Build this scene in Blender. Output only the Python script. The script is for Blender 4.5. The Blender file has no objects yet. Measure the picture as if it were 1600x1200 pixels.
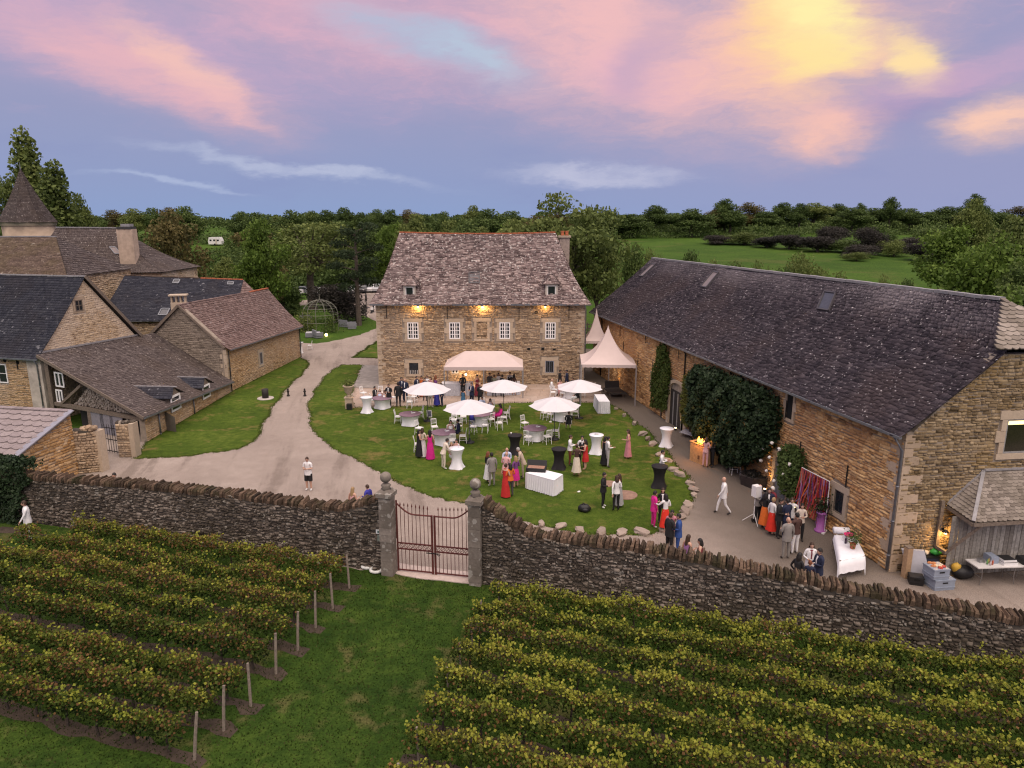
import bpy, math, random
import numpy as np
from mathutils import Vector, Matrix
R = math.radians
random.seed(7); RNG = np.random.default_rng(7)
sc = bpy.context.scene
COL = sc.collection

# ------------------------------------------------------------------ camera
F_PX = 1110.0; HORIZON = 343.0; CAM_H = 13.3
PITCH = math.atan((600 - HORIZON) / F_PX)
cam_d = bpy.data.cameras.new('camera'); cam = bpy.data.objects.new('camera', cam_d); COL.objects.link(cam)
cam.location = (0, 0, CAM_H); cam.rotation_euler = (math.pi/2 - PITCH, 0, 0)
cam_d.sensor_fit = 'HORIZONTAL'; cam_d.sensor_width = 36; cam_d.lens = 36*F_PX/1600
cam_d.clip_start = .1; cam_d.clip_end = 9000
sc.camera = cam

# ------------------------------------------------------------------ node helper (small expression language)
class S:
    def __init__(s, nt, k): s.nt, s.k = nt, k
    def _m(s, op, *a):
        n = s.nt.nodes.new('ShaderNodeMath'); n.operation = op
        for i, v in enumerate((s,)+a):
            if isinstance(v, S): s.nt.links.new(v.k, n.inputs[i])
            else: n.inputs[i].default_value = v
        return S(s.nt, n.outputs[0])
    def __add__(s, o): return s._m('ADD', o)
    def __sub__(s, o): return s._m('SUBTRACT', o)
    def __mul__(s, o): return s._m('MULTIPLY', o)
    def __truediv__(s, o): return s._m('DIVIDE', o)
    def pw(s, o): return s._m('POWER', o)
    def mx(s, o): return s._m('MAXIMUM', o)
    def mn(s, o): return s._m('MINIMUM', o)
    def clamp(s): return s.mx(0.).mn(1.)
    def step(s, a, b):
        n = s.nt.nodes.new('ShaderNodeMapRange'); n.interpolation_type = 'SMOOTHSTEP'
        s.nt.links.new(s.k, n.inputs[0]); n.inputs[1].default_value = a; n.inputs[2].default_value = b
        return S(s.nt, n.outputs[0])
def srgb(r, g, b):
    f = lambda c: (c/255/12.92) if c/255 <= .04045 else ((c/255+.055)/1.055)**2.4
    return (f(r), f(g), f(b))
def mixc(nt, fac, a, b, mode='MIX'):
    n = nt.nodes.new('ShaderNodeMix'); n.data_type = 'RGBA'; n.blend_type = mode
    for v, i in ((fac, 0), (a, 6), (b, 7)):
        if isinstance(v, S): nt.links.new(v.k, n.inputs[i])
        elif i == 0: n.inputs[0].default_value = v
        else: n.inputs[i].default_value = (*v, 1)
    return S(nt, n.outputs[2])
def noise(nt, vec, scale, detail=3, rough=.55, dist=0., out=0):
    n = nt.nodes.new('ShaderNodeTexNoise'); n.inputs['Scale'].default_value = scale
    n.inputs['Detail'].default_value = detail; n.inputs['Roughness'].default_value = rough; n.inputs['Distortion'].default_value = dist
    if vec is not None: nt.links.new(vec.k, n.inputs['Vector'])
    return S(nt, n.outputs[out])
def ramp(nt, fac, stops, interp='LINEAR'):
    n = nt.nodes.new('ShaderNodeValToRGB'); cr = n.color_ramp; cr.interpolation = interp
    while len(cr.elements) < len(stops): cr.elements.new(.5)
    for e, (p, c) in zip(cr.elements, stops): e.position = p; e.color = (*c, 1)
    nt.links.new(fac.k, n.inputs[0]); return S(nt, n.outputs[0])
def combine(nt, x, y, z):
    n = nt.nodes.new('ShaderNodeCombineXYZ')
    for i, v in enumerate((x, y, z)):
        if isinstance(v, S): nt.links.new(v.k, n.inputs[i])
        else: n.inputs[i].default_value = v
    return S(nt, n.outputs[0])
def separate(nt, v):
    n = nt.nodes.new('ShaderNodeSeparateXYZ'); nt.links.new(v.k, n.inputs[0])
    return [S(nt, o) for o in n.outputs]

# ------------------------------------------------------------------ exposure
vs = sc.view_settings
vs.view_transform = 'Standard'; vs.look = 'None'; vs.gamma = 1; vs.exposure = EXPOSURE = 0.85
GAIN = 2**EXPOSURE
sc.cycles.use_denoising = True; sc.cycles.filter_width = 1.2
sc.cycles.max_bounces = 6; sc.cycles.diffuse_bounces = 3; sc.cycles.transparent_max_bounces = 6

# ------------------------------------------------------------------ world: dusk sky with lit clouds
SUN_AZ, SUN_EL = 160, 68         # degrees right of the view direction, above the horizon (soft afterglow side)
w = bpy.data.worlds.new('World'); sc.world = w; w.use_nodes = True
nt = w.node_tree; nt.nodes.clear()
w.cycles.sampling_method = 'MANUAL'; w.cycles.sample_map_resolution = 256
tc = nt.nodes.new('ShaderNodeTexCoord'); D = S(nt, tc.outputs['Generated'])
dx, dy, dz = separate(nt, D)
az = dx._m('ARCTAN2', dy) * (180/math.pi)
el = dz._m('ARCSINE') * (180/math.pi)
def px_azel(px, py):
    u, v = (px-800)/F_PX, (py-600)/F_PX; c, s = math.cos(PITCH), math.sin(PITCH)
    y, z = c - v*s, -(s+v*c); return math.degrees(math.atan2(u, y)), math.degrees(math.atan2(z, math.hypot(u, y)))
# cloud-layer coordinates in azimuth and elevation, warped so that cloud edges tear
def noise_rgb(vec, scale, detail, rough, dist=0.):
    n = nt.nodes.new('ShaderNodeTexNoise'); n.inputs['Scale'].default_value = scale; n.inputs['Detail'].default_value = detail
    n.inputs['Roughness'].default_value = rough; n.inputs['Distortion'].default_value = dist; nt.links.new(vec.k, n.inputs['Vector'])
    return separate(nt, S(nt, n.outputs['Color']))
warp1, warp2, fine = noise_rgb(combine(nt, az*.034, el*.10, dy*.3), 2.0, 6, .64)
azw = az + (warp1 - .5)*10.; elw = el + (warp2 - .5)*4.4
torn = noise(nt, combine(nt, azw*.075, elw*.28, dy*.3), 2.6, 6, .68)
base = ramp(nt, (el/40.).clamp(), [(0, srgb(140, 161, 203)), (.07, srgb(143, 157, 198)), (.18, srgb(150, 155, 192)), (.36, srgb(164, 159, 191)), (1, srgb(180, 170, 200))])
base = mixc(nt, az.step(-12, 38)*.5, base, srgb(160, 156, 193))
base = mixc(nt, torn.step(.5, .76)*el.step(4, 13)*.34, base, srgb(222, 176, 196))
base = mixc(nt, (fine*.5 + warp2*.5).step(.52, .66)*.3, base, srgb(136, 146, 192))
tear = torn*1.5 + .3
def madd(x, k, c):
    n = nt.nodes.new('ShaderNodeMath'); n.operation = 'MULTIPLY_ADD'; nt.links.new(x.k, n.inputs[0])
    for i, v in ((1, k), (2, c)):
        if isinstance(v, S): nt.links.new(v.k, n.inputs[i])
        else: n.inputs[i].default_value = v
    return S(nt, n.outputs[0])
def cloud(col, px, py, sx, sy, ang=0., amt=1., lo=.05, hi=1.2):
    """a soft lit cloud centred on a direction, its edge torn by the noise"""
    global base
    a0, e0 = px_azel(px, py); k = 180/math.pi/F_PX*.93*1.0
    ca, sa = math.cos(R(ang)), math.sin(R(ang)); kx, ky = .7071/(sx*k*.86), .7071/(sy*k*.86)
    a = madd(azw, ca*kx, madd(elw, -sa*kx, -a0*ca*kx + e0*sa*kx))
    b = madd(azw, sa*ky, madd(elw, ca*ky, -a0*sa*ky - e0*ca*ky))
    g = (madd(a, a, b*b)*-1.)._m('EXPONENT')
    base = mixc(nt, (g*tear).step(lo, hi)*amt, base, col)
cloud(srgb(206, 170, 198), 150, 55, 330, 60, 8, .7)
cloud(srgb(222, 176, 194), 560, 20, 300, 70, 12, .85)
cloud(srgb(234, 182, 188), 225, 118, 170, 40, 18, .8)
cloud(srgb(246, 196, 184), 280, 100, 80, 26, 28, .8)
cloud(srgb(236, 186, 188), 350, 160, 70, 14, 30, .7)
cloud(srgb(238, 188, 190), 930, 40, 180, 105, 28, 1.)
cloud(srgb(228, 178, 198), 1050, 125, 130, 40, 10, .7)
cloud(srgb(156, 150, 196), 1015, 90, 42, 65, 40, .55)
cloud(srgb(166, 190, 216), 680, 66, 130, 26, 17, .75); cloud(srgb(186, 204, 222), 720, 78, 70, 12, 17, .6)
cloud(srgb(244, 192, 184), 1215, 70, 165, 105, -8, 1.)
cloud(srgb(255, 206, 166), 1250, 50, 84, 80, -25, .95); cloud(srgb(255, 216, 160), 1235, 35, 46, 62, -20, .9)
cloud(srgb(255, 240, 172), 1290, 10, 44, 62, -30, 1.); cloud(srgb(255, 232, 160), 1262, 92, 40, 26, -12, .8)
cloud(srgb(150, 140, 186), 1400, 170, 95, 28, -12, .6)
cloud(srgb(255, 224, 168), 1416, 92, 26, 46, -48, 1.)
cloud(srgb(250, 196, 180), 1285, 207, 62, 30, -6, .95)
cloud(srgb(252, 204, 182), 1578, 182, 58, 28, -8, .95)
cloud(srgb(212, 172, 198), 1500, 120, 140, 26, -14, .6)
cloud(srgb(200, 206, 228), 470, 264, 190, 9, 7, .6, .2)
cloud(srgb(186, 198, 226), 260, 283, 90, 6, 5, .55, .2)
cloud(srgb(208, 208, 228), 930, 272, 135, 13, 3, .6, .2)
nis = nt.nodes.new('ShaderNodeTexSky'); nis.sky_type = 'NISHITA'; nis.sun_disc = False
nis.sun_elevation = R(4); nis.sun_rotation = R(SUN_AZ)
bg1 = nt.nodes.new('ShaderNodeBackground'); nt.links.new(base.k, bg1.inputs[0]); bg1.inputs[1].default_value = 1/GAIN
bg2 = nt.nodes.new('ShaderNodeBackground'); nt.links.new(nis.outputs[0], bg2.inputs[0]); bg2.inputs[1].default_value = .0015
add = nt.nodes.new('ShaderNodeAddShader'); nt.links.new(bg1.outputs[0], add.inputs[0]); nt.links.new(bg2.outputs[0], add.inputs[1])
wo = nt.nodes.new('ShaderNodeOutputWorld'); nt.links.new(add.outputs[0], wo.inputs[0])

# ------------------------------------------------------------------ one broad soft sun (afterglow through cloud)
sl = bpy.data.lights.new('sun', 'SUN'); sun = bpy.data.objects.new('sun', sl); COL.objects.link(sun)
sl.energy = 2.45; sl.angle = R(92); sl.color = (1, .84, .68)
d = Vector((math.sin(R(SUN_AZ))*math.cos(R(SUN_EL)), math.cos(R(SUN_AZ))*math.cos(R(SUN_EL)), math.sin(R(SUN_EL))))
sun.rotation_euler = d.to_track_quat('Z', 'Y').to_euler(); sun.location = (30, 30, 60)
# ------------------------------------------------------------------ pixel -> place (distance comes from the ground or the wall a thing stands on)
CP, SP = math.cos(PITCH), math.sin(PITCH); CAMV = np.array([0, 0, CAM_H])
def ray(px, py):
    u, v = (px-800)/F_PX, (py-600)/F_PX
    return np.array([u, CP - v*SP, -(SP + v*CP)])
def at(px, py, z=0.):
    d = ray(px, py); return CAMV + d*((z - CAM_H)/d[2])
def aty(px, py, y):
    d = ray(px, py); return CAMV + d*(y/d[1])
def onp(px, py, p0, n):
    d = ray(px, py); n = np.array(n, float); return CAMV + d*(np.dot(np.array(p0) - CAMV, n)/np.dot(d, n))
def V(*a): return np.array(a, float)
def unit(v): v = np.array(v, float); return v/np.linalg.norm(v)

# ------------------------------------------------------------------ objects, parts, labels
ROOT = {}
def tag(o, label=None, cat=None, group=None, kind=None):
    if label: o['label'] = label
    if cat: o['category'] = cat
    if group: o['group'] = group
    if kind: o['kind'] = kind
    return o
def thing(name, loc, label, cat, group=None, rz=0.):
    o = bpy.data.objects.new(name, None); COL.objects.link(o)
    o.empty_display_size = .2; o.location = tuple(float(c) for c in loc); o.rotation_euler = (0, 0, rz)
    ROOT[o.name] = np.array(o.location); tag(o, label, cat, group); return o
def fast_mesh(name, v, faces, rnd=None, mats=None):
    """v (N,3); faces list of index tuples or an (M,k) array"""
    me = bpy.data.meshes.new(name)
    if isinstance(faces, np.ndarray):
        m, k = faces.shape
        me.vertices.add(len(v)); me.vertices.foreach_set('co', np.ascontiguousarray(v, np.float32).ravel())
        me.loops.add(m*k); me.loops.foreach_set('vertex_index', faces.astype(np.int32).ravel())
        me.polygons.add(m); me.polygons.foreach_set('loop_start', np.arange(0, m*k, k, dtype=np.int32))
        me.update(calc_edges=True)
    else:
        me.from_pydata([tuple(map(float, p)) for p in v], [], faces); m = len(faces)
    if rnd is not None and len(rnd) == m:
        a = me.attributes.new('rnd', 'FLOAT', 'FACE'); a.data.foreach_set('value', np.asarray(rnd, np.float32))
    if mats is not None: me.polygons.foreach_set('material_index', np.asarray(mats, np.int32))
    return me
def link(name, me, mat=None, parent=None, kind=None, smooth=False):
    o = bpy.data.objects.new(name, me); COL.objects.link(o)
    for m in (mat if isinstance(mat, (list, tuple)) else [mat]):
        if m is not None and len(me.materials) < (len(mat) if isinstance(mat, (list, tuple)) else 1): me.materials.append(m)
    if smooth: me.polygons.foreach_set('use_smooth', np.ones(len(me.polygons), bool))
    if parent is not None:
        o.parent = parent; ROOT[o.name] = ROOT[parent.name]
    if kind: o['kind'] = kind
    return o
class MB:
    """collects shapes; build() links them as ONE mesh object"""
    def __init__(s): s.v, s.f, s.r, s.m = [], [], [], []; s.cur = 0; s.rr = None
    def add(s, vs_, fs, rnd=None):
        n = len(s.v); s.v.extend([tuple(map(float, p)) for p in vs_]); r = random.random() if rnd is None else rnd
        for f in fs: s.f.append(tuple(i+n for i in f)); s.r.append(r); s.m.append(s.cur)
        return s
    def obox(s, c, a, b, d, rnd=None, taper=1.):
        """box from a centre and three half vectors; the d end may taper"""
        c, a, b, d = map(np.array, (c, a, b, d)); p = []
        for k, t in ((-1, 1.), (1, taper)):
            for i, j in ((-1, -1), (1, -1), (1, 1), (-1, 1)): p.append(c + a*i*t + b*j*t + d*k)
        return s.add(p, [(3, 2, 1, 0), (4, 5, 6, 7), (0, 1, 5, 4), (1, 2, 6, 5), (2, 3, 7, 6), (3, 0, 4, 7)], rnd)
    def box(s, c, size, rz=0., rnd=None):
        x, y, z = size; ca, sa = math.cos(rz), math.sin(rz)
        return s.obox(c, V(ca, sa, 0)*x/2, V(-sa, ca, 0)*y/2, V(0, 0, z/2), rnd)
    def bar(s, p, q, w, t=None, up=(0, 0, 1), rnd=None):
        p, q = np.array(p, float), np.array(q, float); d = q - p; t = w if t is None else t; L = np.linalg.norm(d)
        if L < 1e-6: return s
        d = d/L; u = np.cross(d, up)
        if np.linalg.norm(u) < 1e-3: u = np.cross(d, (0, 1, 0))
        u = unit(u); n = np.cross(u, d); return s.obox((p+q)/2, u*w/2, n*t/2, d*L/2, rnd)
    def tube(s, pts, rad, n=6, cap=True, rnd=None):
        pts = [np.array(p, float) for p in pts]; rad = [rad]*len(pts) if np.isscalar(rad) else rad; vs_, fs = [], []
        for i, p in enumerate(pts):
            t = pts[min(i+1, len(pts)-1)] - pts[max(i-1, 0)]; t = unit(t)
            u = np.cross(t, (0, 0, 1)) if abs(t[2]) < .95 else np.cross(t, (0, 1, 0)); u = unit(u); w_ = np.cross(t, u)
            for k in range(n):
                a = 2*math.pi*k/n; vs_.append(p + (u*math.cos(a) + w_*math.sin(a))*rad[i])
        for i in range(len(pts)-1):
            for k in range(n): fs.append((i*n+k, i*n+(k+1) % n, (i+1)*n+(k+1) % n, (i+1)*n+k))
        if cap: fs += [tuple(range(n-1, -1, -1)), tuple(range((len(pts)-1)*n, len(pts)*n))]
        return s.add(vs_, fs, rnd)
    def lathe(s, prof, n=16, c=(0, 0, 0), fr=None, cap=True, rnd=None, sx=1., sy=1., rot=0.):
        """prof [(r, z)]; fr(i, angle) scales a ring's radius"""
        vs_, fs = [], []
        for i, (r, z) in enumerate(prof):
            for k in range(n):
                a = 2*math.pi*k/n + rot; q = r*(fr(i, a) if fr else 1.)
                vs_.append((c[0]+q*math.cos(a)*sx, c[1]+q*math.sin(a)*sy, c[2]+z))
        for i in range(len(prof)-1):
            for k in range(n): fs.append((i*n+k, i*n+(k+1) % n, (i+1)*n+(k+1) % n, (i+1)*n+k))
        if cap: fs += [tuple(range(n-1, -1, -1)), tuple(range((len(prof)-1)*n, len(prof)*n))]
        return s.add(vs_, fs, rnd)
    def ball(s, c, r, n=10, m=7, rnd=None, j=0.):
        rx, ry, rz = (r, r, r) if np.isscalar(r) else r; vs_, fs = [], []
        for i in range(m+1):
            t = math.pi*i/m
            for k in range(n):
                a = 2*math.pi*k/n; q = 1 + random.uniform(-j, j)
                vs_.append((c[0]+rx*math.sin(t)*math.cos(a)*q, c[1]+ry*math.sin(t)*math.sin(a)*q, c[2]-rz*math.cos(t)*q))
        for i in range(m):
            for k in range(n): fs.append((i*n+k, i*n+(k+1) % n, (i+1)*n+(k+1) % n, (i+1)*n+k))
        return s.add(vs_, fs, rnd)
    def prism(s, poly, ext, rnd=None):
        poly = [np.array(p, float) for p in poly]; e = np.array(ext, float); n = len(poly)
        return s.add(poly + [p+e for p in poly], [tuple(range(n-1, -1, -1)), tuple(range(n, 2*n))] + [(i, (i+1) % n, n+(i+1) % n, n+i) for i in range(n)], rnd)
    def quad(s, *p, rnd=None): return s.add(p, [tuple(range(len(p)))], rnd)
    def build(s, name, mat, parent=None, smooth=False, kind=None, local=False):
        v = np.array(s.v) if s.v else np.zeros((0, 3))
        if parent is not None and not local: v = v - ROOT[parent.name]
        return link(name, fast_mesh(name, v, s.f, s.r, s.m), mat, parent, kind, smooth)
    def top(s, name, mat, label, cat, group=None, smooth=False, kind=None, loc=None):
        """one-mesh thing with its origin at loc (default: base centre)"""
        v = np.array(s.v); l = v.mean(0) if loc is None else np.array(loc, float)
        if loc is None: l[2] = v[:, 2].min()
        o = link(name, fast_mesh(name, v - l, s.f, s.r, s.m), mat, None, kind, smooth); o.location = tuple(l); ROOT[o.name] = l
        tag(o, label, cat, group); return o
def copy_tree(o, parent=None, loc=None, rz=None, sc_=None):
    c = o.copy(); COL.objects.link(c); c.parent = parent
    if loc is not None: c.location = tuple(map(float, loc))
    if rz is not None: c.rotation_euler = (0, 0, rz)
    if sc_ is not None: c.scale = sc_ if not np.isscalar(sc_) else (sc_,)*3
    ROOT[c.name] = np.array(c.location)
    for ch in list(o.children): copy_tree(ch, c)
    return c

# ------------------------------------------------------------------ materials
MATS = {}
def new_mat(name):
    m = bpy.data.materials.new(name); m.use_nodes = True; t = m.node_tree; b = t.nodes['Principled BSDF']
    return m, t, b
def setc(t, sock, v):
    if isinstance(v, S): t.links.new(v.k, sock)
    else: sock.default_value = (*v, 1) if not np.isscalar(v) else v
def objco(t): return S(t, t.nodes.new('ShaderNodeTexCoord').outputs['Object'])
def worldpos(t): return S(t, t.nodes.new('ShaderNodeNewGeometry').outputs['Position'])
def attr(t, name='rnd'):
    n = t.nodes.new('ShaderNodeAttribute'); n.attribute_name = name; return S(t, n.outputs['Fac'])
def bump(t, b, h, strength=.4, dist=.02):
    n = t.nodes.new('ShaderNodeBump'); n.inputs['Strength'].default_value = strength; n.inputs['Distance'].default_value = dist
    t.links.new(h.k, n.inputs['Height']); t.links.new(n.outputs[0], b.inputs['Normal'])
def pm(name, col, rough=.6, metal=0., var=.12, scale=6., bmp=.0, emit=None, es=1., spec=.4, trans=0., sheen=0.):
    """a plain surface with a little unevenness of tone"""
    if name in MATS: return MATS[name]
    m, t, b = new_mat(name); b.inputs['Roughness'].default_value = rough; b.inputs['Metallic'].default_value = metal
    b.inputs['Specular IOR Level'].default_value = spec
    p = objco(t); n = noise(t, p, scale, 4, .6)
    lo = tuple(c*(1-var) for c in col); hi = tuple(min(1, c*(1+var)) for c in col)
    setc(t, b.inputs['Base Color'], ramp(t, n, [(.3, lo), (.7, hi)]))
    if bmp: bump(t, b, n, bmp)
    if emit: b.inputs['Emission Color'].default_value = (*emit, 1); b.inputs['Emission Strength'].default_value = es
    if trans: b.inputs['Transmission Weight'].default_value = trans
    if sheen: b.inputs['Sheen Weight'].default_value = sheen
    MATS[name] = m; return m
def masonry_mat(name, pal, stain=None, amt=.5, sscale=.35, grain=9., rough=.92, bmp=.5, vals=(.72, 1.25), spots=None, ridge=None):
    """stones: each takes its own tone from the palette (face attribute), plus grain, lichen and weather stains with shapes of their own"""
    if name in MATS: return MATS[name]
    m, t, b = new_mat(name); b.inputs['Roughness'].default_value = rough; b.inputs['Specular IOR Level'].default_value = .25
    p = worldpos(t); a = attr(t); n = noise(t, p, grain, 5, .65); big = noise(t, p, sscale, 4, .6)
    k = len(pal) - 1
    c = ramp(t, (a*.86 + n*.3 - .08).clamp(), [(i/k, q) for i, q in enumerate(pal)])
    v = ramp(t, n, [(.25, (vals[0],)*3), (.75, (vals[1],)*3)]); c = mixc(t, 1., c, v, 'MULTIPLY')
    if stain: c = mixc(t, (big*.8 + n*.2).step(.46, .62)*amt, c, stain)
    if ridge: c = mixc(t, separate(t, p)[2].step(ridge[1], ridge[2])*(n*.5 + big*.5).step(.38, .62)*.8, c, ridge[0])
    if spots: c = mixc(t, noise(t, p, spots[1], 3, .5).step(spots[2], spots[2]+.05)*spots[3], c, spots[0])
    setc(t, b.inputs['Base Color'], c); bump(t, b, n, bmp, .03); MATS[name] = m; return m
def glass_mat():
    return pm('window_glass', (.018, .022, .028), .06, var=.2, spec=.6)
# ================================================================== GROUND
def sm(a, b, x): t = np.clip((x-a)/(b-a), 0, 1); return t*t*(3-2*t)
def hz(x, y):
    x = np.asarray(x, float); y = np.asarray(y, float)
    right = .044*np.clip(y-38, 0, 235)*sm(72, 112, y)
    left = .062*np.clip(y-138, 0, 165)*sm(138, 170, y)
    k = sm(-8, 30, x - .04*y)
    z = left*(1-k) + right*k
    z = z + .9*np.sin(x*.021+1.3)*np.cos(y*.017)*sm(110, 230, y)
    return z
def grass_mat(name, a, b, c, dry, dry_amt, sc1=.35, fine=22.):
    m, t, bs = new_mat(name); bs.inputs['Roughness'].default_value = .95; bs.inputs['Specular IOR Level'].default_value = .1
    p = worldpos(t); n1 = noise(t, p, sc1, 5, .62, .3); n2 = noise(t, p, fine, 4, .7); n3 = noise(t, p, 2.4, 4, .65); n4 = noise(t, p, sc1*1.7, 3, .5, .8)
    col = ramp(t, (n1*.5 + n3*.5).clamp(), [(.34, a), (.5, b), (.64, c)])
    col = mixc(t, (n4*.7 + n3*.3).step(.53, .66)*dry_amt, col, dry)
    v = ramp(t, n2, [(.25, (.5,)*3), (.75, (1.5,)*3)]); col = mixc(t, 1., col, v, 'MULTIPLY')
    setc(t, bs.inputs['Base Color'], col); bump(t, bs, n2, .8, .06); return m
M_GRASS = grass_mat('meadow_grass', (.024, .054, .007), (.044, .088, .011), (.070, .124, .017), (.110, .104, .036), .35, .06, 5.)
M_LAWN = grass_mat('lawn_grass', (.034, .062, .008), (.062, .100, .012), (.100, .136, .021), (.185, .135, .05), .7, .34, 20.)
def gravel_mat(name, a, b, c, dark):
    m, t, bs = new_mat(name); bs.inputs['Roughness'].default_value = .95; bs.inputs['Specular IOR Level'].default_value = .15
    p = worldpos(t); n1 = noise(t, p, .22, 5, .6, .4); n2 = noise(t, p, 26., 3, .75); n3 = noise(t, p, 1.6, 5, .7)
    col = ramp(t, (n1*.55 + n3*.45).clamp(), [(.33, a), (.5, b), (.66, c)])
    px_, py_, pz_ = separate(t, p)
    wheel = noise(t, combine(t, px_*.5 + py_*.10, py_*.06, pz_), 1.6, 4, .6)      # worn, darker wheel and foot tracks
    col = mixc(t, (wheel*.7 + n3*.3).step(.50, .64)*.8, col, dark)
    # darker grey-brown ground along the barn alley
    alley_tone = (px_ + py_*.2 + (n1-.5)*9.).step(10.5, 17.)*py_.step(21, 27)
    col = mixc(t, alley_tone*.9, col, (dark[0]*.72, dark[1]*.74, dark[2]*.72))
    v = ramp(t, n2, [(.25, (.58,)*3), (.75, (1.38,)*3)]); col = mixc(t, 1., col, v, 'MULTIPLY')
    setc(t, bs.inputs['Base Color'], col); bump(t, bs, n2, .7, .03); return m
M_GRAVEL = gravel_mat('pale_gravel', (.255, .210, .180), (.310, .258, .222), (.37, .312, .27), (.185, .150, .126))
M_PAVE = masonry_mat('terrace_flags', [(.30, .235, .19), (.42, .32, .26), (.36, .29, .25), (.47, .37, .31)], (.22, .18, .14), .3, grain=6., bmp=.25, vals=(.85, 1.12))

def ground_grid():
    xs = np.sinh(np.linspace(-5.3, 5.3, 110))*30; ys = np.concatenate([np.linspace(-60, 340, 120), 340*np.exp(np.linspace(.05, 2.35, 26))])
    X, Y = np.meshgrid(xs, ys); Z = hz(X, Y); v = np.stack([X.ravel(), Y.ravel(), Z.ravel()], 1); n = len(xs)
    i = (np.arange(len(ys)-1)[:, None]*n + np.arange(n-1)[None]).ravel()
    return v, np.stack([i, i+1, i+n+1, i+n], 1)
v, f = ground_grid()
ground = link('ground', fast_mesh('ground', v, f), M_GRASS, kind='structure', smooth=True)

def px_poly(pts):
    return [at(*p)[:2] if not isinstance(p, np.ndarray) else p[:2] for p in pts]
def wobbly(poly, step=.35, amp=.09, fixed=()):
    """outline cut into short uneven pieces"""
    out = []; n = len(poly)
    for i in range(n):
        a, b = np.array(poly[i], float), np.array(poly[(i+1) % n], float); L = np.linalg.norm(b-a); k = max(1, int(L/step)); nr = np.array([-(b-a)[1], (b-a)[0]])/max(L, 1e-6)
        for j in range(k):
            q = a + (b-a)*j/k; s = 0 if i in fixed else amp
            out.append(q + nr*(random.gauss(0, s*.6) + s*math.sin(q[0]*2.1+q[1]*1.7)))
    return out
def sheet(name, poly, z, mat, thick=0., **k):
    n = len(poly); vs_ = [(p[0], p[1], z) for p in poly]; fs = [tuple(range(n))]
    if thick:
        vs_ += [(p[0], p[1], z-thick) for p in poly]; fs += [(i, n+i, n+(i+1) % n, (i+1) % n) for i in range(n)]
    return link(name, fast_mesh(name, vs_, fs), mat, **k)
W_ = lambda x, y: np.array([x, y])
court = [W_(-26.5, 31.9), W_(-4.9, 25.15), W_(-1.2, 24.3), W_(16, 19.05), W_(45, 10), W_(45, 30), W_(9, 66), W_(9, 74), W_(0, 84), W_(-10, 92),
         (592, 505), (590, 512), (564, 523), (530, 531), (494, 537), (474, 535.5), (440, 537), W_(-27, 72)]
sheet('gravel_court', wobbly(px_poly(court), .5, .12), .004, M_GRAVEL, kind='structure')
yard = [(520, 470), (541, 489), (558, 491), (575, 496), (590, 502), W_(-12, 93), W_(20, 100), W_(22, 136), (620, 449), (560, 452), (530, 460), (470, 470), (462, 479)]
sheet('gravel_yard', wobbly(px_poly(yard), .8, .2), .004, M_GRAVEL, kind='structure')
lawn1 = [(481, 564), (479, 576), (469, 587), (451, 603), (439, 619), (425, 638), (414, 656), (406, 675), (394, 692), (378, 700), (345, 706), (300, 712), (255, 716), (215, 716), W_(-22.5, 41.6), W_(-22.35, 54.5), W_(-21.1, 69.2)]
lawn2 = [(534, 570), (515, 582), (501, 597), (493, 611), (484, 626), (482, 640), (483, 653), (490, 670), (501, 684), (517, 700), (534, 710), (552, 717), (580, 732), (606, 746), (628, 758), (672, 774), (700, 780), (732, 788), (775, 803), (830, 820), (880, 829), (950, 837), (1000, 837), (1035, 828), (1062, 807), (1078, 789), (1083, 765), (1068, 738), (1045, 712), (1020, 682), (995, 660), (968, 640), (948, 628),
         (925, 630), (905, 629), (828, 629), (791, 631), (690, 634), (636, 635), (551, 638), (548, 625), (552, 605), (559, 587), (566, 571)]
lawn3 = [(551, 559), (591, 533), (610, 533), (610, 560)]
LAWNS = []
for nm, pl in (('lawn', lawn1), ('lawn', lawn2), ('lawn', lawn3)):
    q = wobbly(px_poly(pl), .16, .1); LAWNS.append(q); sheet(nm, q, .014, M_LAWN, .012, kind='structure')
terr = [(551, 637.5), (636, 634.5), (690, 633.5), (791, 630.5), (828, 628.5), (925, 629.5), (946, 626), (938, 612), (926, 596), W_(6.3, 59), W_(-11, 58.5), (592, 607), (552, 606)]
terrace = sheet('terrace', px_poly(terr), .02, M_PAVE, .05, kind='structure')
ROOT[terrace.name] = V(0, 0, 0)
ramp_ = [(566.5, 570.5), W_(-10.9, 64.5), W_(-10.9, 57.2), (592, 607), (552.5, 605.5)]
sheet('stone_ramp', px_poly(ramp_), .04, pm('grey_slab', (.26, .235, .215), .9, var=.22, scale=2., bmp=.2), .06, kind='structure')
M_TRACK = grass_mat('track_grass', (.014, .034, .005), (.029, .058, .008), (.052, .088, .013), (.120, .102, .042), .6, .4, 14.)
sheet('grass_track', [(-27, 8), (24, 8), (24, 16.3), (16, 18.95), (-1.2, 24.2), (-4.9, 25.05), (-26.5, 31)], .002, M_TRACK, kind='structure')
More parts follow.
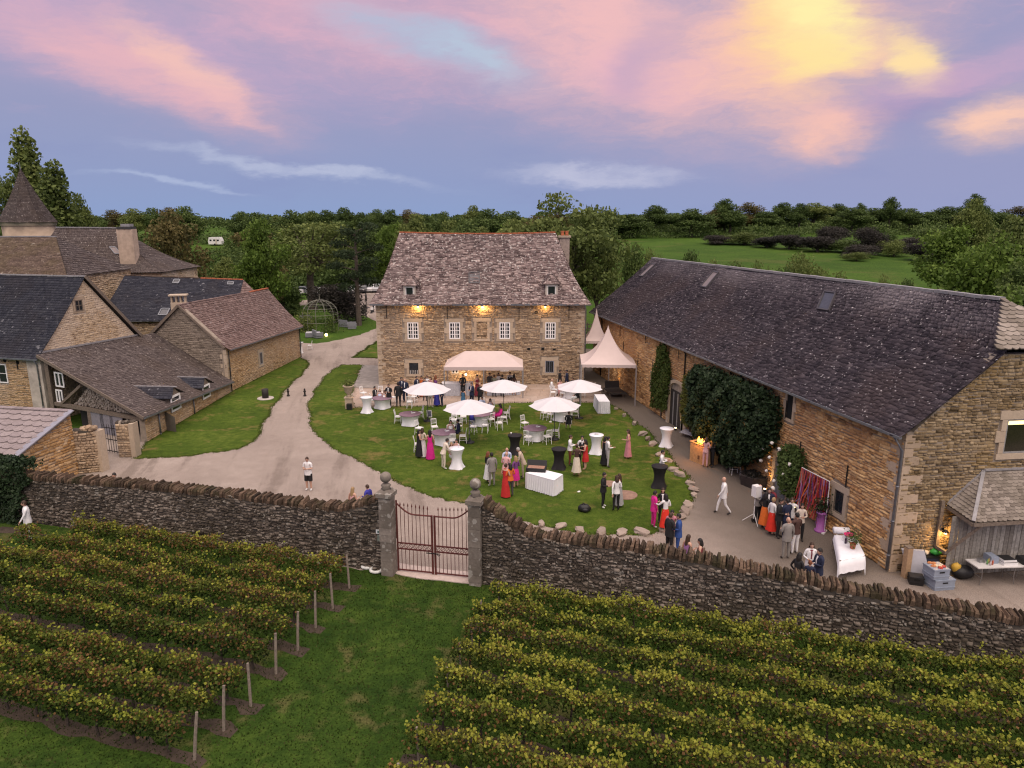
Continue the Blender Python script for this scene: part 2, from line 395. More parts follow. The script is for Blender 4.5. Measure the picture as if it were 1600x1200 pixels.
# flagstones of the terrace, each its own piece (those large enough to pick apart)
def inside(p, poly):
    c = False; n = len(poly); x, y = p
    for i in range(n):
        (x1, y1), (x2, y2) = poly[i][:2], poly[(i+1) % n][:2]
        if (y1 > y) != (y2 > y) and x < (x2-x1)*(y-y1)/(y2-y1) + x1: c = not c
    return c
tp = px_poly(terr); fy = 51.7
flag_meshes = []
for k in range(6):
    m = MB(); w2, h2 = .5, .5; q = [(-w2, -h2), (w2, -h2), (w2, h2), (-w2, h2)]
    q = [(a+random.uniform(-.03, .03), b+random.uniform(-.03, .03)) for a, b in q]
    m.add([(*p, 0) for p in q] + [(p[0]*.97, p[1]*.97, 1) for p in q], [(4, 5, 6, 7), (0, 1, 5, 4), (1, 2, 6, 5), (2, 3, 7, 6), (3, 0, 4, 7)], random.random())
    me = fast_mesh('flagstone', m.v, m.f, m.r); me.materials.append(M_PAVE); flag_meshes.append(me)
nflag = 0
while fy < 57.0:
    dh = random.uniform(.62, .85); x = -12.4 + random.uniform(0, .6)
    while x < 7:
        dw = random.uniform(.7, 1.35)
        if all(inside(p, tp) for p in ((x, fy), (x+dw, fy), (x, fy+dh), (x+dw, fy+dh))) and nflag < 290:
            o = bpy.data.objects.new('flagstone', random.choice(flag_meshes)); COL.objects.link(o); o.parent = terrace; nflag += 1
            o.location = (x+dw/2, fy+dh/2, .0202); o.scale = (dw-.03, dh-.03, random.uniform(.012, .02))
        x += dw
    fy += dh
# pale threshold outside the gate
sheet('gate_threshold', wobbly(px_poly([(620, 880), (737, 896), (739, 913), (700, 910), (650, 904), (608, 894)]), .3, .03), .035, pm('pale_stone_threshold', (.50, .41, .36), .9, var=.15, scale=5., bmp=.3), .04, kind='structure')
# ================================================================== MASONRY AND ROOF BUILDERS
def scan(poly, t):
    xs = []
    for i in range(len(poly)):
        (x1, y1), (x2, y2) = poly[i], poly[(i+1) % len(poly)]
        if (y1 > t) != (y2 > t): xs.append(x1 + (x2-x1)*(t-y1)/(y2-y1))
    xs.sort(); return list(zip(xs[::2], xs[1::2]))
def masonry(parent, o, U, poly, mat, mortar, hmin=.09, hmax=.17, wmin=.18, wmax=.5, holes=(), depth=.035, joint=.012, wall_name='wall', stone_name='stonework', back=.0, thick=.35, N=None, rough=1.):
    """a wall face: mortar-coloured core with every stone set proud of it. poly in (s along U, t up) metres from o; N = outward normal"""
    o = np.array(o, float); U = unit(np.append(np.array(U, float)[:2], 0)); Z = V(0, 0, 1)
    N = unit(np.cross(U, Z)) if N is None else unit(N)
    m = MB()
    m.prism([o + U*s + Z*t for s, t in poly], -N*thick); w_ = m.build(wall_name, mortar, parent)
    tmin, tmax = min(p[1] for p in poly), max(p[1] for p in poly); t = tmin + .01
    P = []; rn = []
    while t < tmax - .04:
        h = random.uniform(hmin, hmax)
        a, b = scan(poly, t+.01), scan(poly, min(t+h, tmax-.01))
        if a and b:
            s0, s1 = max(a[0][0], b[0][0]), min(a[-1][1], b[-1][1])
            segs = [(s0, s1)]
            for (ha, ta, hb, tb) in holes:
                if t < tb and t+h > ta:
                    ns = []
                    for (x, y) in segs:
                        if hb <= x or ha >= y: ns.append((x, y))
                        else:
                            if ha > x: ns.append((x, ha))
                            if hb < y: ns.append((hb, y))
                    segs = ns
            rowtone = random.gauss(0, .08)
            for (x, y) in segs:
                s = x
                while s < y - .05:
                    wd = random.uniform(wmin, wmax)*random.choice((1, 1, .6)); e = min(s+wd, y)
                    if y - e < .08: e = y
                    P.append((s + joint/2, t + joint/2, e - joint/2, t + h - joint/2)); rn.append(min(1, max(0, random.betavariate(2.1, 2.1) + rowtone))); s = e
        t += h
    if not P: return w_
    P = np.array(P); n = len(P); j = lambda a: RNG.uniform(-a, a, n)
    wv = .022*rough*np.sin(P[:, 0]*1.7+P[:, 1]*2.3) + .014*rough*np.sin(P[:, 0]*4.1+P[:, 1]*5.) + j(.016*rough); wv[P[:, 1] < tmin+.2] = 0; P[:, 1] += wv; P[:, 3] += wv + j(.02*rough)
    d = depth*RNG.uniform(.4, 1.7, n); iw = np.minimum((P[:, 2]-P[:, 0])*.16, .035); ih = np.minimum((P[:, 3]-P[:, 1])*.2, .03)
    def pt(s, tt, dd): return o[None] + U[None]*s[:, None] + Z[None]*tt[:, None] + N[None]*dd[:, None]
    zero = np.full(n, .001)
    a_ = .012*rough; q = [pt(P[:, 0]+j(a_), P[:, 1]+j(a_), zero), pt(P[:, 2]+j(a_), P[:, 1]+j(a_), zero), pt(P[:, 2]+j(a_), P[:, 3]+j(a_), zero), pt(P[:, 0]+j(a_), P[:, 3]+j(a_), zero),
         pt(P[:, 0]+iw*RNG.uniform(.4, 1.6, n), P[:, 1]+ih*RNG.uniform(.4, 1.6, n), d+j(.008)), pt(P[:, 2]-iw*RNG.uniform(.4, 1.6, n), P[:, 1]+ih*RNG.uniform(.4, 1.6, n), d+j(.008)),
         pt(P[:, 2]-iw*RNG.uniform(.4, 1.6, n), P[:, 3]-ih*RNG.uniform(.4, 1.6, n), d+j(.008)), pt(P[:, 0]+iw*RNG.uniform(.4, 1.6, n), P[:, 3]-ih*RNG.uniform(.4, 1.6, n), d+j(.008))]
    v = np.stack(q, 1).reshape(-1, 3) - ROOT[parent.name]
    b = (np.arange(n)*8)[:, None, None]; F = np.array([[4, 5, 6, 7], [0, 1, 5, 4], [1, 2, 6, 5], [2, 3, 7, 6], [3, 0, 4, 7]])[None] + b
    link(stone_name, fast_mesh(stone_name, v, F.reshape(-1, 4), np.repeat(rn, 5)), mat, w_, kind='stuff')
    return w_
def slates(parent, f, ln, hgt, mat, under, sw=(.22, .42), row=.24, thick=.03, a0=0., a1=1., name='roof', nseg=10, lift=.02, kind='stuff', ragged=.05, holes=()):
    """roof slope: f(a, b) gives the point at a along (0..1) and b up (0..1). A plain boarded surface carries overlapping stone slates."""
    A, B = np.linspace(0, 1, 13), np.linspace(0, 1, nseg+1)
    def F2(a, b): return np.array([f(x, y) for x, y in zip(np.ravel(a), np.ravel(b))])
    a, b = np.meshgrid(A, B); v = F2(a, b)
    i = (np.arange(nseg)[:, None]*13 + np.arange(12)[None]).ravel(); fc = np.stack([i, i+1, i+14, i+13], 1)
    ro = link(name, fast_mesh(name, v - ROOT[parent.name], fc), under, parent)
    e = 1e-3; cen = f(.5, .5); nrm = unit(np.cross(f(.5+e, .5)-cen, f(.5, .5+e)-cen)); nrm = nrm if nrm[2] > 0 else -nrm
    rows = max(3, int(hgt/row)); V_, R_ = [], []; bs = np.linspace(0, 1, rows+1)
    for k in range(rows):
        L = np.linalg.norm(f(1, bs[k]) - f(0, bs[k])); s = -random.uniform(0, sw[0]); tone = random.gauss(0, .05)
        while s < L:
            wd = random.uniform(*sw); x0, x1 = max(s, 0)/L, min(s+wd, L)/L; s += wd
            if x1 - x0 < .02/L: continue
            if any(ha < (x0+x1)/2 < hb and va < bs[k]+.3/rows < vb for ha, va, hb, vb in holes): continue
            db = 1/rows; g = .006/L
            lo = bs[k] - db*random.uniform(0, ragged*4) - (db*.25 if k == 0 else 0); hi = min(1, bs[k] + db*1.15)
            V_.append((x0+g, lo + random.uniform(-1, 1)*db*ragged, x1-g, lo + random.uniform(-1, 1)*db*ragged, hi)); R_.append(min(1, max(0, random.betavariate(1.8, 1.8)+tone)))
    V_ = np.array(V_); n = len(V_)
    c = lambda q: F2(V_[:, q[0]], V_[:, q[1]])
    up = nrm[None]
    t = (thick*RNG.uniform(.7, 1.6, n))[:, None]
    p0, p1, p2, p3 = c((0, 1)), c((2, 3)), c((2, 4)), c((0, 4))
    jj = lambda: (RNG.uniform(-.3, .3, n)*thick)[:, None]
    vv = np.stack([p0+up*(t+lift+jj()), p1+up*(t+lift+jj()), p2+up*lift*.6, p3+up*lift*.6, p0+up*lift*.1, p1+up*lift*.1], 1).reshape(-1, 3) - ROOT[parent.name]
    bq = (np.arange(n)*6)[:, None, None]; FQ = (np.array([[0, 1, 2, 3], [4, 5, 1, 0], [4, 0, 3, 3], [5, 2, 1, 1]])[None] + bq).reshape(-1, 4)
    FQ = np.concatenate([FQ.reshape(n, 4, 4)[:, :2].reshape(-1, 4)]); tri = []
    me = fast_mesh(name + '_slates', vv, FQ, np.repeat(R_, 2))
    link('slates', me, mat, ro, kind=kind)
    return ro
def lerp(a, b, t): return np.array(a, float)*(1-t) + np.array(b, float)*t
def quad_f(p00, p10, p01, p11, sag=0., flare=0., flare_z=0.):
    """eave start, eave end, top start, top end; sag = dip of the slope (m); flare = outward kick at the eave"""
    p00, p10, p01, p11 = map(lambda q: np.array(q, float), (p00, p10, p01, p11))
    def f(a, b):
        q = (p00*(1-a)+p10*a)*(1-b) + (p01*(1-a)+p11*a)*b
        q = q + V(0, 0, -sag*4*b*(1-b)); return q
    return f
def ridge_cap(parent, p, q, mat, r=.1, name='ridge_cap', n=None, sag=0.):
    L = np.linalg.norm(np.array(q)-np.array(p)); k = n or max(2, int(L/.45)); m = MB()
    for i in range(k):
        a, b = lerp(p, q, i/k), lerp(p, q, (i+.94)/k); dz = random.uniform(0, .02)
        for x in (a, b): x[2] += dz - sag*4*(i/k)*(1-i/k)
        m.bar(a, b, r*2, r*.9, rnd=random.random())
    return m.build(name, mat, parent)
def quoins(parent, corner, U1, U2, z0, z1, mat, big=(.45, .7), h=(.28, .42), proud=.045, name='quoin'):
    """dressed corner blocks, long side alternating between the two walls; each block is its own piece"""
    z = z0; k = 0; U1, U2 = unit(np.append(np.array(U1)[:2], 0)), unit(np.append(np.array(U2)[:2], 0)); c = np.array(corner, float)[:2]
    while z < z1 - .1:
        hh = min(random.uniform(*h), z1 - z); a, b = (random.uniform(*big), random.uniform(.26, .34)); a, b = (a, b) if k % 2 else (b, a)
        p0 = V(c[0], c[1], z) - (U1+U2)*proud; m = MB()
        cen = p0 + U1*(a+proud)/2 + U2*(b+proud)/2 + V(0, 0, hh/2)
        m.obox(cen, U1*(a+proud)/2, U2*(b+proud)/2, V(0, 0, hh/2-.008), random.random()); m.build(name, mat, parent)
        z += hh; k += 1
def surround(parent, o, U, N, s, t, w_, h, mat, bw=.26, lint=.3, sill=.18, proud=.06, toothed=True):
    """dressed stones round an opening: lintel, jamb blocks, sill"""
    o = np.array(o, float); P = lambda a, b, d=0: o + U*a + V(0, 0, b) + N*d
    def blk(a0, b0, a1, b1, nm):
        m = MB(); m.obox(P((a0+a1)/2, (b0+b1)/2, proud/2-.02), U*((a1-a0)/2-.006), V(0, 0, (b1-b0)/2-.006), N*(proud/2+.02), random.random()); return m.build(nm, mat, parent)
    blk(s-bw*1.25, t+h, s+w_+bw*1.25, t+h+lint, 'lintel'); blk(s-bw*1.0, t-sill, s+w_+bw*1.0, t, 'sill')
    k = max(2, int(round(h/.42))); hh = h/k
    for i in range(k):
        e = bw*(1.55 if (i % 2 and toothed) else .85); blk(s-e, t+i*hh, s, t+(i+1)*hh, 'jamb_stone')
        e = bw*(1.55 if (i % 2 and toothed) else .85); blk(s+w_, t+i*hh, s+w_+e, t+(i+1)*hh, 'jamb_stone')
def casement(parent, o, U, N, s, t, w_, h, frame, cols=2, rows=4, d=.012, leafs=2, bar=.035, fr=.07, name='window', glass=None):
    """window: frame > panes and glazing bars"""
    o = np.array(o, float); P = lambda a, b, dd: o + U*a + V(0, 0, b) + N*dd
    m = MB(); m.obox(P(s+w_/2, t+h/2, d-.03), U*w_/2, V(0, 0, h/2), N*.02); back = m.build(name, pm('window_dark', (.012, .012, .014), .9), parent)
    m = MB()
    for a, b, ww, hh in ((s+fr/2, t+h/2, fr, h), (s+w_-fr/2, t+h/2, fr, h), (s+w_/2, t+fr/2, w_-2*fr, fr), (s+w_/2, t+h-fr/2, w_-2*fr, fr)):
        m.obox(P(a, b, d+.02), U*ww/2, V(0, 0, hh/2), N*.025)
    if leafs == 2: m.obox(P(s+w_/2, t+h/2, d+.02), U*fr*.6, V(0, 0, h/2-fr), N*.027)
    m.build('window_frame', frame, back)
    iw, ih = (w_-2*fr), (h-2*fr); tot = cols*leafs
    for i in range(tot):
        for j in range(rows):
            a, b = s+fr+iw*(i+.5)/tot, t+fr+ih*(j+.5)/rows; m = MB()
            m.obox(P(a, b, d+.004), U*(iw/tot/2-bar*.3), V(0, 0, ih/rows/2-bar*.3), N*.004); m.build('pane', glass or glass_mat(), back)
    m = MB()
    for i in range(1, tot):
        if leafs == 2 and i == cols: continue
        m.obox(P(s+fr+iw*i/tot, t+h/2, d+.014), U*bar/2, V(0, 0, ih/2), N*.012)
    for j in range(1, rows): m.obox(P(s+w_/2, t+fr+ih*j/rows, d+.016), U*iw/2, V(0, 0, bar/2), N*.012)
    if m.v: m.build('glazing_bars', frame, back)
    return back
def pipe(parent, pts, r=.05, name='downpipe', mat=None):
    m = MB(); m.tube(pts, r, 8)
    for p, q in zip(pts[:-1], pts[1:]):
        p, q = np.array(p), np.array(q); L = np.linalg.norm(q-p)
        for k in range(1, int(L/1.4)+1): c = p+(q-p)*k*1.4/L; m.tube([c-(q-p)/L*.03, c+(q-p)/L*.03], r*1.25, 8)
    return m.build(name, mat or pm('zinc', (.20, .21, .23), .5, .6, var=.2), parent, True)
def anchor(parent, p, U, N, h=.8, mat=None):
    m = MB(); m.obox(np.array(p)+N*.06, U*.025, V(0, 0, h/2), N*.02); return m.build('wall_tie', mat or pm('dark_iron', (.03, .027, .026), .7, .5), parent)
def skylight(parent, c, U, Dn, N, w_, h, frame_mat, glass, name='skylight'):
    """roof light: frame > pane; Dn = down-slope direction"""
    c = np.array(c, float); m = MB()
    for a, b, ww, hh in ((-w_/2, 0, .08, h), (w_/2, 0, .08, h), (0, -h/2, w_, .09), (0, h/2, w_, .09)):
        m.obox(c + U*a + Dn*b + N*.08, U*ww/2, Dn*hh/2, N*.06)
    f = m.build(name, frame_mat, parent); m = MB(); m.obox(c + N*.07, U*(w_/2-.03), Dn*(h/2-.03), N*.02); m.build('pane', glass, f); return f
def wall_lamp(p, N, label, power=14., col=(1, .55, .18), group=None, down=True, bulb=.07):
    """small outdoor wall lamp that is lit"""
    p = np.array(p, float); t = thing('wall_lamp', p, label, 'lamp', group)
    m = MB(); m.obox(p+N*.02, unit(np.cross(N, (0, 0, 1)))*.06, V(0, 0, .07), N*.02); m.tube([p, p+N*.16+V(0, 0, .05)], .015, 6); m.build('bracket', pm('lamp_metal', (.05, .045, .04), .5, .6), t)
    m = MB(); c = p+N*.2; m.lathe([(.03, .09), (.12, -.02), (.125, -.03)], 12, c, cap=False); m.build('shade', pm('lamp_metal', (.05, .045, .04), .5, .6), t, True)
    m = MB(); m.ball(c+V(0, 0, -.03), bulb, 10, 6); m.build('bulb', pm('lit_bulb', (1, .8, .5), .5, emit=(1, .62, .22), es=14.), t, True)
    l = bpy.data.lights.new('lamp_light', 'POINT'); l.energy = power; l.color = col; l.shadow_soft_size = .05
    lo = bpy.data.objects.new('lamp_light', l); COL.objects.link(lo); lo.parent = t; lo.location = tuple(N*.34 + V(0, 0, -.12)); return t
# ================================================================== MATERIALS OF THE BUILDINGS
MORTAR = pm('lime_mortar', (.27, .225, .18), .95, var=.25, scale=3., bmp=.3)
MORTAR_D = pm('dark_earth_mortar', (.075, .064, .052), .95, var=.3, scale=3., bmp=.3)
ST_MANOR = masonry_mat('manor_stone', [(.117, .081, .054), (.265, .191, .123), (.360, .260, .164), (.519, .392, .258), (.318, .240, .172)], (.40, .31, .235), .35, .25)
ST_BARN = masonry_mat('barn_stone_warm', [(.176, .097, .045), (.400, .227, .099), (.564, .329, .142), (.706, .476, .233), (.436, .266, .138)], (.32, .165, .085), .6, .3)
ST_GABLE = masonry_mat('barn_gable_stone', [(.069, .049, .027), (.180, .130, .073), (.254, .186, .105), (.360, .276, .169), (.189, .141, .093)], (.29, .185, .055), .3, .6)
ST_OCHRE = masonry_mat('ochre_stone', [(.209, .129, .066), (.351, .227, .117), (.446, .303, .164), (.513, .365, .218), (.361, .249, .148)], (.50, .40, .30), .4, .35)
ST_PALE = masonry_mat('pale_rubble', [(.184, .120, .070), (.386, .275, .170), (.506, .378, .244), (.552, .421, .281), (.423, .310, .200)], (.60, .50, .40), .6, .3)
ST_DRESSED = masonry_mat('dressed_limestone', [(.400, .323, .238), (.460, .370, .272), (.510, .418, .315)], (.33, .28, .22), .35, .8, bmp=.2, vals=(.86, 1.1))
ST_QUOIN = masonry_mat('warm_quoin_stone', [(.36, .28, .20), (.44, .34, .245), (.49, .39, .29)], (.28, .21, .14), .4, .8, bmp=.25, vals=(.85, 1.12))
ST_WALL = masonry_mat('dark_mossy_stone', [(.019, .014, .011), (.058, .046, .036), (.113, .091, .072), (.265, .224, .182), (.084, .066, .052)], (.048, .040, .027), .55, .5, vals=(.6, 1.35), spots=((.33, .305, .26), 5., .60, .65))
ST_COPE = masonry_mat('coping_stone', [(.019, .014, .010), (.053, .036, .024), (.102, .067, .045), (.167, .112, .076)], (.034, .036, .012), .5, 1.3, vals=(.65, 1.35))
SL_MANOR = masonry_mat('lauze_slates', [(.056, .039, .037), (.151, .107, .101), (.249, .184, .172), (.422, .327, .299), (.196, .142, .136)], (.115, .088, .085), .5, .3, bmp=.3, spots=((.68, .63, .58), 5.5, .60, .85))
SL_BARN = masonry_mat('barn_slates', [(.020, .017, .022), (.048, .040, .048), (.075, .062, .070), (.125, .106, .115)], (.085, .062, .060), .6, .22, grain=16., vals=(.5, 1.5), bmp=.4, spots=((.66, .62, .60), 8., .655, .95), ridge=((.26, .23, .24), 8.6, 10.1))
SL_GREY = masonry_mat('grey_brown_slates', [(.065, .051, .050), (.102, .083, .077), (.129, .106, .099), (.163, .135, .122)], (.10, .075, .06), .5, .3, bmp=.3, spots=((.44, .39, .35), 5., .64, .7))
SL_BLUE = masonry_mat('blue_black_slates', [(.022, .024, .035), (.034, .036, .049), (.045, .047, .061), (.062, .064, .076)], (.040, .034, .036), .4, .4, bmp=.25, spots=((.30, .30, .32), 3., .66, .6))
SL_RED = masonry_mat('reddish_stone_tiles', [(.128, .086, .076), (.204, .139, .124), (.264, .184, .164), (.323, .238, .212)], (.15, .10, .085), .4, .3, bmp=.3, spots=((.45, .38, .36), 3.5, .62, .6))
SL_BROWN = masonry_mat('brown_mossy_tiles', [(.068, .048, .039), (.112, .080, .064), (.144, .104, .082), (.184, .140, .109)], (.11, .085, .04), .4, .5, bmp=.3, spots=((.40, .36, .30), 3., .66, .6))
SL_PALE = masonry_mat('pale_lilac_tiles', [(.187, .158, .158), (.245, .206, .206), (.288, .245, .241), (.259, .217, .217)], (.24, .20, .195), .4, .6, bmp=.25)
SL_TAN = masonry_mat('weathered_tan_slates', [(.136, .113, .094), (.212, .181, .152), (.264, .227, .193), (.315, .273, .234)], (.14, .12, .09), .4, .6, bmp=.3)
UNDER = pm('roof_boards', (.035, .03, .028), .95)
ZINC = pm('zinc', (.20, .21, .23), .5, .6, var=.2)
LEAD = pm('pale_ridge_zinc', (.29, .28, .285), .6, .2, var=.2)
WHITE = pm('white_paint', (.84, .83, .82), .5, var=.05)
CREAM = pm('cream_frame', (.55, .50, .43), .6, var=.1)
OAK = pm('weathered_oak', (.17, .135, .105), .85, var=.35, scale=14., bmp=.3)
TERRA = pm('terracotta', (.42, .13, .06), .8, var=.25)
IRON = pm('dark_iron', (.03, .027, .026), .7, .5)
SKYGLASS = pm('sky_lit_glass', (.05, .053, .065), .2, var=.15, spec=.5)

# ================================================================== MANOR
FY = 57.2; MX0, MX1 = -10.95, 5.88; EZ = 6.75
manor = thing('stone_manor', (-2.5, FY, 0), 'tall rubble stone manor house with a steep grey stone-slate hipped roof', 'house')
fu, fn = V(1, 0, 0), V(0, -1, 0); fo = V(MX0, FY, 0)
def fac(px, py): p = aty(px, py, FY); return p[0]-MX0, p[2]
def fac_rect(x0, y0, x1, y1):
    a, b = fac(x0, y1), fac(x1, y0); return a[0], a[1], b[0]-a[0], b[1]-a[1]
wins = [fac_rect(x, 503.5, x+16.5, 529.5) for x in (637.2, 702.3, 780.5, 851.8)]
niche = fac_rect(745, 502.5, 761, 529)
lows = [fac_rect(640, 567, 653.5, 584), fac_rect(852, 563.5, 865.5, 582)]
smalls = [fac_rect(706, 576, 716, 583), fac_rect(782, 574, 795, 580)]
holes = [(s-.42, t-.2, s+w_+.42, t+h+.32) for s, t, w_, h in wins + [niche] + lows] + [(s, t, s+w_, t+h) for s, t, w_, h in smalls]
WD = MX1-MX0
facade = masonry(manor, fo, fu, [(0, 0), (WD, 0), (WD, EZ), (0, EZ)], ST_MANOR, MORTAR, .08, .16, .16, .52, holes, depth=.04, wall_name='facade')
masonry(manor, V(MX0, 66.8, 0), V(0, -1, 0), [(0, 0), (9.6, 0), (9.6, EZ), (0, EZ)], ST_MANOR, MORTAR, .12, .22, .3, .7, wall_name='side_wall')
masonry(manor, V(MX1, FY, 0), V(0, 1, 0), [(0, 0), (9.6, 0), (9.6, EZ), (0, EZ)], ST_MANOR, MORTAR, .12, .22, .3, .7, wall_name='side_wall')
m = MB(); m.obox((-2.5, 66.7, EZ/2), V(WD/2-.02, 0, 0), V(0, .15, 0), V(0, 0, EZ/2)); m.build('rear_wall', MORTAR, manor)
quoins(manor, (MX0, FY), (1, 0), (0, 1), 0, EZ-.1, ST_DRESSED, big=(.4, .6), h=(.24, .4)); quoins(manor, (MX1, FY), (-1, 0), (0, 1), 0, EZ-.1, ST_DRESSED, big=(.4, .6), h=(.24, .4))
for s, t, w_, h in wins:
    surround(manor, fo, fu, fn, s, t, w_, h, ST_DRESSED, .27, .3, .2, .07); casement(manor, fo, fu, fn, s, t, w_, h, WHITE, 2, 4, bar=.05, fr=.085)
s, t, w_, h = niche; surround(manor, fo, fu, fn, s, t, w_, h, ST_DRESSED, .25, .3, .2, .06)
masonry(manor, fo + V(s, 0, t), fu, [(0, 0), (w_, 0), (w_, h), (0, h)], ST_MANOR, MORTAR, .08, .15, .15, .4, depth=.015, wall_name='blocked_window', thick=.02)
for i, (s, t, w_, h) in enumerate(lows):
    surround(manor, fo, fu, fn, s, t, w_, h, ST_DRESSED, .27, .28, .22, .07)
    if i == 0: wn = casement(manor, fo, fu, fn, s, t, w_, h, IRON, 1, 1, leafs=1, fr=.03)
    else: wn = casement(manor, fo, fu, fn, s, t, w_, h, pm('blue_grey_frame', (.24, .27, .34), .6), 2, 1, leafs=2, fr=.05)
    for k in range(5):
        m = MB(); m.tube([fo + V(s+w_*(k+.5)/5, -.06, t), fo + V(s+w_*(k+.5)/5, -.06, t+h*(.34 if i == 0 else 1))], .014, 6); m.build('window_bar', WHITE if i == 0 else IRON, wn)
for s, t, w_, h in smalls: casement(manor, fo, fu, fn, s, t, w_, h, WHITE, 1, 1, leafs=2, fr=.05)
for x, y in ((604, 487), (699, 489), (811, 490), (889, 487)):
    p = aty(x, y, FY); anchor(manor, p, fu, fn, 1.0)
for x, y in ((838, 488), (826, 545), (848, 545), (866, 545)):
    p = aty(x, y, FY); m = MB(); m.obox(p + fn*.05, fu*.12, V(0, 0, .1), fn*.012); m.build('putlog_hole', pm('hole_black', (.01, .01, .01), 1.), manor)
# roof: four flared slopes
RX0, RX1, RY, RZ = -9.6, 3.72, 62.0, 12.22; ov = .42; ez = 6.72
g = lambda b: .62*b + .38*b*b
def hipf(e0, e1, r0, r1):
    e0, e1, r0, r1 = map(lambda q: np.array(q, float), (e0, e1, r0, r1))
    def f(a, b):
        q = lerp(lerp(e0, e1, a), lerp(r0, r1, a), b); q[2] = ez + (RZ-ez)*g(b) - .12*4*a*(1-a)*b + .03*math.sin(a*23)*(1 if b > .95 else 0); return q
    return f
E00, E10, E11, E01 = V(MX0-ov, FY-ov, ez), V(MX1+ov, FY-ov, ez), V(MX1+ov, 66.8+ov, ez), V(MX0-ov, 66.8+ov, ez); R0, R1 = V(RX0, RY, RZ), V(RX1, RY, RZ)
dorm_px = [(631, 445, 649, 466.5), (852, 443, 871.5, 465.5)]
slates(manor, hipf(E00, E10, R0, R1), 17.7, 7.6, SL_MANOR, UNDER, sw=(.13, .46), row=.19, thick=.065, ragged=.24, lift=.035)
slates(manor, hipf(E10, E11, R1, R1), 10.4, 6., SL_MANOR, UNDER, sw=(.2, .45), row=.22, thick=.045, ragged=.1)
slates(manor, hipf(E01, E00, R0, R0), 10.4, 6., SL_MANOR, UNDER, sw=(.2, .45), row=.22, thick=.045, ragged=.1)
slates(manor, hipf(E11, E01, R1, R0), 17.7, 7.6, SL_MANOR, UNDER, sw=(.3, .6), row=.4, thick=.04)
ridge_cap(manor, R0 + V(0, 0, .03), R1 + V(0, 0, .03), TERRA, .11, sag=.12)
m = MB(); m.bar(E00 + V(-.02, -.06, -.06), E10 + V(.02, -.06, -.06), .12, .11); m.build('gutter', ZINC, manor)
pipe(manor, [V(MX1-.05, FY-.5, ez-.1), V(MX1+.08, FY-.12, ez-.5), V(MX1+.08, FY-.12, .1)], .05)
def dormer(r, label=None):
    x0, y0, x1, y1 = r; yp = FY + .45; p0, p1 = aty(x0, y1, yp), aty(x1, y0, yp); w_, h = p1[0]-p0[0], p1[2]-p0[2]; o = V(p0[0], yp, p0[2])
    m = MB(); m.obox(o + V(w_/2, .9, h/2), V(w_/2-.02, 0, 0), V(0, .88, 0), V(0, 0, h/2)); dm = m.build('dormer', ST_DRESSED, manor)
    fw = .16
    for a, b, ww, hh in ((fw/2, h/2, fw, h), (w_-fw/2, h/2, fw, h), (w_/2, fw/2, w_-2*fw, fw), (w_/2, h-fw/2, w_-2*fw, fw)):
        m = MB(); m.obox(o + V(a, -.03, b), V(ww/2-.003, 0, 0), V(0, .05, 0), V(0, 0, hh/2-.003)); m.build('dormer_frame', CREAM, dm)
    m = MB(); m.obox(o + V(w_/2, -.012, h/2), V(w_/2-fw, 0, 0), V(0, .01, 0), V(0, 0, h/2-fw)); m.build('pane', glass_mat(), dm)
    m = MB(); c = w_/2
    for q in (fw+.03, w_-fw-.03): m.obox(o + V(q, -.035, h/2), V(.03, 0, 0), V(0, .012, 0), V(0, 0, h/2-fw))
    for q in (fw+.03, h-fw-.03): m.obox(o + V(c, -.035, q), V(c-fw-.06, 0, 0), V(0, .012, 0), V(0, 0, .03))
    m.build('window_frame', WHITE, dm)
    e = .17; top = V(o[0]+c, yp+.75, o[2]+h+.75); bk = V(o[0]+c, yp+2.5, o[2]+h+.95)
    l0, r0 = o + V(-e, -e-.05, h), o + V(w_+e, -e-.05, h); l1, r1 = o + V(-e, 1.8, h+.02), o + V(w_+e, 1.8, h+.02)
    for pts in ((l0, r0, top, top), (l1, l0, bk, top), (r0, r1, top, bk)):
        slates(dm if False else manor, quad_f(*pts), 1.2, 1.2, SL_MANOR, UNDER, sw=(.14, .26), row=.16, thick=.04, name='dormer_roof', nseg=3, ragged=.1)
for r in dorm_px: dormer(r)
fr_ = hipf(E00, E10, R0, R1)
def roof_hit(px, py, f, na=60, nb=60):
    best = None
    for a in np.linspace(0, 1, na):
        for b in np.linspace(0, 1, nb):
            p = f(a, b) - CAMV; Z = p[1]*CP - p[2]*SP; x, y = 800+F_PX*p[0]/Z, 600+F_PX*(-p[2]*CP-p[1]*SP)/Z
            d2 = (x-px)**2+(y-py)**2
            if best is None or d2 < best[0]: best = (d2, a, b)
    return best[1], best[2]
def roof_frame(f, a, b):
    c = f(a, b); U = unit(f(min(a+.01, 1), b)-f(max(a-.01, 0), b)); D = unit(f(a, max(b-.01, 0))-f(a, min(b+.01, 1))); N = np.cross(U, D); N = N if N[2] > 0 else -N
    return c, U, D, unit(N)
c, U, Dn, N = roof_frame(fr_, *roof_hit(740, 434, fr_)); skylight(manor, c, U, Dn, N, .85, 1.15, pm('dark_skylight_frame', (.06, .055, .06), .5), pm('dim_glass', (.07, .065, .075), .2, spec=.5))
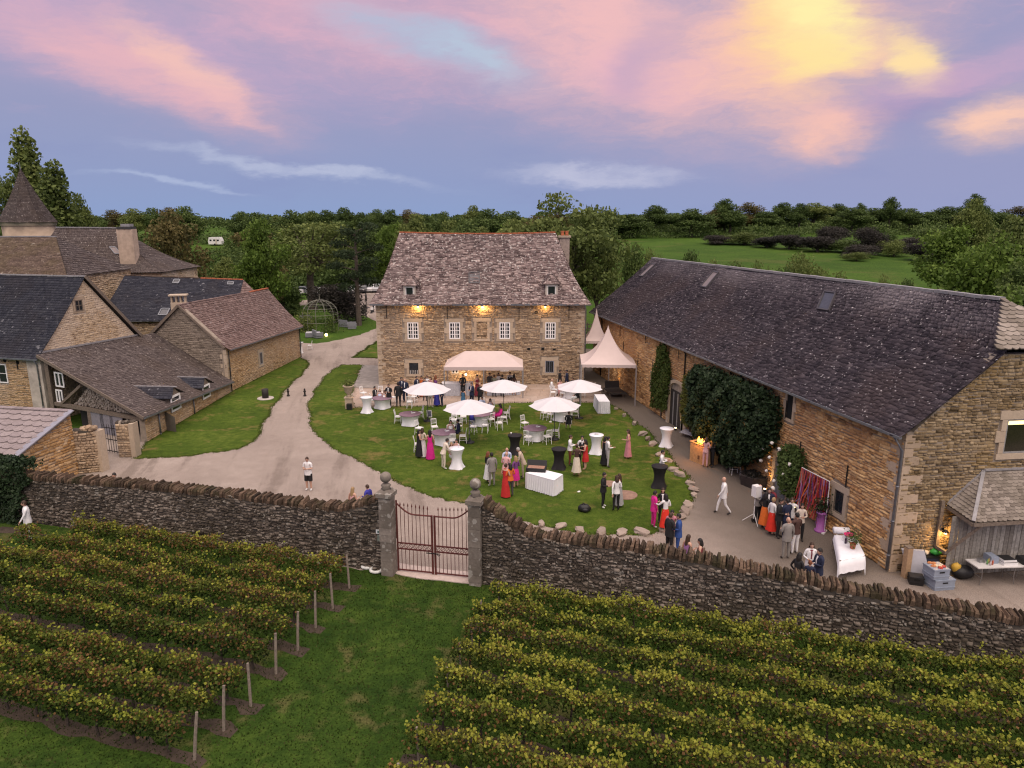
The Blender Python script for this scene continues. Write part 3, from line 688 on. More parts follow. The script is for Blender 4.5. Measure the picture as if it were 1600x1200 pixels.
# chimney
cp = aty(882, 371, 63.4); m = MB(); cb = V(cp[0], 63.4, 0)
masonry_c = m.obox(V(cp[0], 63.4, (cp[2]+7.5)/2), V(.42, 0, 0), V(0, .42, 0), V(0, 0, (cp[2]-7.5)/2)); ch = m.build('chimney', pm('chimney_render', (.34, .275, .235), .9, var=.2, scale=4., bmp=.2), manor)
m = MB(); m.box(V(cp[0], 63.4, cp[2]+.08), (1.08, 1.08, .16)); m.build('chimney_cap', ST_DRESSED, ch)
for dx_ in (-.18, .2): m = MB(); m.lathe([(.17, .16), (.14, .3), (.15, .5), (.18, .56)], 10, V(cp[0]+dx_, 63.4, cp[2])); m.build('chimney_pot', TERRA, ch, True)
for x, y, nm in ((653, 473, 'beneath the dormer left of the blocked window'), (754, 474, 'above the blocked window'), (852, 471.5, 'beneath the dormer nearer the chimney')):
    p = aty(x, y, FY-.05); p[2] = EZ - .22; wall_lamp(p, fn, 'lit warm wall lamp under the manor eave ' + nm, 38. if x < 800 else 16.)

# ================================================================== LONG BARN
BC = V(14.62, 25.2, 0); bd = unit((-.191, .9816, 0)); bn = V(-bd[1], bd[0], 0); bg = unit((.992, .125, 0)); BL = 38.2; BE0, BE1 = 5.68, 5.5; BW = 10.3
barn = thing('stone_barn', (BC + bd*BL/2 + bg*BW/2), 'long rubble stone barn with a dark slate roof and three roof lights', 'barn')
BF = BC + bd*BL; wo_ = BF; wU = -bd
def bw(px, py): p = onp(px, py, BC, bn); return float(np.dot(p-BF, wU)), float(p[2])
def bw_rect(x0, y0, x1, y1):
    """pixel corners: top-left and bottom-right of an opening in the long wall"""
    a, b = bw(x0, y0), bw(x1, y1); s0, s1 = sorted((a[0], b[0])); t0, t1 = sorted((a[1], b[1])); return s0, t0, s1-s0, t1-t0
arch_s, _ = bw(1047, 640); arch_e, _ = bw(1071, 655); arch_h = 2.35
sw_ = bw(1300, 775), bw(1319, 800)
small_s, small_t = bw(1303, 797); small_w, small_h = .62, 1.0
door_s, door_t = bw(1211, 762); door_w = 1.05; door_h = 2.0
slot_s, slot_t = bw(1018, 605)
oldw_s, oldw_t = bw(1229, 652)
bh = [(arch_s-.35, 0, arch_e+.35, arch_h+.75), (small_s-.26, small_t-.2, small_s+small_w+.26, small_t+small_h+.3), (door_s-.2, 0, door_s+door_w+.2, 2.3), (slot_s-.2, slot_t-.15, slot_s+.75, slot_t+1.15), (oldw_s-.2, oldw_t-.2, oldw_s+.7, oldw_t+1.5)]
masonry(barn, wo_, wU, [(0, 0), (BL, 0), (BL, BE0-.05), (0, BE1-.05)], ST_BARN, MORTAR, .08, .16, .16, .5, bh, depth=.045, wall_name='long_wall')
hipz, s_h = 8.78, 3.15
gy0 = BC
gpoly = [(0, 0), (BW, 0), (BW, BE0-.3), (BW-s_h, hipz-.3), (s_h, hipz-.3), (0, BE0-.3)]
def bgp(px, py): p = onp(px, py, BC, (bg[1], -bg[0], 0)); return float(np.dot(p-BC, bg)), float(p[2])
gw = [bgp(1564, 708), bgp(1598, 654)]; gws, gwt, gww, gwh = gw[0][0], gw[0][1], 1.05, gw[1][1]-gw[0][1]
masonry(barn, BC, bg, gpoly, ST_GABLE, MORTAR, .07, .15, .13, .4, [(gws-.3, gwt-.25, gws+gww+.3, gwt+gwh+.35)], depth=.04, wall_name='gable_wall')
masonry(barn, BF + bg*BW, -bg, [(0, 0), (BW, 0), (BW, BE1), (BW/2, 9.7), (0, BE1)], ST_BARN, MORTAR, .15, .3, .3, .8, wall_name='far_gable')
m = MB(); m.obox(BC + bd*BL/2 + bg*(BW-.2) + V(0, 0, 2.7), bd*BL/2, V(-bd[1], bd[0], 0)*.15, V(0, 0, 2.7)); m.build('rear_wall', MORTAR, barn)
quoins(barn, BC, bg, bd, 0, BE0-.15, ST_QUOIN, big=(.55, .85), h=(.3, .46), proud=.05)
quoins(barn, BF, bg, -bd, 0, BE1-.15, ST_QUOIN, big=(.5, .8), h=(.3, .46), proud=.05)
gN = V(bg[1], -bg[0], 0)
surround(barn, BC, bg, gN, gws, gwt, gww, gwh, ST_DRESSED, .26, .34, .24, .08); gwin = casement(barn, BC, bg, gN, gws, gwt, gww, gwh, pm('grey_wood_frame', (.26, .255, .25), .7), 1, 1, leafs=1, fr=.06, glass=pm('clear_dim_glass', (.022, .02, .012), .1, spec=.5))
m = MB(); pc = BC + bg*(gws+gww*.48) + V(0, 0, gwt+gwh-.14) + gN*.022; m.obox(pc, bg*gww*.40, V(0, 0, .075), gN*.012); m.build('lit_ceiling_tube', pm('lit_tube', (.9, .75, .4), .5, emit=(1, .70, .27), es=1.3), gwin)
# long wall openings
bN = bn*1.0; bN = V(-bd[1], bd[0], 0); bN = bN if bN[0] < 0 else -bN
surround(barn, wo_, wU, bN, small_s, small_t, small_w, small_h, ST_DRESSED, .24, .28, .2, .08, toothed=False); casement(barn, wo_, wU, bN, small_s, small_t, small_w, small_h, OAK, 1, 1, leafs=1, fr=.04)
surround(barn, wo_, wU, bN, slot_s, slot_t, .5, 1.0, ST_QUOIN, .18, .2, .15, .07, toothed=False); casement(barn, wo_, wU, bN, slot_s, slot_t, .5, 1.0, OAK, 1, 1, leafs=1, fr=.05)
surround(barn, wo_, wU, bN, oldw_s, oldw_t, .5, 1.3, ST_QUOIN, .18, .2, .15, .07)
m = MB(); m.obox(wo_ + wU*(oldw_s+.25) + V(0, 0, oldw_t+.65) + bN*.01, wU*.25, V(0, 0, .65), bN*.01); m.build('slit_window', pm('hole_black', (.01, .01, .01), 1.), barn)
# arched doorway
aw = arch_e - arch_s; ac = (arch_s+arch_e)/2; P = lambda s, t, d_=0.: wo_ + wU*s + V(0, 0, t) + bN*d_
m = MB(); m.obox(P(ac, 1.2, .01), wU*aw/2, V(0, 0, 1.2), bN*.01); dr = m.build('arched_door', pm('door_dark', (.03, .026, .024), .8), barn)
for k in (-1, 0, 1): m = MB(); m.obox(P(ac+k*aw*.27, 1.15, .03), wU*.05, V(0, 0, 1.12), bN*.02); m.build('door_frame', pm('grey_wood_frame', (.26, .255, .25), .7), dr)
for k, sgn in ((0, -1), (1, 1)):
    for i in range(6):
        m = MB(); m.obox(P(ac+sgn*(aw/2+.14+.04*(i % 2)), .2+i*.4, .07), wU*(.15+.04*(i % 2)), V(0, 0, .195), bN*.09); m.build('jamb_stone', ST_DRESSED, barn)
for i in range(7):
    a0 = math.pi*(i/7); a1 = math.pi*((i+1)/7); rr = aw/2+.02; pts = []
    for a, r in ((a0, rr), (a1, rr), (a1, rr+.34), (a0, rr+.34)): pts.append(P(ac + math.cos(a)*r, 2.3 + math.sin(a)*r*.55, -.02))
    m = MB(); m.prism(pts, bN*.17); m.build('voussoir', ST_DRESSED, barn)
# grey plank door
for k in range(5): m = MB(); m.obox(P(door_s+door_w*(k+.5)/5, door_h/2, .02), wU*(door_w/10-.008), V(0, 0, door_h/2), bN*.02); m.build('door_plank', pm('grey_door_boards', (.16, .165, .18), .8, var=.2), barn)
for i in range(5):
    for e in (door_s-.13, door_s+door_w+.13): m = MB(); m.obox(P(e, .22+i*.42, .05), wU*.12, V(0, 0, .2), bN*.07); m.build('jamb_stone', ST_QUOIN, barn)
m = MB(); m.obox(P(door_s+door_w/2, door_h+.12, .05), wU*(door_w/2+.3), V(0, 0, .13), bN*.07); m.build('lintel', ST_QUOIN, barn)
for x, y, h in ((1252, 703, .8), (1325, 744, .95), (1230, 640, .9), (970, 517, .9), (1010, 527, .9), (998, 560, 1.), (1021, 572, 1.), (1062, 549, .9), (975, 545, 1.2), (1135, 600, .8)):
    s, t = bw(x, y); anchor(barn, P(s, t), wU, bN, h)
# roof
def bp(s, z, back=0.): return BC + bg*s + bd*back + V(0, 0, z)
rz0, rz1 = 10.22, 9.95; bk = (hipz-BE0)/(rz0-BE0); hb = 2.2; ovg = .22
def barn_left(a, b):
    """a: 0 far .. 1 near; b: eave .. ridge"""
    z = lerp([BE1-.12+(rz1-BE1+.12)*b], [BE0-.12+(rz0-BE0+.12)*b], a)[0]
    s = -.32 + (BW/2+.32)*b; near = -ovg + (0 if b < bk else (hb+ovg)*(b-bk)/(1-bk)); far = BL + .2
    p = BC + bg*s + bd*(far*(1-a) + near*a) + V(0, 0, z)
    p[2] += -.10*math.sin(math.pi*b)*1. + (.05*math.sin(a*9.)+.035*math.sin(a*23.+1))*b; return p
slates(barn, barn_left, 38.5, 7.1, SL_BARN, UNDER, sw=(.15, .32), row=.185, thick=.026, ragged=.16, lift=.015)
slates(barn, quad_f(bp(BW+.3, BE0-.12, -ovg), bp(BW+.3, BE1-.12, BL+.2), bp(BW/2, rz0, hb), bp(BW/2, rz1, BL+.2)), 38, 7., SL_BARN, UNDER, sw=(.4, .7), row=.4)
ridge_cap(barn, bp(BW/2, rz0+.03, hb), bp(BW/2, rz1+.03, BL+.2), LEAD, .14, n=42)
m = MB(); m.bar(bp(-.40, BE0-.2, -.2), bp(-.40, BE1-.2, BL+.2), .12, .1); m.build('gutter', ZINC, barn)
pipe(barn, [bp(-.38, BE0-.25, .12), bp(-.05, BE0-.75, .1) - bd*.14 + bN*.1, bp(-.05, .1, .1) - bd*.14 + bN*.1], .055)
s, _ = bw(1073, 560); pipe(barn, [P(s, BE0-.25, .3), P(s, BE0-.6, .1), P(s, .1, .1)], .05, mat=IRON)
s, _ = bw(942, 510); pipe(barn, [P(s, BE1-.25, .3), P(s, BE1-.6, .1), P(s, .1, .1)], .05, mat=IRON)
for x, y, ww, hh, gl in ((1013, 424, .75, 1.5, pm('pinkish_glass', (.20, .165, .16), .35, spec=.3)), (1112, 440, .8, 1.55, pm('pinkish_glass', (.20, .165, .16), .35, spec=.3)), (1287, 471, .95, 1.45, SKYGLASS)):
    c, U, Dn, N = roof_frame(barn_left, *roof_hit(x, y, barn_left)); skylight(barn, c, U, Dn, N, ww, hh, pm('dark_skylight_frame', (.06, .055, .06), .5), gl)

# tiles laid one by one: each is an object of its own sharing a few meshes
def tile_meshes(mat, n=6, t=.05, rounded=True):
    out = []
    for k in range(n):
        m = MB(); pr = []
        b = [(-.5, .5), (-.5, -.3), (-.28, -.46), (0, -.52), (.28, -.46), (.5, -.3), (.5, .5)] if rounded else [(-.5, .5), (-.5, -.5), (0, -.5), (.5, -.5), (.5, .5)]
        b = [(x*.98, y + (random.uniform(-.05, .05) if y < 0 else 0)) for x, y in b]
        m.prism([(x, y, (0. if y > 0 else .9)) for x, y in b], (0, 0, 1.), random.random()); me = fast_mesh('roof_tile', m.v, m.f, m.r); me.materials.append(mat); out.append(me)
    return out
def lay_tiles(parent, f, mat, tw, row, th=.05, name='roof_tile', rounded=True, limit=290, under=UNDER, lbl='roof'):
    A, B = np.linspace(0, 1, 5), np.linspace(0, 1, 5); a, b = np.meshgrid(A, B); v = np.array([f(x, y) for x, y in zip(a.ravel(), b.ravel())])
    i = (np.arange(4)[:, None]*5 + np.arange(4)[None]).ravel()
    ro = link(lbl, fast_mesh(lbl, v - ROOT[parent.name], np.stack([i, i+1, i+6, i+5], 1)), under, parent); ms = tile_meshes(mat, rounded=rounded)
    hgt = np.linalg.norm(f(.5, 1)-f(.5, 0)); rows = int(hgt/row); cnt = 0
    for r in range(rows):
        bb = (r+.5)/rows; L = np.linalg.norm(f(1, bb)-f(0, bb)); s = -random.uniform(0, tw*.8)
        while s < L - .04:
            ww = tw*random.uniform(.8, 1.2); x0, x1 = max(s, 0), min(s+ww, L); s += ww
            if x1-x0 < .06 or cnt >= limit: continue
            c, U, Dn, N = roof_frame(f, (x0+x1)/2/L, bb); hh = row*1.35
            M = Matrix(((U[0]*(x1-x0), -Dn[0]*hh, N[0]*th, c[0]), (U[1]*(x1-x0), -Dn[1]*hh, N[1]*th, c[1]), (U[2]*(x1-x0), -Dn[2]*hh, N[2]*th, c[2]), (0, 0, 0, 1)))
            rt = Matrix.Translation(Vector(ROOT[parent.name])).inverted()
            o = bpy.data.objects.new(name, random.choice(ms)); COL.objects.link(o); o.parent = ro; o.matrix_local = rt @ M; cnt += 1
    return ro
hipQ0, hipQ1 = bp(s_h-.35, hipz-.08, -.28), bp(BW-s_h+.35, hipz-.08, -.28)
def hip_f(a, b): return lerp(lerp(hipQ0, hipQ1, a), bp(BW/2, rz0+.02, hb), b*.995)
lay_tiles(barn, hip_f, SL_TAN, .34, .24, .045, lbl='hip_roof')

# boarded porch against the barn gable
g0 = onp(1479, 787, BC, gN); g1 = onp(1536, 736, BC, gN); pe = onp(1521, 816, BC + gN*1.35, gN); L_ = 4.2
porch = thing('boarded_porch', (pe[0]+1.4, pe[1]+.6, 0), 'lean-to porch of grey vertical boards with a hipped slate roof on the barn gable', 'porch')
s_e = float(np.dot(pe-BC, bg)); ez_p = pe[2]
eave0 = BC + bg*s_e + gN*1.35 + V(0, 0, ez_p); eave1 = eave0 + bg*L_; top0 = g1 + gN*.03; top1 = top0 + bg*(L_-.2); wl = g0 + gN*.03
lay_tiles(porch, lambda a, b: lerp(lerp(eave0, eave1, a), lerp(top0, top1, a), b), SL_TAN, .21, .15, .03, limit=295)
lay_tiles(porch, lambda a, b: lerp(lerp(wl, eave0, a), lerp(top0, top0, a), b*.98), SL_TAN, .18, .15, .03, lbl='side_roof', limit=120)
m = MB(); m.bar(top0 + V(0, 0, .06), eave0 + V(0, 0, .05), .12, .05); m.bar(wl + V(0, 0, .05), top0 + V(0, 0, .06), .14, .06); m.bar(top0 + V(0, 0, .07), top1 + V(0, 0, .07), .2, .07); m.build('lead_flashing', LEAD, porch)
m = MB(); m.bar(eave0 + V(0, 0, -.1), eave1 + V(0, 0, -.1), .1, .14); m.bar(wl + V(0, 0, -.1), eave0 + V(0, 0, -.1), .1, .12); m.build('eave_beam', OAK, porch)
BOARD = [pm('grey_board_%s' % 'abc'[k], c, .9, var=.3, scale=10., bmp=.3) for k, c in enumerate(((.24, .225, .20), (.30, .285, .26), (.19, .175, .155)))]
bs0 = s_e - .25; k = 0; x = bs0
while x < s_e + L_:
    wd = random.uniform(.13, .2); m = MB(); q = BC + bg*(x+wd/2) + gN*(.62 + random.uniform(-.008, .008)); m.obox(q + V(0, 0, ez_p/2-.02), bg*(wd/2-.008), gN*.015, V(0, 0, ez_p/2-.06)); m.build('wall_board', random.choice(BOARD), porch); x += wd
q0 = BC + bg*(bs0-.05) + gN*.55
m = MB(); m.bar(q0 + V(0, 0, .9), eave0 + V(0, 0, -.15) + bg*.35, .1, .1); m.build('brace', OAK, porch)
m = MB(); m.bar(q0 + gN*-.45 + V(0, 0, 1.), q0 + gN*-.45 + V(0, 0, ez_p+.35), .13, .13); m.build('post', OAK, porch)
m = MB(); m.bar(q0 + gN*-.5 + V(0, 0, 1.), q0 + gN*.1 + V(0, 0, 1.), .12, .12); m.build('bracket', OAK, porch)
lp = onp(1470, 826, BC, gN); wall_lamp(lp + gN*.06, gN, 'lit warm wall lamp on the barn gable beside the boarded porch', 20.)
# ================================================================== BUILDINGS LEFT OF THE DRIVE
def Z_(p, z): return V(p[0], p[1], z)
# gabled house with blue-black slates
AN = V(-31, 45.8, 0); aL = unit((-.97, .24, 0)); aG = unit((.24, .97, 0)); aW, aE, aT = 8.6, 4.75, 9.4
ga = thing('gabled_house', AN + aL*6 + aG*4.3, 'stone house with blue-black slate roof and a pale rubble gable', 'house')
gaN = V(aG[1], -aG[0], 0); eN = V(-aL[1], aL[0], 0); eN = eN if eN[1] < 0 else -eN
def ag(px, py): p = onp(px, py, AN, gaN); return float(np.dot(p-AN, aG)), float(p[2])
ws, wt = ag(118, 486.5); ww, wh = .62, .75
masonry(ga, AN, aG, [(0, 0), (aW, 0), (aW, aE-.22), (aW/2, aT-.2), (0, aE-.22)], ST_PALE, pm('pale_render', (.50, .415, .32), .95, var=.2, scale=2., bmp=.3), .09, .17, .15, .42, [(ws-.25, wt-.2, ws+ww+.25, wt+wh+.25)], depth=.02, wall_name='gable_wall')
surround(ga, AN, aG, gaN, ws, wt, ww, wh, ST_QUOIN, .2, .22, .15, .04, toothed=False); casement(ga, AN, aG, gaN, ws, wt, ww, wh, OAK, 1, 2, leafs=2, fr=.05)
masonry(ga, AN + aL*22, -aL, [(0, 0), (22, 0), (22, aE), (0, aE)], ST_OCHRE, MORTAR, .08, .15, .18, .5, [(22-3.6, 2.6, 22-2.85, 3.9)], depth=.03, wall_name='eave_wall')
casement(ga, AN + aL*22, -aL, eN, 22-3.6, 2.6, .75, 1.3, WHITE, 1, 2, leafs=1)
m = MB(); m.obox(AN + aG*.2 + gaN*.05 + V(0, 0, 2.3), aG*.3, gaN*.06, V(0, 0, 2.3)); m.obox(AN + aL*.5 + eN*.04 + V(0, 0, 2.3), aL*.55, eN*.05, V(0, 0, 2.3)); m.build('render_strip', pm('pale_old_render', (.46, .41, .35), .95, var=.3, scale=1.5, bmp=.3), ga)
for px_, py_ in ((8, 563), (28, 566)):
    p = onp(px_, py_, AN, eN); m = MB(); m.obox(p + eN*.04, aL*.1, V(0, 0, .12), eN*.015); m.build('putlog_hole', pm('hole_black', (.01, .01, .01), 1.), ga)
p = onp(28, 570, AN, eN); anchor(ga, p, aL, eN, .6)
pA = AN + aL*22; o_ = -aG*.35; q_ = -aL*.22
slates(ga, quad_f(Z_(pA + o_, aE-.3), Z_(AN + o_ + q_, aE-.3), Z_(pA + aG*aW/2, aT), Z_(AN + aG*aW/2 + q_, aT), .12), 22, 6.5, SL_BLUE, UNDER, sw=(.16, .3), row=.19, thick=.018, ragged=.04, lift=.012)
slates(ga, quad_f(Z_(AN + aG*(aW+.35) + q_, aE-.3), Z_(pA + aG*(aW+.35), aE-.3), Z_(AN + aG*aW/2 + q_, aT), Z_(pA + aG*aW/2, aT), .12), 22, 6.5, SL_BLUE, UNDER, sw=(.3, .6), row=.35, thick=.018)
ridge_cap(ga, Z_(AN + aG*aW/2 + q_, aT+.03), Z_(pA + aG*aW/2, aT+.03), LEAD, .1)
m = MB(); m.bar(Z_(AN + aG*(aW+.35) + q_, aE-.25), Z_(AN + aG*aW/2 + q_, aT+.05), .06, .22); m.build('barge_board', OAK, ga)
m = MB(); m.bar(Z_(AN + o_ + q_ + eN*.05, aE-.36), Z_(pA + o_ + eN*.05, aE-.36), .11, .1); m.build('gutter', ZINC, ga)
pipe(ga, [Z_(AN + eN*.35 + aL*.1, aE-.4), Z_(AN + eN*.14 + aL*.15, aE-.8), Z_(AN + eN*.14 + aL*.15, .1)], .045)

# lean-to shed with two dormers
SN, SF = V(-22.4, 41.7, 0), V(-22.25, 54.4, 0)
shed = thing('lean_to_shed', (-25.5, 48, 0), 'low lean-to shed with a wide grey-brown slate roof and two small dormers', 'shed')
sU = unit(SF-SN); sN = V(sU[1], -sU[0], 0); sL = np.linalg.norm(SF-SN)
masonry(shed, SN, sU, [(0, 0), (sL, 0), (sL, .95), (0, 1.85)], ST_OCHRE, MORTAR, .08, .15, .16, .46, depth=.035, wall_name='low_wall')
fA, fB = Z_(AN + gaN*.1, 0), SN; fU = unit(fB-fA); fN = V(fU[1], -fU[0], 0); fL = np.linalg.norm(fB-fA)
def sf(px, py, d_=0.): p = onp(px, py, fA + fN*d_, fN); return p
e0, e1, t0, t1 = V(-22.05, 40.95, 1.78), V(-21.95, 54.5, .9), AN + V(.05, -.35, 4.72), V(-28.5, 56.1, 4.5)
shed_f = quad_f(e0, e1, t0, t1, .05)
slates(shed, shed_f, 13.6, 9.5, SL_GREY, UNDER, sw=(.16, .36), row=.19, thick=.03, ragged=.08, lift=.015)
m = MB(); m.bar(e0 + V(0, 0, -.08), t0 + V(0, 0, -.08), .05, .2); m.build('verge_board', OAK, shed)
m = MB(); m.bar(e0 + V(.06, 0, -.06), e1 + V(.06, 0, -.06), .1, .1); m.build('gutter', ZINC, shed)
m = MB(); m.bar(t0 + V(.05, .3, .1), t1 + V(-.35, -1.7, .14), .12, .12); m.build('lead_flashing', LEAD, shed)
for k_, zz in ((.12, 1.45), (.5, 1.2)): b_ = lerp(SN, SF, k_) + sN*.1; pipe(shed, [Z_(b_, zz), Z_(b_, .05)], .045)
# dormers of the shed
for (xa, ya, xb, yb) in ((268, 613, 280, 645), (317, 598, 326.5, 625)):
    a, b = onp(xa, yb, SN + sN*.06, sN), onp(xb, ya, SN + sN*.06, sN); w_ = abs(np.dot(b-a, sU)); h = abs(b[2]-a[2]); o = Z_(a, min(a[2], b[2]))
    m = MB(); m.obox(o + sU*w_/2 - sN*.9 + V(0, 0, h/2), sU*w_/2, sN*.85, V(0, 0, h/2)); dm = m.build('dormer', OAK, shed)
    casement(dm, o, sU, sN, 0, 0, w_, h, WHITE, 1, 3, leafs=1, fr=.13)
    rz = o[2]+h; rp = o + sU*w_/2 + V(0, 0, h+.5); bkp = rp - sN*3.3 + V(0, 0, .05)
    for sg in (-1, 1):
        ea = o + sU*(w_/2 + sg*(w_/2+.22)) + V(0, 0, h-.05); eb = ea - sN*2.6 + V(0, 0, .1)
        pts = (eb, ea + sN*.25, bkp, rp) if sg < 0 else (ea + sN*.25, eb, rp, bkp)
        slates(shed, quad_f(*pts), 2.6, .9, SL_BLUE if sg < 0 else SL_GREY, UNDER, sw=(.16, .3), row=.18, thick=.025, name='dormer_roof', nseg=3)
    m = MB(); m.add([o + V(0, 0, h), o + sU*w_ + V(0, 0, h), rp - sN*.02], [(0, 1, 2)]); m.build('dormer_gable', OAK, dm)
    ridge_cap(shed, rp + sN*.2 + V(0, 0, .03), bkp + V(0, 0, .03), LEAD, .06)
# timber front
PP = lambda s, z, d_=0.: fA + fU*s + V(0, 0, z) + fN*d_
m = MB(); m.add([PP(.3, 0, -2.2), PP(fL-.1, 0, -2.2), PP(fL-.1, 1.0, -2.2), PP(.3, 3.9, -2.2)], [(0, 1, 2, 3)]); m.build('inner_wall', pm('dim_shed_wall', (.13, .115, .10), .95, var=.3, scale=1.5), shed)
bz = sf(150, 641)[2]
def beam(s0, z0, s1, z1, w_=.18, nm='beam', d_=0.): m = MB(); m.bar(PP(s0, z0, d_), PP(s1, z1, d_), w_, w_); return m.build(nm, OAK, shed)
beam(.9, bz, fL-.05, bz-.06, .22); beam(.55, 0, .55, 4.2, .24, 'post'); s_ = float(np.dot(sf(141, 650)-fA, fU)); beam(s_, 0, s_, bz, .22, 'post')
sa = float(np.dot(sf(98, 630)-fA, fU)); sb = float(np.dot(sf(128, 602)-fA, fU)); beam(sa, sf(98, 630)[2], sb, sf(128, 602)[2], .17, 'brace', .05)
for k, (pa, pb) in enumerate((((86, 583), (96, 604)), ((88, 610), (95, 629)))):
    p0_, p1_ = sf(pa[0], pb[1]), sf(pb[0], pa[1]); s0 = np.dot(p0_-fA, fU); s1 = np.dot(p1_-fA, fU)
    casement(shed, fA - fN*.1, fU, fN, s0, p0_[2], s1-s0, p1_[2]-p0_[2], WHITE, 1, 1, leafs=2, fr=.09)
# stacked firewood in the gable of the shed
lg = MB(); tl, tr = sf(116, 636), sf(208, 640); tp_ = sf(137, 606); sl0, sl1, sp_, zp = np.dot(tl-fA, fU), np.dot(tr-fA, fU), np.dot(tp_-fA, fU), tp_[2]
z = bz + .18
while z < zp:
    k = (z-bz-.1)/(zp-bz-.1); a, b = sl0 + (sp_-sl0)*k, sl1 + (sp_-sl1)*k; s = a
    while s < b:
        r = random.uniform(.045, .075); lg.tube([PP(s, z+random.uniform(-.015, .015), random.uniform(-.12, .0)), PP(s, z, -.6)], r, 7, rnd=random.random()); s += r*2.05
    z += .105
lg.build('stacked_firewood', masonry_mat('log_ends', [(.16, .13, .11), (.27, .23, .20), (.36, .32, .285)], bmp=.3, grain=20.), shed, kind='stuff')
# grey doors
for k, (pa, pb) in enumerate(((145, 161), (161.5, 176), (176.5, 190))):
    p0_, p1_ = sf(pa, 690, .02), sf(pb, 645, .02); s0, s1 = np.dot(p0_-fA, fU), np.dot(p1_-fA, fU)
    m = MB(); m.obox(PP((s0+s1)/2, (bz-.1)/2, .02-.1*k*0), fU*((s1-s0)/2-.012), V(0, 0, (bz-.12)/2), fN*.03); m.build('door_panel', pm('lilac_grey_door', (.22, .21, .235), .7, var=.15), shed)
m = MB(); s0 = np.dot(sf(113, 650)-fA, fU); s1 = np.dot(sf(138, 650)-fA, fU); m.obox(PP((s0+s1)/2, bz/2-.05, -.6), fU*(s1-s0)/2, V(0, 0, bz/2-.05), fN*.03); m.build('dark_doorway', pm('door_dark', (.03, .026, .024), .8), shed)

# cottage with reddish tiles
KN, KF = V(-22.3, 54.5, 0), V(-21.0, 69.3, 0); kU = unit(KF-KN); kN = V(kU[1], -kU[0], 0); kG = unit((-.965, .262, 0)); kW = 7.55; kE, kT = 3.6, 6.75; kE2 = 3.2
cot = thing('stone_cottage', (-24.5, 61, 0), 'stone cottage with a reddish stone-tile roof beside the lawn', 'house')
kL = np.linalg.norm(KF-KN); KW2 = KN + kG*kW
def kw(px, py): p = onp(px, py, KN, kN); return float(np.dot(p-KN, kU)), float(p[2])
ks, kt = kw(406, 570); kw_, kh = .55, 1.05
masonry(cot, KN, kU, [(0, 0), (kL, 0), (kL, kE2), (0, kE)], ST_OCHRE, MORTAR, .08, .15, .16, .46, [(ks-.28, kt-.2, ks+kw_+.28, kt+kh+.28)], depth=.035, wall_name='long_wall')
surround(cot, KN, kU, kN, ks, kt, kw_, kh, ST_DRESSED, .2, .26, .18, .05); casement(cot, KN, kU, kN, ks, kt, kw_, kh, pm('grey_wood_frame', (.26, .255, .25), .7), 1, 1, leafs=1, fr=.06)
masonry(cot, KW2, -kG, [(0, 0), (kW, 0), (kW, kE), (kW*.49, kT), (0, kE)], masonry_mat('grey_rubble', [(.11, .09, .07), (.20, .165, .13), (.26, .215, .17), (.31, .26, .21)], (.19, .155, .125), .4, .4), MORTAR, .09, .2, .18, .5, depth=.03, wall_name='gable_wall')
quoins(cot, KN, kG, kU, 0, kE-.2, ST_DRESSED, big=(.4, .6), h=(.3, .42))
RK0, RK1 = KN + kG*kW*.51 - kU*.2, V(-24.1, 70.4, 0)
slates(cot, quad_f(Z_(KN + kN*.35 - kU*.2, kE-.15), Z_(KF + kN*.35 + kU*.3, kE2-.12), Z_(RK0, kT+.03), Z_(RK1, 6.62), .22), 15.2, 5., SL_RED, UNDER, sw=(.16, .34), row=.19, thick=.035, ragged=.1, lift=.02)
slates(cot, quad_f(Z_(KW2 + kU*15.5 + kG*.3, kE2-.1), Z_(KW2 + kG*.3 - kU*.2, kE-.1), Z_(RK1, 6.62), Z_(RK0, kT+.03), .2), 15.2, 5., SL_RED, UNDER, sw=(.2, .4), row=.25, thick=.03)
ridge_cap(cot, Z_(RK0, kT+.07), Z_(lerp(RK0, RK1, .75), 6.68), SL_RED, .09); ridge_cap(cot, Z_(lerp(RK0, RK1, .76), 6.7), Z_(RK1, 6.7), TERRA, .1)
m = MB(); m.bar(Z_(KN + kN*.42, kE-.2), Z_(KF + kN*.42, kE2-.18), .1, .1); m.build('gutter', ZINC, cot)
m = MB(); m.bar(Z_(KW2 - kU*.2 + kG*.3, kE-.08), Z_(RK0, kT+.02), .06, .2); m.bar(Z_(KN - kU*.2, kE-.05), Z_(RK0, kT+.02), .06, .16); m.build('barge_board', OAK, cot)
pipe(cot, [Z_(KN + kN*.14 + kU*.15, kE-.3), Z_(KN + kN*.14 + kU*.15, .05)], .045, mat=IRON); pipe(cot, [Z_(KF + kN*.14 - kU*.15, kE2-.3), Z_(KF + kN*.14 - kU*.15, .05)], .045, mat=IRON)
cc = aty(280, 475, 56.6); m = MB(); m.box(V(cc[0], cc[1], cc[2]-.5), (1.15, .7, 1.3), R(15)); chm = m.build('chimney', ST_DRESSED, cot)
m = MB(); m.box(V(cc[0], cc[1], cc[2]+.72), (1.35, .9, .1), R(15)); m.build('chimney_slab', ST_DRESSED, chm)
for k_ in range(4): m = MB(); m.box(V(cc[0]+(k_-1.5)*.33*.965, cc[1]-(k_-1.5)*.33*-.26, cc[2]+.4), (.12, .5, .56), R(15)); m.build('chimney_pier', ST_DRESSED, chm)

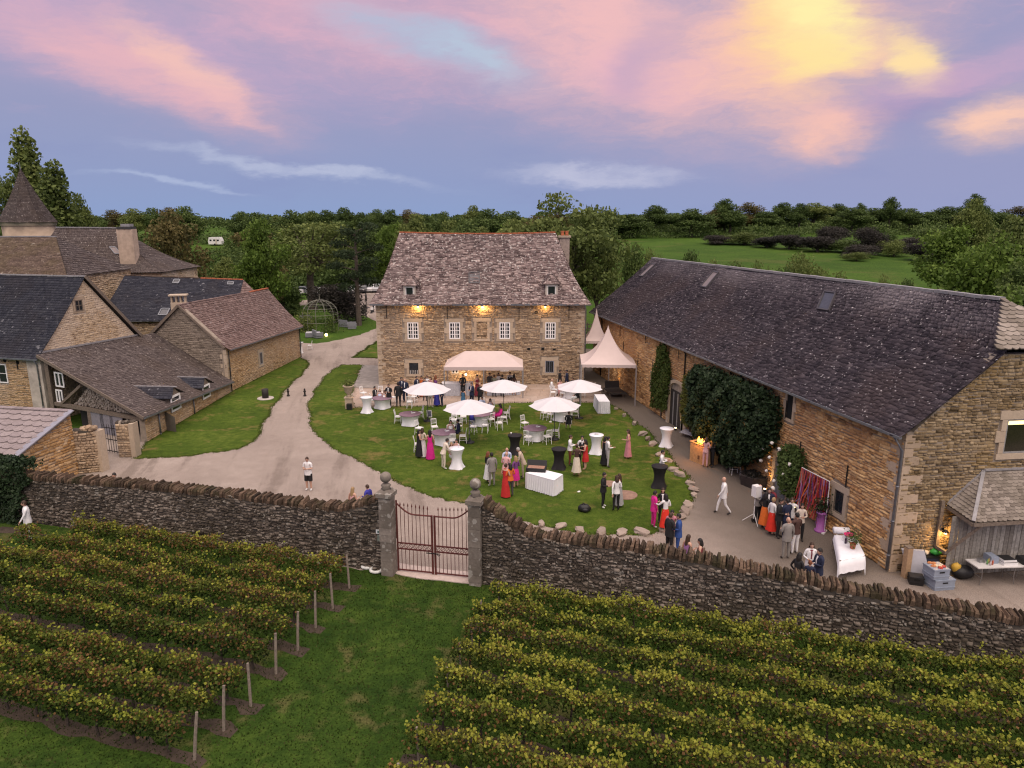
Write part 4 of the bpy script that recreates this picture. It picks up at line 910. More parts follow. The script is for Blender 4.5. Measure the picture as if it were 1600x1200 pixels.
# dark roofed outbuilding behind
ob = thing('slate_outbuilding', (-31, 65.5, 0), 'stone outbuilding with a dark slate roof behind the cottage gable', 'building')
oc0, oc1 = V(-36.6, 62.2, 4.6), V(-25.5, 64.6, 4.4); or0, or1 = V(-36.2, 67, 8.2), V(-26.2, 69.8, 7.55); od = unit((oc1-oc0)*V(1, 1, 0))
slates(ob, quad_f(oc0, oc1, or0, or1, .1), 11.5, 6.2, SL_BLUE, UNDER, sw=(.18, .36), row=.2, thick=.025, ragged=.08)
slates(ob, quad_f(oc1 + V(3., 4., 0), oc0 + V(1, 9.6, 0), or1, or0, .1), 11.5, 6.2, SL_RED, UNDER, sw=(.3, .6), row=.3)
slates(ob, quad_f(oc1, oc1 + V(3, 4, 0), or1, or1, .1), 6, 4, SL_RED, UNDER, sw=(.2, .4), row=.22)
ridge_cap(ob, or0 + V(0, 0, .04), lerp(or0, or1, .62) + V(0, 0, .04), SL_BROWN, .1); ridge_cap(ob, lerp(or0, or1, .63) + V(0, 0, .04), or1 + V(0, 0, .04), TERRA, .1)
masonry(ob, Z_(oc0 + V(0, .4, 0), 0), od, [(0, 0), (11.3, 0), (11.3, 4.4), (0, 4.5)], ST_MANOR, MORTAR, .1, .2, .2, .5)
m = MB(); m.bar(oc0 + V(0, 0, -.05), oc1 + V(0, 0, -.05), .1, .1); m.build('gutter', ZINC, ob)
of_ = quad_f(oc0, oc1, or0, or1, .1)
for x, y, w_, h in ((258, 489, .7, .9), (276, 441, .5, .5), (360, 443, .5, .4)):
    c, U, Dn, N = roof_frame(of_, *roof_hit(x, y, of_)); skylight(ob, c, U, Dn, N, w_, h, ZINC, SKYGLASS)

# tall house with the big chimney
th = thing('tall_chimney_house', (-41, 76, 0), 'tall stone house with a brown slate roof and a tall pale chimney', 'house')
e0, e1 = V(-43.0, 71.6, 8.05), V(-34.9, 71.6, 8.2); e2, e3 = V(-34.9, 80.5, 8.2), V(-49.5, 80.5, 8.2); e4 = V(-49.5, 71.6, 8.05); r0, r1 = V(-47.6, 76, 12.45), V(-41.2, 76, 12.4)
def thf(p00, p10, p01, p11): 
    f0 = quad_f(p00, p10, p01, p11); return lambda a, b: f0(a, b) - V(0, 0, .55*math.sin(math.pi*b)*(1-.3*b))
slates(th, thf(e0, e1, r0, r1), 8, 6.4, SL_GREY, UNDER, sw=(.18, .32), row=.2, thick=.02, ragged=.05)
slates(th, thf(e1, e2, r1, r1), 9, 6.4, SL_GREY, UNDER, sw=(.2, .36), row=.22, thick=.02); slates(th, thf(e3, e4, r0, r0), 9, 6.4, SL_GREY, UNDER, sw=(.3, .5), row=.3, thick=.02)
slates(th, thf(e4, e0, r0, r0), 6, 6.4, SL_GREY, UNDER, sw=(.2, .36), row=.22, thick=.02)
ridge_cap(th, r0 + V(0, 0, .05), r1 + V(0, 0, .05), LEAD, .12)
masonry(th, V(-49.2, 72, 0), (1, 0, 0), [(0, 0), (14, 0), (14, 8.1), (0, 8.1)], ST_PALE, MORTAR, .1, .2, .2, .5, [(7.7, 5.9, 8.6, 7.2)]); masonry(th, V(-35.2, 72, 0), (0, 1, 0), [(0, 0), (8.2, 0), (8.2, 8.1), (0, 8.1)], ST_PALE, MORTAR, .1, .2, .2, .5)
p = aty(156, 451, 72); casement(th, V(-49.2, 72, 0), V(1, 0, 0), V(0, -1, 0), p[0]+49.2-.35, p[2]-.45, .7, .9, OAK, 1, 2, leafs=2)
pc, pb_ = aty(196, 358, 73.2), aty(201, 417, 73.2); m = MB(); m.obox(V(pc[0]+.1, 73.2, (pc[2]+pb_[2])/2-.3), V(.78, 0, 0), V(0, .5, 0), V(0, 0, (pc[2]-pb_[2])/2+.3)); chm = m.build('chimney', pm('chimney_render_pale', (.44, .34, .26), .9, var=.2, scale=2., bmp=.2), th)
m = MB(); m.box(V(pc[0]+.1, 73.2, pc[2]+.12), (1.4, 1.1, .24)); m.build('chimney_cap', pm('black_cap', (.04, .04, .04), .8), chm); m = MB(); m.box(V(pc[0]+.2, 73.2, pc[2]+.38), (.9, .8, .26)); m.build('chimney_cowl', LEAD, chm)
tf = thf(e0, e1, r0, r1); c, U, Dn, N = roof_frame(tf, *roof_hit(180, 392, tf)); skylight(th, c, U, Dn, N, .6, 1.2, ZINC, pm('pinkish_glass', (.30, .25, .245), .25, spec=.5))

# tower with a pyramid roof
tw = thing('round_tower', (-57.3, 86, 0), 'stone tower with a tall pointed slate roof among the left buildings', 'tower')
apex = V(-57.1, 86, 19.1); n8 = 8; rr = 3.2
for k in range(n8):
    a0, a1 = 2*math.pi*k/n8 + R(10), 2*math.pi*(k+1)/n8 + R(10)
    if math.sin((a0+a1)/2) > .75: continue
    P0, P1 = V(apex[0]+rr*math.cos(a0), 86+rr*math.sin(a0), 13.0), V(apex[0]+rr*math.cos(a1), 86+rr*math.sin(a1), 13.0)
    slates(tw, (lambda A, B: (lambda a, b: lerp(lerp(A, B, a), apex, b*.99) - V(0, 0, .35*math.sin(math.pi*b))))(P0, P1), 3.5, 7.4, SL_GREY, UNDER, sw=(.18, .32), row=.2, thick=.015, ragged=.04)
m = MB(); m.lathe([(2.7, 0), (2.7, 13.1)], 24, (apex[0], 86, 0)); m.build('tower_wall', pm('tower_render', (.36, .28, .21), .95, var=.35, scale=.5, bmp=.3), tw, True)
m = MB(); m.lathe([(2.8, 12.6), (2.9, 12.9), (3.0, 13.05)], 24, (apex[0], 86, 0)); m.build('cornice', ST_DRESSED, tw); m = MB(); m.tube([apex - V(0, 0, .3), apex + V(0, 0, .7)], [.08, .02], 6); m.build('finial', ZINC, tw)

# brown roofed house at the far left
bh_ = thing('brown_roof_house', (-46, 65, 0), 'stone house with a brown mossy tile roof below the tower', 'house')
e0, e1 = V(-60, 60.6, 8.6), V(-37.6, 60.6, 8.6); r0, r1 = V(-60, 66.2, 11.7), V(-41.6, 66.2, 11.75)
slates(bh_, quad_f(e0, e1, r0, r1, .1), 22, 6.4, SL_BROWN, UNDER, sw=(.18, .34), row=.2, thick=.03, ragged=.08); slates(bh_, quad_f(e1, V(-37.6, 71, 8.6), r1, r1, .1), 9, 6, SL_GREY, UNDER, sw=(.3, .5), row=.3)
ridge_cap(bh_, r0 + V(0, 0, .04), r1 + V(0, 0, .04), LEAD, .12); m = MB(); m.obox(V(-49, 66, 4.3), V(11.2, 0, 0), V(0, 5, 0), V(0, 0, 4.3)); m.build('wall_core', MORTAR, bh_)
masonry(bh_, V(-37.76, 61, 0), (0, 1, 0), [(0, 4), (10, 4), (10, 8.5), (0, 8.5)], ST_PALE, MORTAR, .1, .2, .2, .5, thick=.03); masonry(bh_, V(-60, 60.96, 0), (1, 0, 0), [(10, 4), (22.2, 4), (22.2, 8.5), (10, 8.5)], ST_PALE, MORTAR, .1, .2, .2, .5, thick=.03)

# small tiled lodge by the boundary wall
lo_ = thing('tiled_lodge', (-24.5, 33.5, 0), 'low lodge with big pale lilac roof tiles and an orange stone gable', 'building')
h0 = V(-23.2, 36.0, 3.42); dl = unit((-.98, .17, 0)); lowE = onp(13, 723, h0, (.97, -.24, 0)); lw = lowE
lodge_f = lambda a, b: lerp(lerp(lw + dl*6.5, lw, a), lerp(h0 + dl*6.5, h0, a), b)
lay_tiles(lo_, lodge_f, SL_PALE, .62, .42, .07, rounded=True, limit=200)
m = MB(); m.bar(lw + V(.05, -.02, .1), h0 + V(.05, .02, .12), .36, .05); m.build('zinc_verge', pm('lilac_zinc', (.30, .30, .34), .5, .3, var=.1), lo_)
ridge = MB()
for k in range(12): ridge.box(h0 + dl*(k*.55+.3) + V(0, .05, .1), (.52, .38, .05), R(170), rnd=random.random())
ridge.build('top_slabs', SL_PALE, lo_)
lU = unit((h0-lw)*V(1, 1, 0)); lN = V(lU[1], -lU[0], 0); lLen = np.linalg.norm((h0-lw)*V(1, 1, 0))
masonry(lo_, Z_(lw - lN*.02, 0), lU, [(0, 0), (lLen, 0), (lLen, h0[2]-.08), (0, lw[2]-.08)], masonry_mat('orange_rubble', [(.22, .12, .05), (.38, .22, .09), (.47, .29, .13), (.52, .38, .23), (.30, .19, .11)], (.16, .11, .06), .4, .5), MORTAR, .09, .19, .16, .48, depth=.04, wall_name='gable_wall')
# yard wall stub and pier beside the lodge
p0 = Z_(h0, 0); p1 = V(-22.3, 36.35, 0)
yw = thing('yard_wall', p0, 'short rough stone yard wall ending in a pier beside the lodge', 'wall')
masonry(yw, p0 - lN*.05, unit(p1-p0), [(0, 0), (1.1, 0), (1.1, 2.25), (0, 2.45)], ST_MANOR, MORTAR_D, .1, .2, .15, .4, depth=.05, thick=.5)
m = MB(); m.box(V(-22.2, 36.6, 1.15), (.32, .5, 2.3), R(-8)); m.build('pier', ST_DRESSED, yw)
for k in range(5): m = MB(); m.ball(V(-22.9+k*.14, 36.45, 2.4+random.uniform(-.05, .1)), (.2, .22, .13), 7, 5, j=.2); m.build('cap_stone', ST_MANOR, yw)
# pier and small iron gate by the shed
gp = Z_(at(203, 712), 0); pr = thing('gate_pier', gp, 'rough stone gate pier at the corner of the lean-to shed', 'pier')
masonry(pr, gp + V(-.45, -.3, 0), (1, .05, 0), [(0, 0), (.75, 0), (.75, 1.95), (0, 1.95)], ST_MANOR, MORTAR, .1, .2, .15, .4, thick=.5); m = MB(); m.obox(gp + V(.42, -.05, 1.), V(.13, 0, 0), V(0, .3, 0), V(0, 0, 1.)); m.build('corner_block', ST_DRESSED, pr)
for k in range(6): m = MB(); m.ball(gp + V(-.4+k*.15, random.uniform(-.1, .2), 2.02), (.17, .2, .12), 7, 5, j=.2); m.build('cap_stone', ST_WALL, pr)
ga_, gb_ = at(168, 707), at(195, 712); gU = unit(gb_-ga_); gl = np.linalg.norm(gb_-ga_)
ig = thing('small_iron_gate', (ga_+gb_)/2, 'small dark iron bar gate standing open before the shed doors', 'gate')
for z in (.15, .85, 1.55): m = MB(); m.bar(ga_ + V(0, 0, z), gb_ + V(0, 0, z), .04); m.build('rail', IRON, ig)
for k in range(8): m = MB(); m.tube([ga_ + gU*gl*k/7 + V(0, 0, .06), ga_ + gU*gl*k/7 + V(0, 0, 1.75)], .016, 5); m.build('bar', IRON, ig)
# ================================================================== BOUNDARY WALL AND GATE
def boundary(line, tops_px, base_z, label, seed, cut_from=None, facing=-1):
    """rough wall along base points `line` (left to right); its top follows pixels on the wall plane; upright coping stones each a piece"""
    random.seed(seed)
    pts = [np.array(p, float) for p in line]; w0 = thing('boundary_wall', Z_((pts[0]+pts[-1])/2, 0), label, 'wall')
    out = []
    tops = []
    A, B = pts[0], pts[-1]; U = unit(B-A); N = V(U[1], -U[0], 0); L = np.linalg.norm(B-A)
    for px, py in tops_px:
        p = onp(px, py, A, N); tops.append((float(np.dot(p-A, U)), float(p[2])))
    tops = [(0., tops[0][1])] + [q for q in tops if 0 < q[0] < L] + [(L, tops[-1][1])]
    CH = .29
    poly = [(0, -.3), (L, -.3)] + [(s, z-CH) for s, z in reversed(tops)]
    # cut in lengths so that the sloping top is followed closely
    zf = lambda s: float(np.interp(s, [q[0] for q in tops], [q[1] for q in tops]))
    big = []
    step = 4.; s = 0.
    while s < L - .01:
        e = min(s+step, L); k = 5; seg = [(0, -.3), (e-s, -.3)] + [((e-s)*(1-i/k), zf(s+(e-s)*(1-i/k))-CH) for i in range(k+1)]
        masonry(w0, A + U*s, U, seg, ST_WALL, MORTAR_D, .05, .13, .08, .30, depth=.05, thick=.5, joint=.018, wall_name='wall_core', rough=2.2)
        # courtyard side
        m = MB(); m.prism([A + U*(s+x) - N*.5 + V(0, 0, z) for x, z in seg], -N*.03); m.build('wall_back', ST_MANOR, w0); s = e
    # coping: stones on edge
    meshes = []
    for k in range(10):
        m = MB(); a = random.uniform(.8, 1.); q = [(-.5, -.5), (.5, -.5), (.5, .5), (-.5, .5)]
        lo = [(x, y*1., 0) for x, y in q]; hi = [(x*random.uniform(.6, .95), y*random.uniform(.7, .95), random.uniform(.75, 1.)) for x, y in q]; mid = [(x*random.uniform(.95, 1.1), y*random.uniform(.97, 1.06), .55) for x, y in q]
        m.add(lo+mid+hi, [(0, 1, 5, 4), (1, 2, 6, 5), (2, 3, 7, 6), (3, 0, 4, 7), (4, 5, 9, 8), (5, 6, 10, 9), (6, 7, 11, 10), (7, 4, 8, 11), (8, 9, 10, 11)], random.random())
        me = fast_mesh('coping_stone', m.v, m.f, m.r); me.materials.append(ST_COPE); meshes.append(me)
    s = 0.; ang = math.atan2(U[1], U[0])
    while s < L:
        wd = random.uniform(.075, .135); o = bpy.data.objects.new('coping_stone', random.choice(meshes)); COL.objects.link(o); o.parent = w0
        p = A + U*(s+wd/2) - N*.25 + V(0, 0, zf(s+wd/2)-CH-.02) - ROOT[w0.name]
        o.location = tuple(p + N*random.uniform(-.03, .03)); o.scale = (wd*.96, random.uniform(.50, .62), random.uniform(.21, .37)); o.rotation_euler = (random.uniform(-.06, .06), random.uniform(-.05, .22), ang + random.uniform(-.07, .07)); s += wd
    return w0, A, U, N, L, zf
LW = [V(-25.2, 30.75, 0), V(-4.95, 25.2, 0)]
RW = [V(-1.1, 24.22, 0), V(21.5, 17.25, 0)]
wallL = boundary(LW, [(20, 737), (60, 741), (200, 752), (350, 766), (430, 777), (500, 786), (530, 788), (555, 783), (580, 775), (604, 764)], 0, 'dark mossy stone boundary wall with upright coping, on the lodge side of the gate', 3)
wallR = boundary(RW, [(750, 777), (775, 793), (800, 812), (825, 826), (850, 834), (900, 838), (1000, 851), (1100, 868), (1200, 889), (1300, 909), (1400, 928), (1500, 945), (1595, 962)], 0, 'dark mossy stone boundary wall with upright coping, on the barn side of the gate', 4)
random.seed(11)
def gate_pillar(p, label, ztop, zball):
    t = thing('gate_pillar', p, label, 'pillar'); U = unit((.96, -.25, 0)); N = V(U[1], -U[0], 0); z = -.15; hw = .235
    while z < ztop - .16:
        h = min(random.uniform(.28, .5), ztop-.16-z); m = MB(); j = random.uniform(-.012, .012)
        m.obox(p + V(0, 0, z+h/2), U*(hw+j), N*(hw+j), V(0, 0, h/2-.006), random.random()); m.build('block', PILLAR, t); z += h
    m = MB(); m.obox(p + V(0, 0, ztop-.08), U*(hw+.07), N*(hw+.07), V(0, 0, .08)); m.obox(p + V(0, 0, ztop+.06), U*(hw+.02), N*(hw+.02), V(0, 0, .06), taper=.7); m.build('capital', PILLAR, t)
    fb = MB(); r = .21; zc = zball; fb.lathe([(.2, ztop+.1-zc), (.15, ztop+.18-zc), (.19, ztop+.26-zc), (.12, ztop+.33-zc)], 12, p + V(0, 0, zc)); fb.build('neck', PILLAR, t, True)
    fb = MB(); fb.ball(p + V(0, 0, zc), r, 16, 12, j=.012); fb.build('ball_finial', PILLAR, t, True); return t
PILLAR = masonry_mat('lichened_pillar_stone', [(.151, .128, .107), (.209, .180, .152), (.259, .223, .192)], (.11, .095, .076), .55, 1.2, vals=(.75, 1.25), spots=((.40, .38, .34), 4., .58, .6))
gpL, gpR = V(-4.72, 25.05, 0), V(-1.33, 24.28, 0)
zl, zr = aty(612, 768, 25.05)[2], aty(744, 779, 24.28)[2]
gate_pillar(gpL, 'lichened stone gate pillar with ball finial, at the end of the lodge side wall', zl, zl+.57)
gate_pillar(gpR, 'lichened stone gate pillar with ball finial, at the end of the barn side wall', zr, zr+.57)
# wrought iron double gate
RUST = pm('rusty_red_iron', (.115, .032, .026), .65, .3, var=.3, scale=12.)
G0, G1 = Z_(gpL, 0) + V(.3, .16, 0), Z_(gpR, 0) + V(-.2, .34, 0); gU = unit(G1-G0); gL = np.linalg.norm(G1-G0)
gate = thing('entrance_gate', (G0+G1)/2, 'closed rusty red wrought iron double gate between the ball-topped pillars', 'gate')
zt = 2.95
def gtop(u): return 2.84 - .42*math.sin(min(1., u*2.)*math.pi/2)      # sweeping top rail, u from hinge to meeting stile
for lf in (0, 1):
    P = (lambda s, z: G0 + gU*s + V(0, 0, z)) if lf == 0 else (lambda s, z: G1 - gU*s + V(0, 0, z)); hl = gL/2 - .015
    m = MB(); m.bar(P(.03, .06), P(.03, 2.95), .06); lfo = m.build('hinge_stile', RUST, gate)
    m = MB(); m.bar(P(hl-.04, .04), P(hl-.04, 2.45), .075); m.build('meeting_stile', RUST, gate)
    m = MB(); m.tube([P(.03+(hl-.07)*k/14, gtop(k/14)) for k in range(15)], .03, 6); m.build('top_rail', RUST, gate)
    for z, nm in ((.1, 'bottom_rail'), (.98, 'lower_rail'), (1.22, 'middle_rail')): m = MB(); m.bar(P(.03, z), P(hl-.05, z), .045); m.build(nm, RUST, gate)
    nb = 9
    for k in range(1, nb):
        s = .03 + (hl-.07)*k/nb; zt = 2.74 - .1*k/nb; m = MB(); m.tube([P(s, .1), P(s, .98)], .013, 5); m.tube([P(s, 1.22), P(s, zt)], .013, 5); m.tube([P(s, zt), P(s, zt+.05), P(s, zt+.17)], [.012, .03, .003], 5); m.build('bar', RUST, gate)
    for k in range(7):
        s = .09 + (hl-.16)*(k+.5)/7; r = .085; m = MB()
        m.tube([P(s+r*math.cos(a)*.9, 1.1+r*math.sin(a)) for a in np.linspace(0, 2*math.pi, 13)], .011, 4, cap=False); m.tube([P(s-.06, 1.16), P(s, 1.1), P(s+.06, 1.04)], .011, 4); m.build('scroll', RUST, gate)
m = MB(); m.bar(G0 + gU*(gL/2-.3) + V(0, -.05, .92), G0 + gU*(gL/2+.22) + V(0, -.05, .92), .03); m.tube([G0 + gU*(gL/2+.12) + V(0, -.07, .92), G0 + gU*(gL/2+.2) + V(0, -.1, .86), G0 + gU*(gL/2+.26) + V(0, -.07, .92)], .018, 5); m.build('latch', IRON, gate)
# plaque and letter box on the wall by the gate, two tyres used as planters
A, U, N, L, zf = wallL[1:]
pq = onp(592, 831, A + N*.07, N); m = MB(); m.obox(pq, U*.12, V(0, 0, .085), N*.012); pqo = m.top('wall_plaque', pm('plaque_white', (.66, .68, .68), .5), 'small white plaque on the dark wall beside the gate pillar', 'plaque', loc=pq)
m = MB(); m.obox(pq + N*.014, U*.06, V(0, 0, .05), N*.003); m.build('dark_panel', pm('plaque_dark', (.10, .16, .15), .5), pqo)
pq = onp(594, 841, A + N*.08, N); m = MB(); m.obox(pq, U*.1, V(0, 0, .11), N*.04); m.top('meter_box', pm('green_box', (.17, .20, .17), .6, var=.25), 'small grey-green box on the dark wall beneath the white plaque', 'box', loc=pq)
for px, py, d_, ext in ((574, 884, .2, 'against the wall foot'), (588, 890, .22, 'beside the gate pillar foot')):
    p = at(px, py, .08); m = MB(); m.tube([p + V(math.cos(a)*d_, math.sin(a)*d_, .0) for a in np.linspace(0, 2*math.pi, 17)], .062, 8, cap=False); m.top('painted_ring', pm('white_ring', (.62, .63, .60), .7, var=.25, scale=8.), 'white painted ring lying in the grass ' + ext, 'ring', smooth=True, loc=V(p[0], p[1], 0))
# ================================================================== PLANTS
def leaf_mat(name, pal, trans=.25, rough=.6, scale=.6, var=.35):
    if name in MATS: return MATS[name]
    m, t, b = new_mat(name); b.inputs['Roughness'].default_value = rough; b.inputs['Specular IOR Level'].default_value = .15
    a = attr(t); p = worldpos(t); n = noise(t, p, scale, 3, .6); k = len(pal)-1
    oi = t.nodes.new('ShaderNodeObjectInfo'); rv = S(t, oi.outputs['Random'])
    c = ramp(t, (a*.75 + n*.5 - .12 + (rv-.5)*.3).clamp(), [(i/k, q) for i, q in enumerate(pal)])
    setc(t, b.inputs['Base Color'], c)
    tr = t.nodes.new('ShaderNodeBsdfTranslucent'); t.links.new(c.k, tr.inputs[0]); mx = t.nodes.new('ShaderNodeMixShader'); mx.inputs[0].default_value = trans
    t.links.new(b.outputs[0], mx.inputs[1]); t.links.new(tr.outputs[0], mx.inputs[2]); t.links.new(mx.outputs[0], t.nodes['Material Output'].inputs[0]); MATS[name] = m; return m
BARK = pm('bark', (.085, .068, .054), .95, var=.35, scale=5., bmp=.5)
def leaves(cen, size, rnd, flat=0., nrm=None, aspect=.7):
    """one folded quad per leaf at each centre. returns verts, faces, rnd"""
    n = len(cen); d = RNG.normal(size=(n, 3)); d /= np.linalg.norm(d, axis=1)[:, None]
    if nrm is not None: d = d*(1-flat) + nrm*flat; d /= np.linalg.norm(d, axis=1)[:, None]
    h = RNG.normal(size=(n, 3)); u = np.cross(d, h); u /= np.linalg.norm(u, axis=1)[:, None]; w_ = np.cross(d, u)
    s = (np.asarray(size)*np.ones(n))[:, None]
    v = np.stack([cen - u*s*.5, cen + w_*s*.5*aspect - d*s*.12, cen + u*s*.5, cen - w_*s*.5*aspect - d*s*.12], 1).reshape(-1, 3)
    return v, np.arange(n*4).reshape(n, 4), rnd
def crown_points(lobes, n, shell=.2, drop=.25):
    """leaf centres spread through a set of lobes (x, y, z, rx, ry, rz); gaps where a lobe is thin"""
    lob = np.array(lobes); vol = lob[:, 3]*lob[:, 4]*lob[:, 5]; pr = vol**.7/np.sum(vol**.7); k = RNG.choice(len(lob), n, p=pr)
    d = RNG.normal(size=(n, 3)); d /= np.linalg.norm(d, axis=1)[:, None]; r = shell + (1.04-shell)*RNG.random(n)**.5
    r *= 1 + .17*np.sin(d[:, 0]*7 + k)*np.cos(d[:, 1]*6 + k*1.7) + .10*np.sin(d[:, 2]*13+k*3.)
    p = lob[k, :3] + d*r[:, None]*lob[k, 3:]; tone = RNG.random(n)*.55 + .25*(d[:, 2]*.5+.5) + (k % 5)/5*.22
    return p, np.clip(tone, 0, 1), d
class TreeKind: pass
def tree_kind(kind, seed, mat, n=7500):
    """makes (trunk mesh, crown mesh) about 10 m tall with its base at the origin"""
    rs = np.random.default_rng(seed); lob = []; tb = MB(); random.seed(seed)
    if kind == 'broad':
        for i in range(16):
            a = rs.uniform(0, 2*math.pi); rr = rs.uniform(.4, 3.0); z = rs.uniform(3.4, 8.2); q = 1-abs(z-5.5)/5.5; s = rs.uniform(1.0, 1.9)
            lob.append((rr*math.cos(a)*q, rr*math.sin(a)*q, z, s, s, s*.75))
        lob.append((0, 0, 8.6, 1.3, 1.3, 1.1)); ls = .30
        tb.tube([(0, 0, -.3), (.05, 0, 1.5), (-.1, .1, 3.5), (.1, 0, 6.5)], [.34, .26, .2, .08], 7)
        for i in range(7): l = lob[i]; tb.tube([(0, 0, 2.2+i*.35), (l[0]*.5, l[1]*.5, (2.6+l[2])/2+.3), l[:3]], [.13, .08, .03], 5)
    elif kind == 'open':
        for i in range(30):
            a = rs.uniform(0, 2*math.pi); rr = rs.uniform(1.2, 4.1); z = rs.uniform(4.2, 9.0); q = 1-abs(z-6.3)/9.; s = rs.uniform(.85, 1.5); lob.append((rr*math.cos(a)*q, rr*math.sin(a)*q, z, s*1.15, s*1.15, s*.65))
        ls = .26; tb.tube([(0, 0, -.3), (.1, 0, 2.5), (0, .1, 4.5)], [.42, .32, .26], 7)
        for i in range(18): l = lob[i]; tb.tube([(0, 0, 3.6+rs.uniform(0, 1)), (l[0]*.45, l[1]*.45, (4+l[2])/2+.5), l[:3]], [.17, .09, .03], 5)
    elif kind == 'poplar':
        for i in range(20):
            z = 1.5 + i*.42; a = i*2.4; w_ = 1.05*math.sin(math.pi*min(1, (z+1.2)/11.5))**.7; lob.append((.5*w_*math.cos(a), .5*w_*math.sin(a), z, .78*w_+.16, .78*w_+.16, 1.0))
        ls = .24; tb.tube([(0, 0, -.3), (0, 0, 5), (0, 0, 9)], [.22, .14, .03], 6)
    elif kind == 'pine':
        for i in range(15):
            a = i*2.4; z = 4.0 + i*.42; rr = (2.3 if 3 < i < 11 else 1.4)*rs.uniform(.6, 1.1); lob.append((rr*math.cos(a), rr*math.sin(a), z, rs.uniform(.9, 1.4), rs.uniform(.9, 1.4), .45))
        ls = .22; tb.tube([(0, 0, -.3), (.08, 0, 3), (0, 0, 6.5), (0, 0, 9.6)], [.30, .25, .18, .05], 8)
        for l in lob: tb.tube([(0, 0, l[2]-.5), l[:3]], [.08, .03], 5)
        for i in range(5): a = i*1.9; tb.tube([(0, 0, 2.2+i*.4), (1.3*math.cos(a), 1.3*math.sin(a), 2.4+i*.4)], [.045, .015], 4)
    else:   # bush
        for i in range(12):
            a = rs.uniform(0, 2*math.pi); rr = rs.uniform(.5, 3.4); z = rs.uniform(1.2, 6.8)*(1-rr/9.); s = rs.uniform(1.2, 2.2); lob.append((rr*math.cos(a), rr*math.sin(a), z+1., s, s, s*.9))
        lob += [(0, 0, 5.2, 2.6, 2.6, 2.5), (.9, -.6, 4.2, 2.6, 2.4, 2.2), (-.9, .4, 4.4, 2.5, 2.5, 2.2)]; n = int(n*1.5)
        ls = .34; tb.tube([(0, 0, -.3), (0, 0, 4)], [.3, .1], 6)
        for i in range(5): tb.tube([(0, 0, .3), lob[i][:3]], [.12, .03], 5)
    p, tone, d = crown_points(lob, n); keep = p[:, 2] > .15; p, tone, d = p[keep], tone[keep], d[keep]
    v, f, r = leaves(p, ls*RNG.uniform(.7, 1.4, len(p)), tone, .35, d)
    cm = fast_mesh('crown', v, f, r); cm.materials.append(mat); tm = fast_mesh('trunk', tb.v, tb.f, tb.r); tm.materials.append(BARK); return tm, cm
LF_OAK = leaf_mat('oak_leaves', [(.024, .039, .011), (.054, .089, .024), (.098, .144, .039), (.159, .205, .057)])
LF_OLIVE = leaf_mat('olive_green_leaves', [(.040, .059, .019), (.092, .127, .034), (.150, .187, .052), (.217, .250, .074)])
LF_BRIGHT = leaf_mat('fresh_green_leaves', [(.034, .062, .012), (.078, .133, .021), (.130, .199, .035), (.202, .274, .059)])
LF_BROWN = leaf_mat('turning_leaves', [(.041, .040, .017), (.090, .084, .030), (.141, .118, .043), (.193, .148, .056)])
LF_DARK = leaf_mat('dark_evergreen_leaves', [(0.012, 0.021, 0.011), (0.027, 0.045, 0.019), (0.048, 0.072, 0.033), (0.075, 0.102, 0.048)])
LF_PURPLE = leaf_mat('dusky_purple_leaves', [(0.017, 0.017, 0.014), (0.036, 0.035, 0.031), (0.059, 0.053, 0.045), (0.077, 0.073, 0.056)])
KINDS = {'oak1': tree_kind('broad', 1, LF_OAK), 'oak2': tree_kind('broad', 2, LF_OAK), 'olive1': tree_kind('broad', 3, LF_OLIVE), 'olive2': tree_kind('open', 4, LF_OLIVE, 5200),
         'bright1': tree_kind('broad', 5, LF_BRIGHT), 'brown1': tree_kind('broad', 6, LF_BROWN, 6000), 'oldoak': tree_kind('open', 7, LF_OLIVE, 9000), 'poplar': tree_kind('poplar', 8, LF_OLIVE, 7500),
         'pine': tree_kind('pine', 9, LF_DARK, 4600), 'bush1': tree_kind('bush', 10, LF_OAK, 4000), 'bush2': tree_kind('bush', 12, LF_OLIVE, 4000), 'bushp': tree_kind('bush', 13, LF_PURPLE, 5200), 'bushb': tree_kind('bush', 14, LF_BRIGHT, 4200)}
random.seed(5)
def tree(kind, x, y, h, w_, label, group=None, name='tree', cat='tree', z=None):
    """h and w_ in metres (prototypes are 10 m by about 8 m)"""
    tm, cm = KINDS[kind]; z = float(hz(x, y)) if z is None else z
    o = thing(name, (x, y, z), label, cat, group, random.uniform(0, 6.28)); bw_ = {'poplar': 2.6, 'bush1': 8.6, 'bush2': 8.6, 'bushp': 8.6, 'bushb': 8.6}.get(kind, 8.)
    hh = 10. if not kind.startswith('bush') else 8.4
    o.scale = (w_/bw_, w_/bw_, h/hh)
    for nm, me in (('trunk', tm), ('crown', cm)):
        c = bpy.data.objects.new(nm, me); COL.objects.link(c); c.parent = o
    return o
def tree_px(kind, px, top_py, wpx, y, label, group=None, base=None, **k):
    """the top of a tree at pixel height top_py and its width in pixels, at ground distance y"""
    p = aty(px, top_py, y); z = float(hz(p[0], y)) if base is None else base; Zc = y*CP + (CAM_H-p[2])*SP
    return tree(kind, p[0], y, p[2]-z, wpx*Zc/F_PX, label, group, z=z, **k)
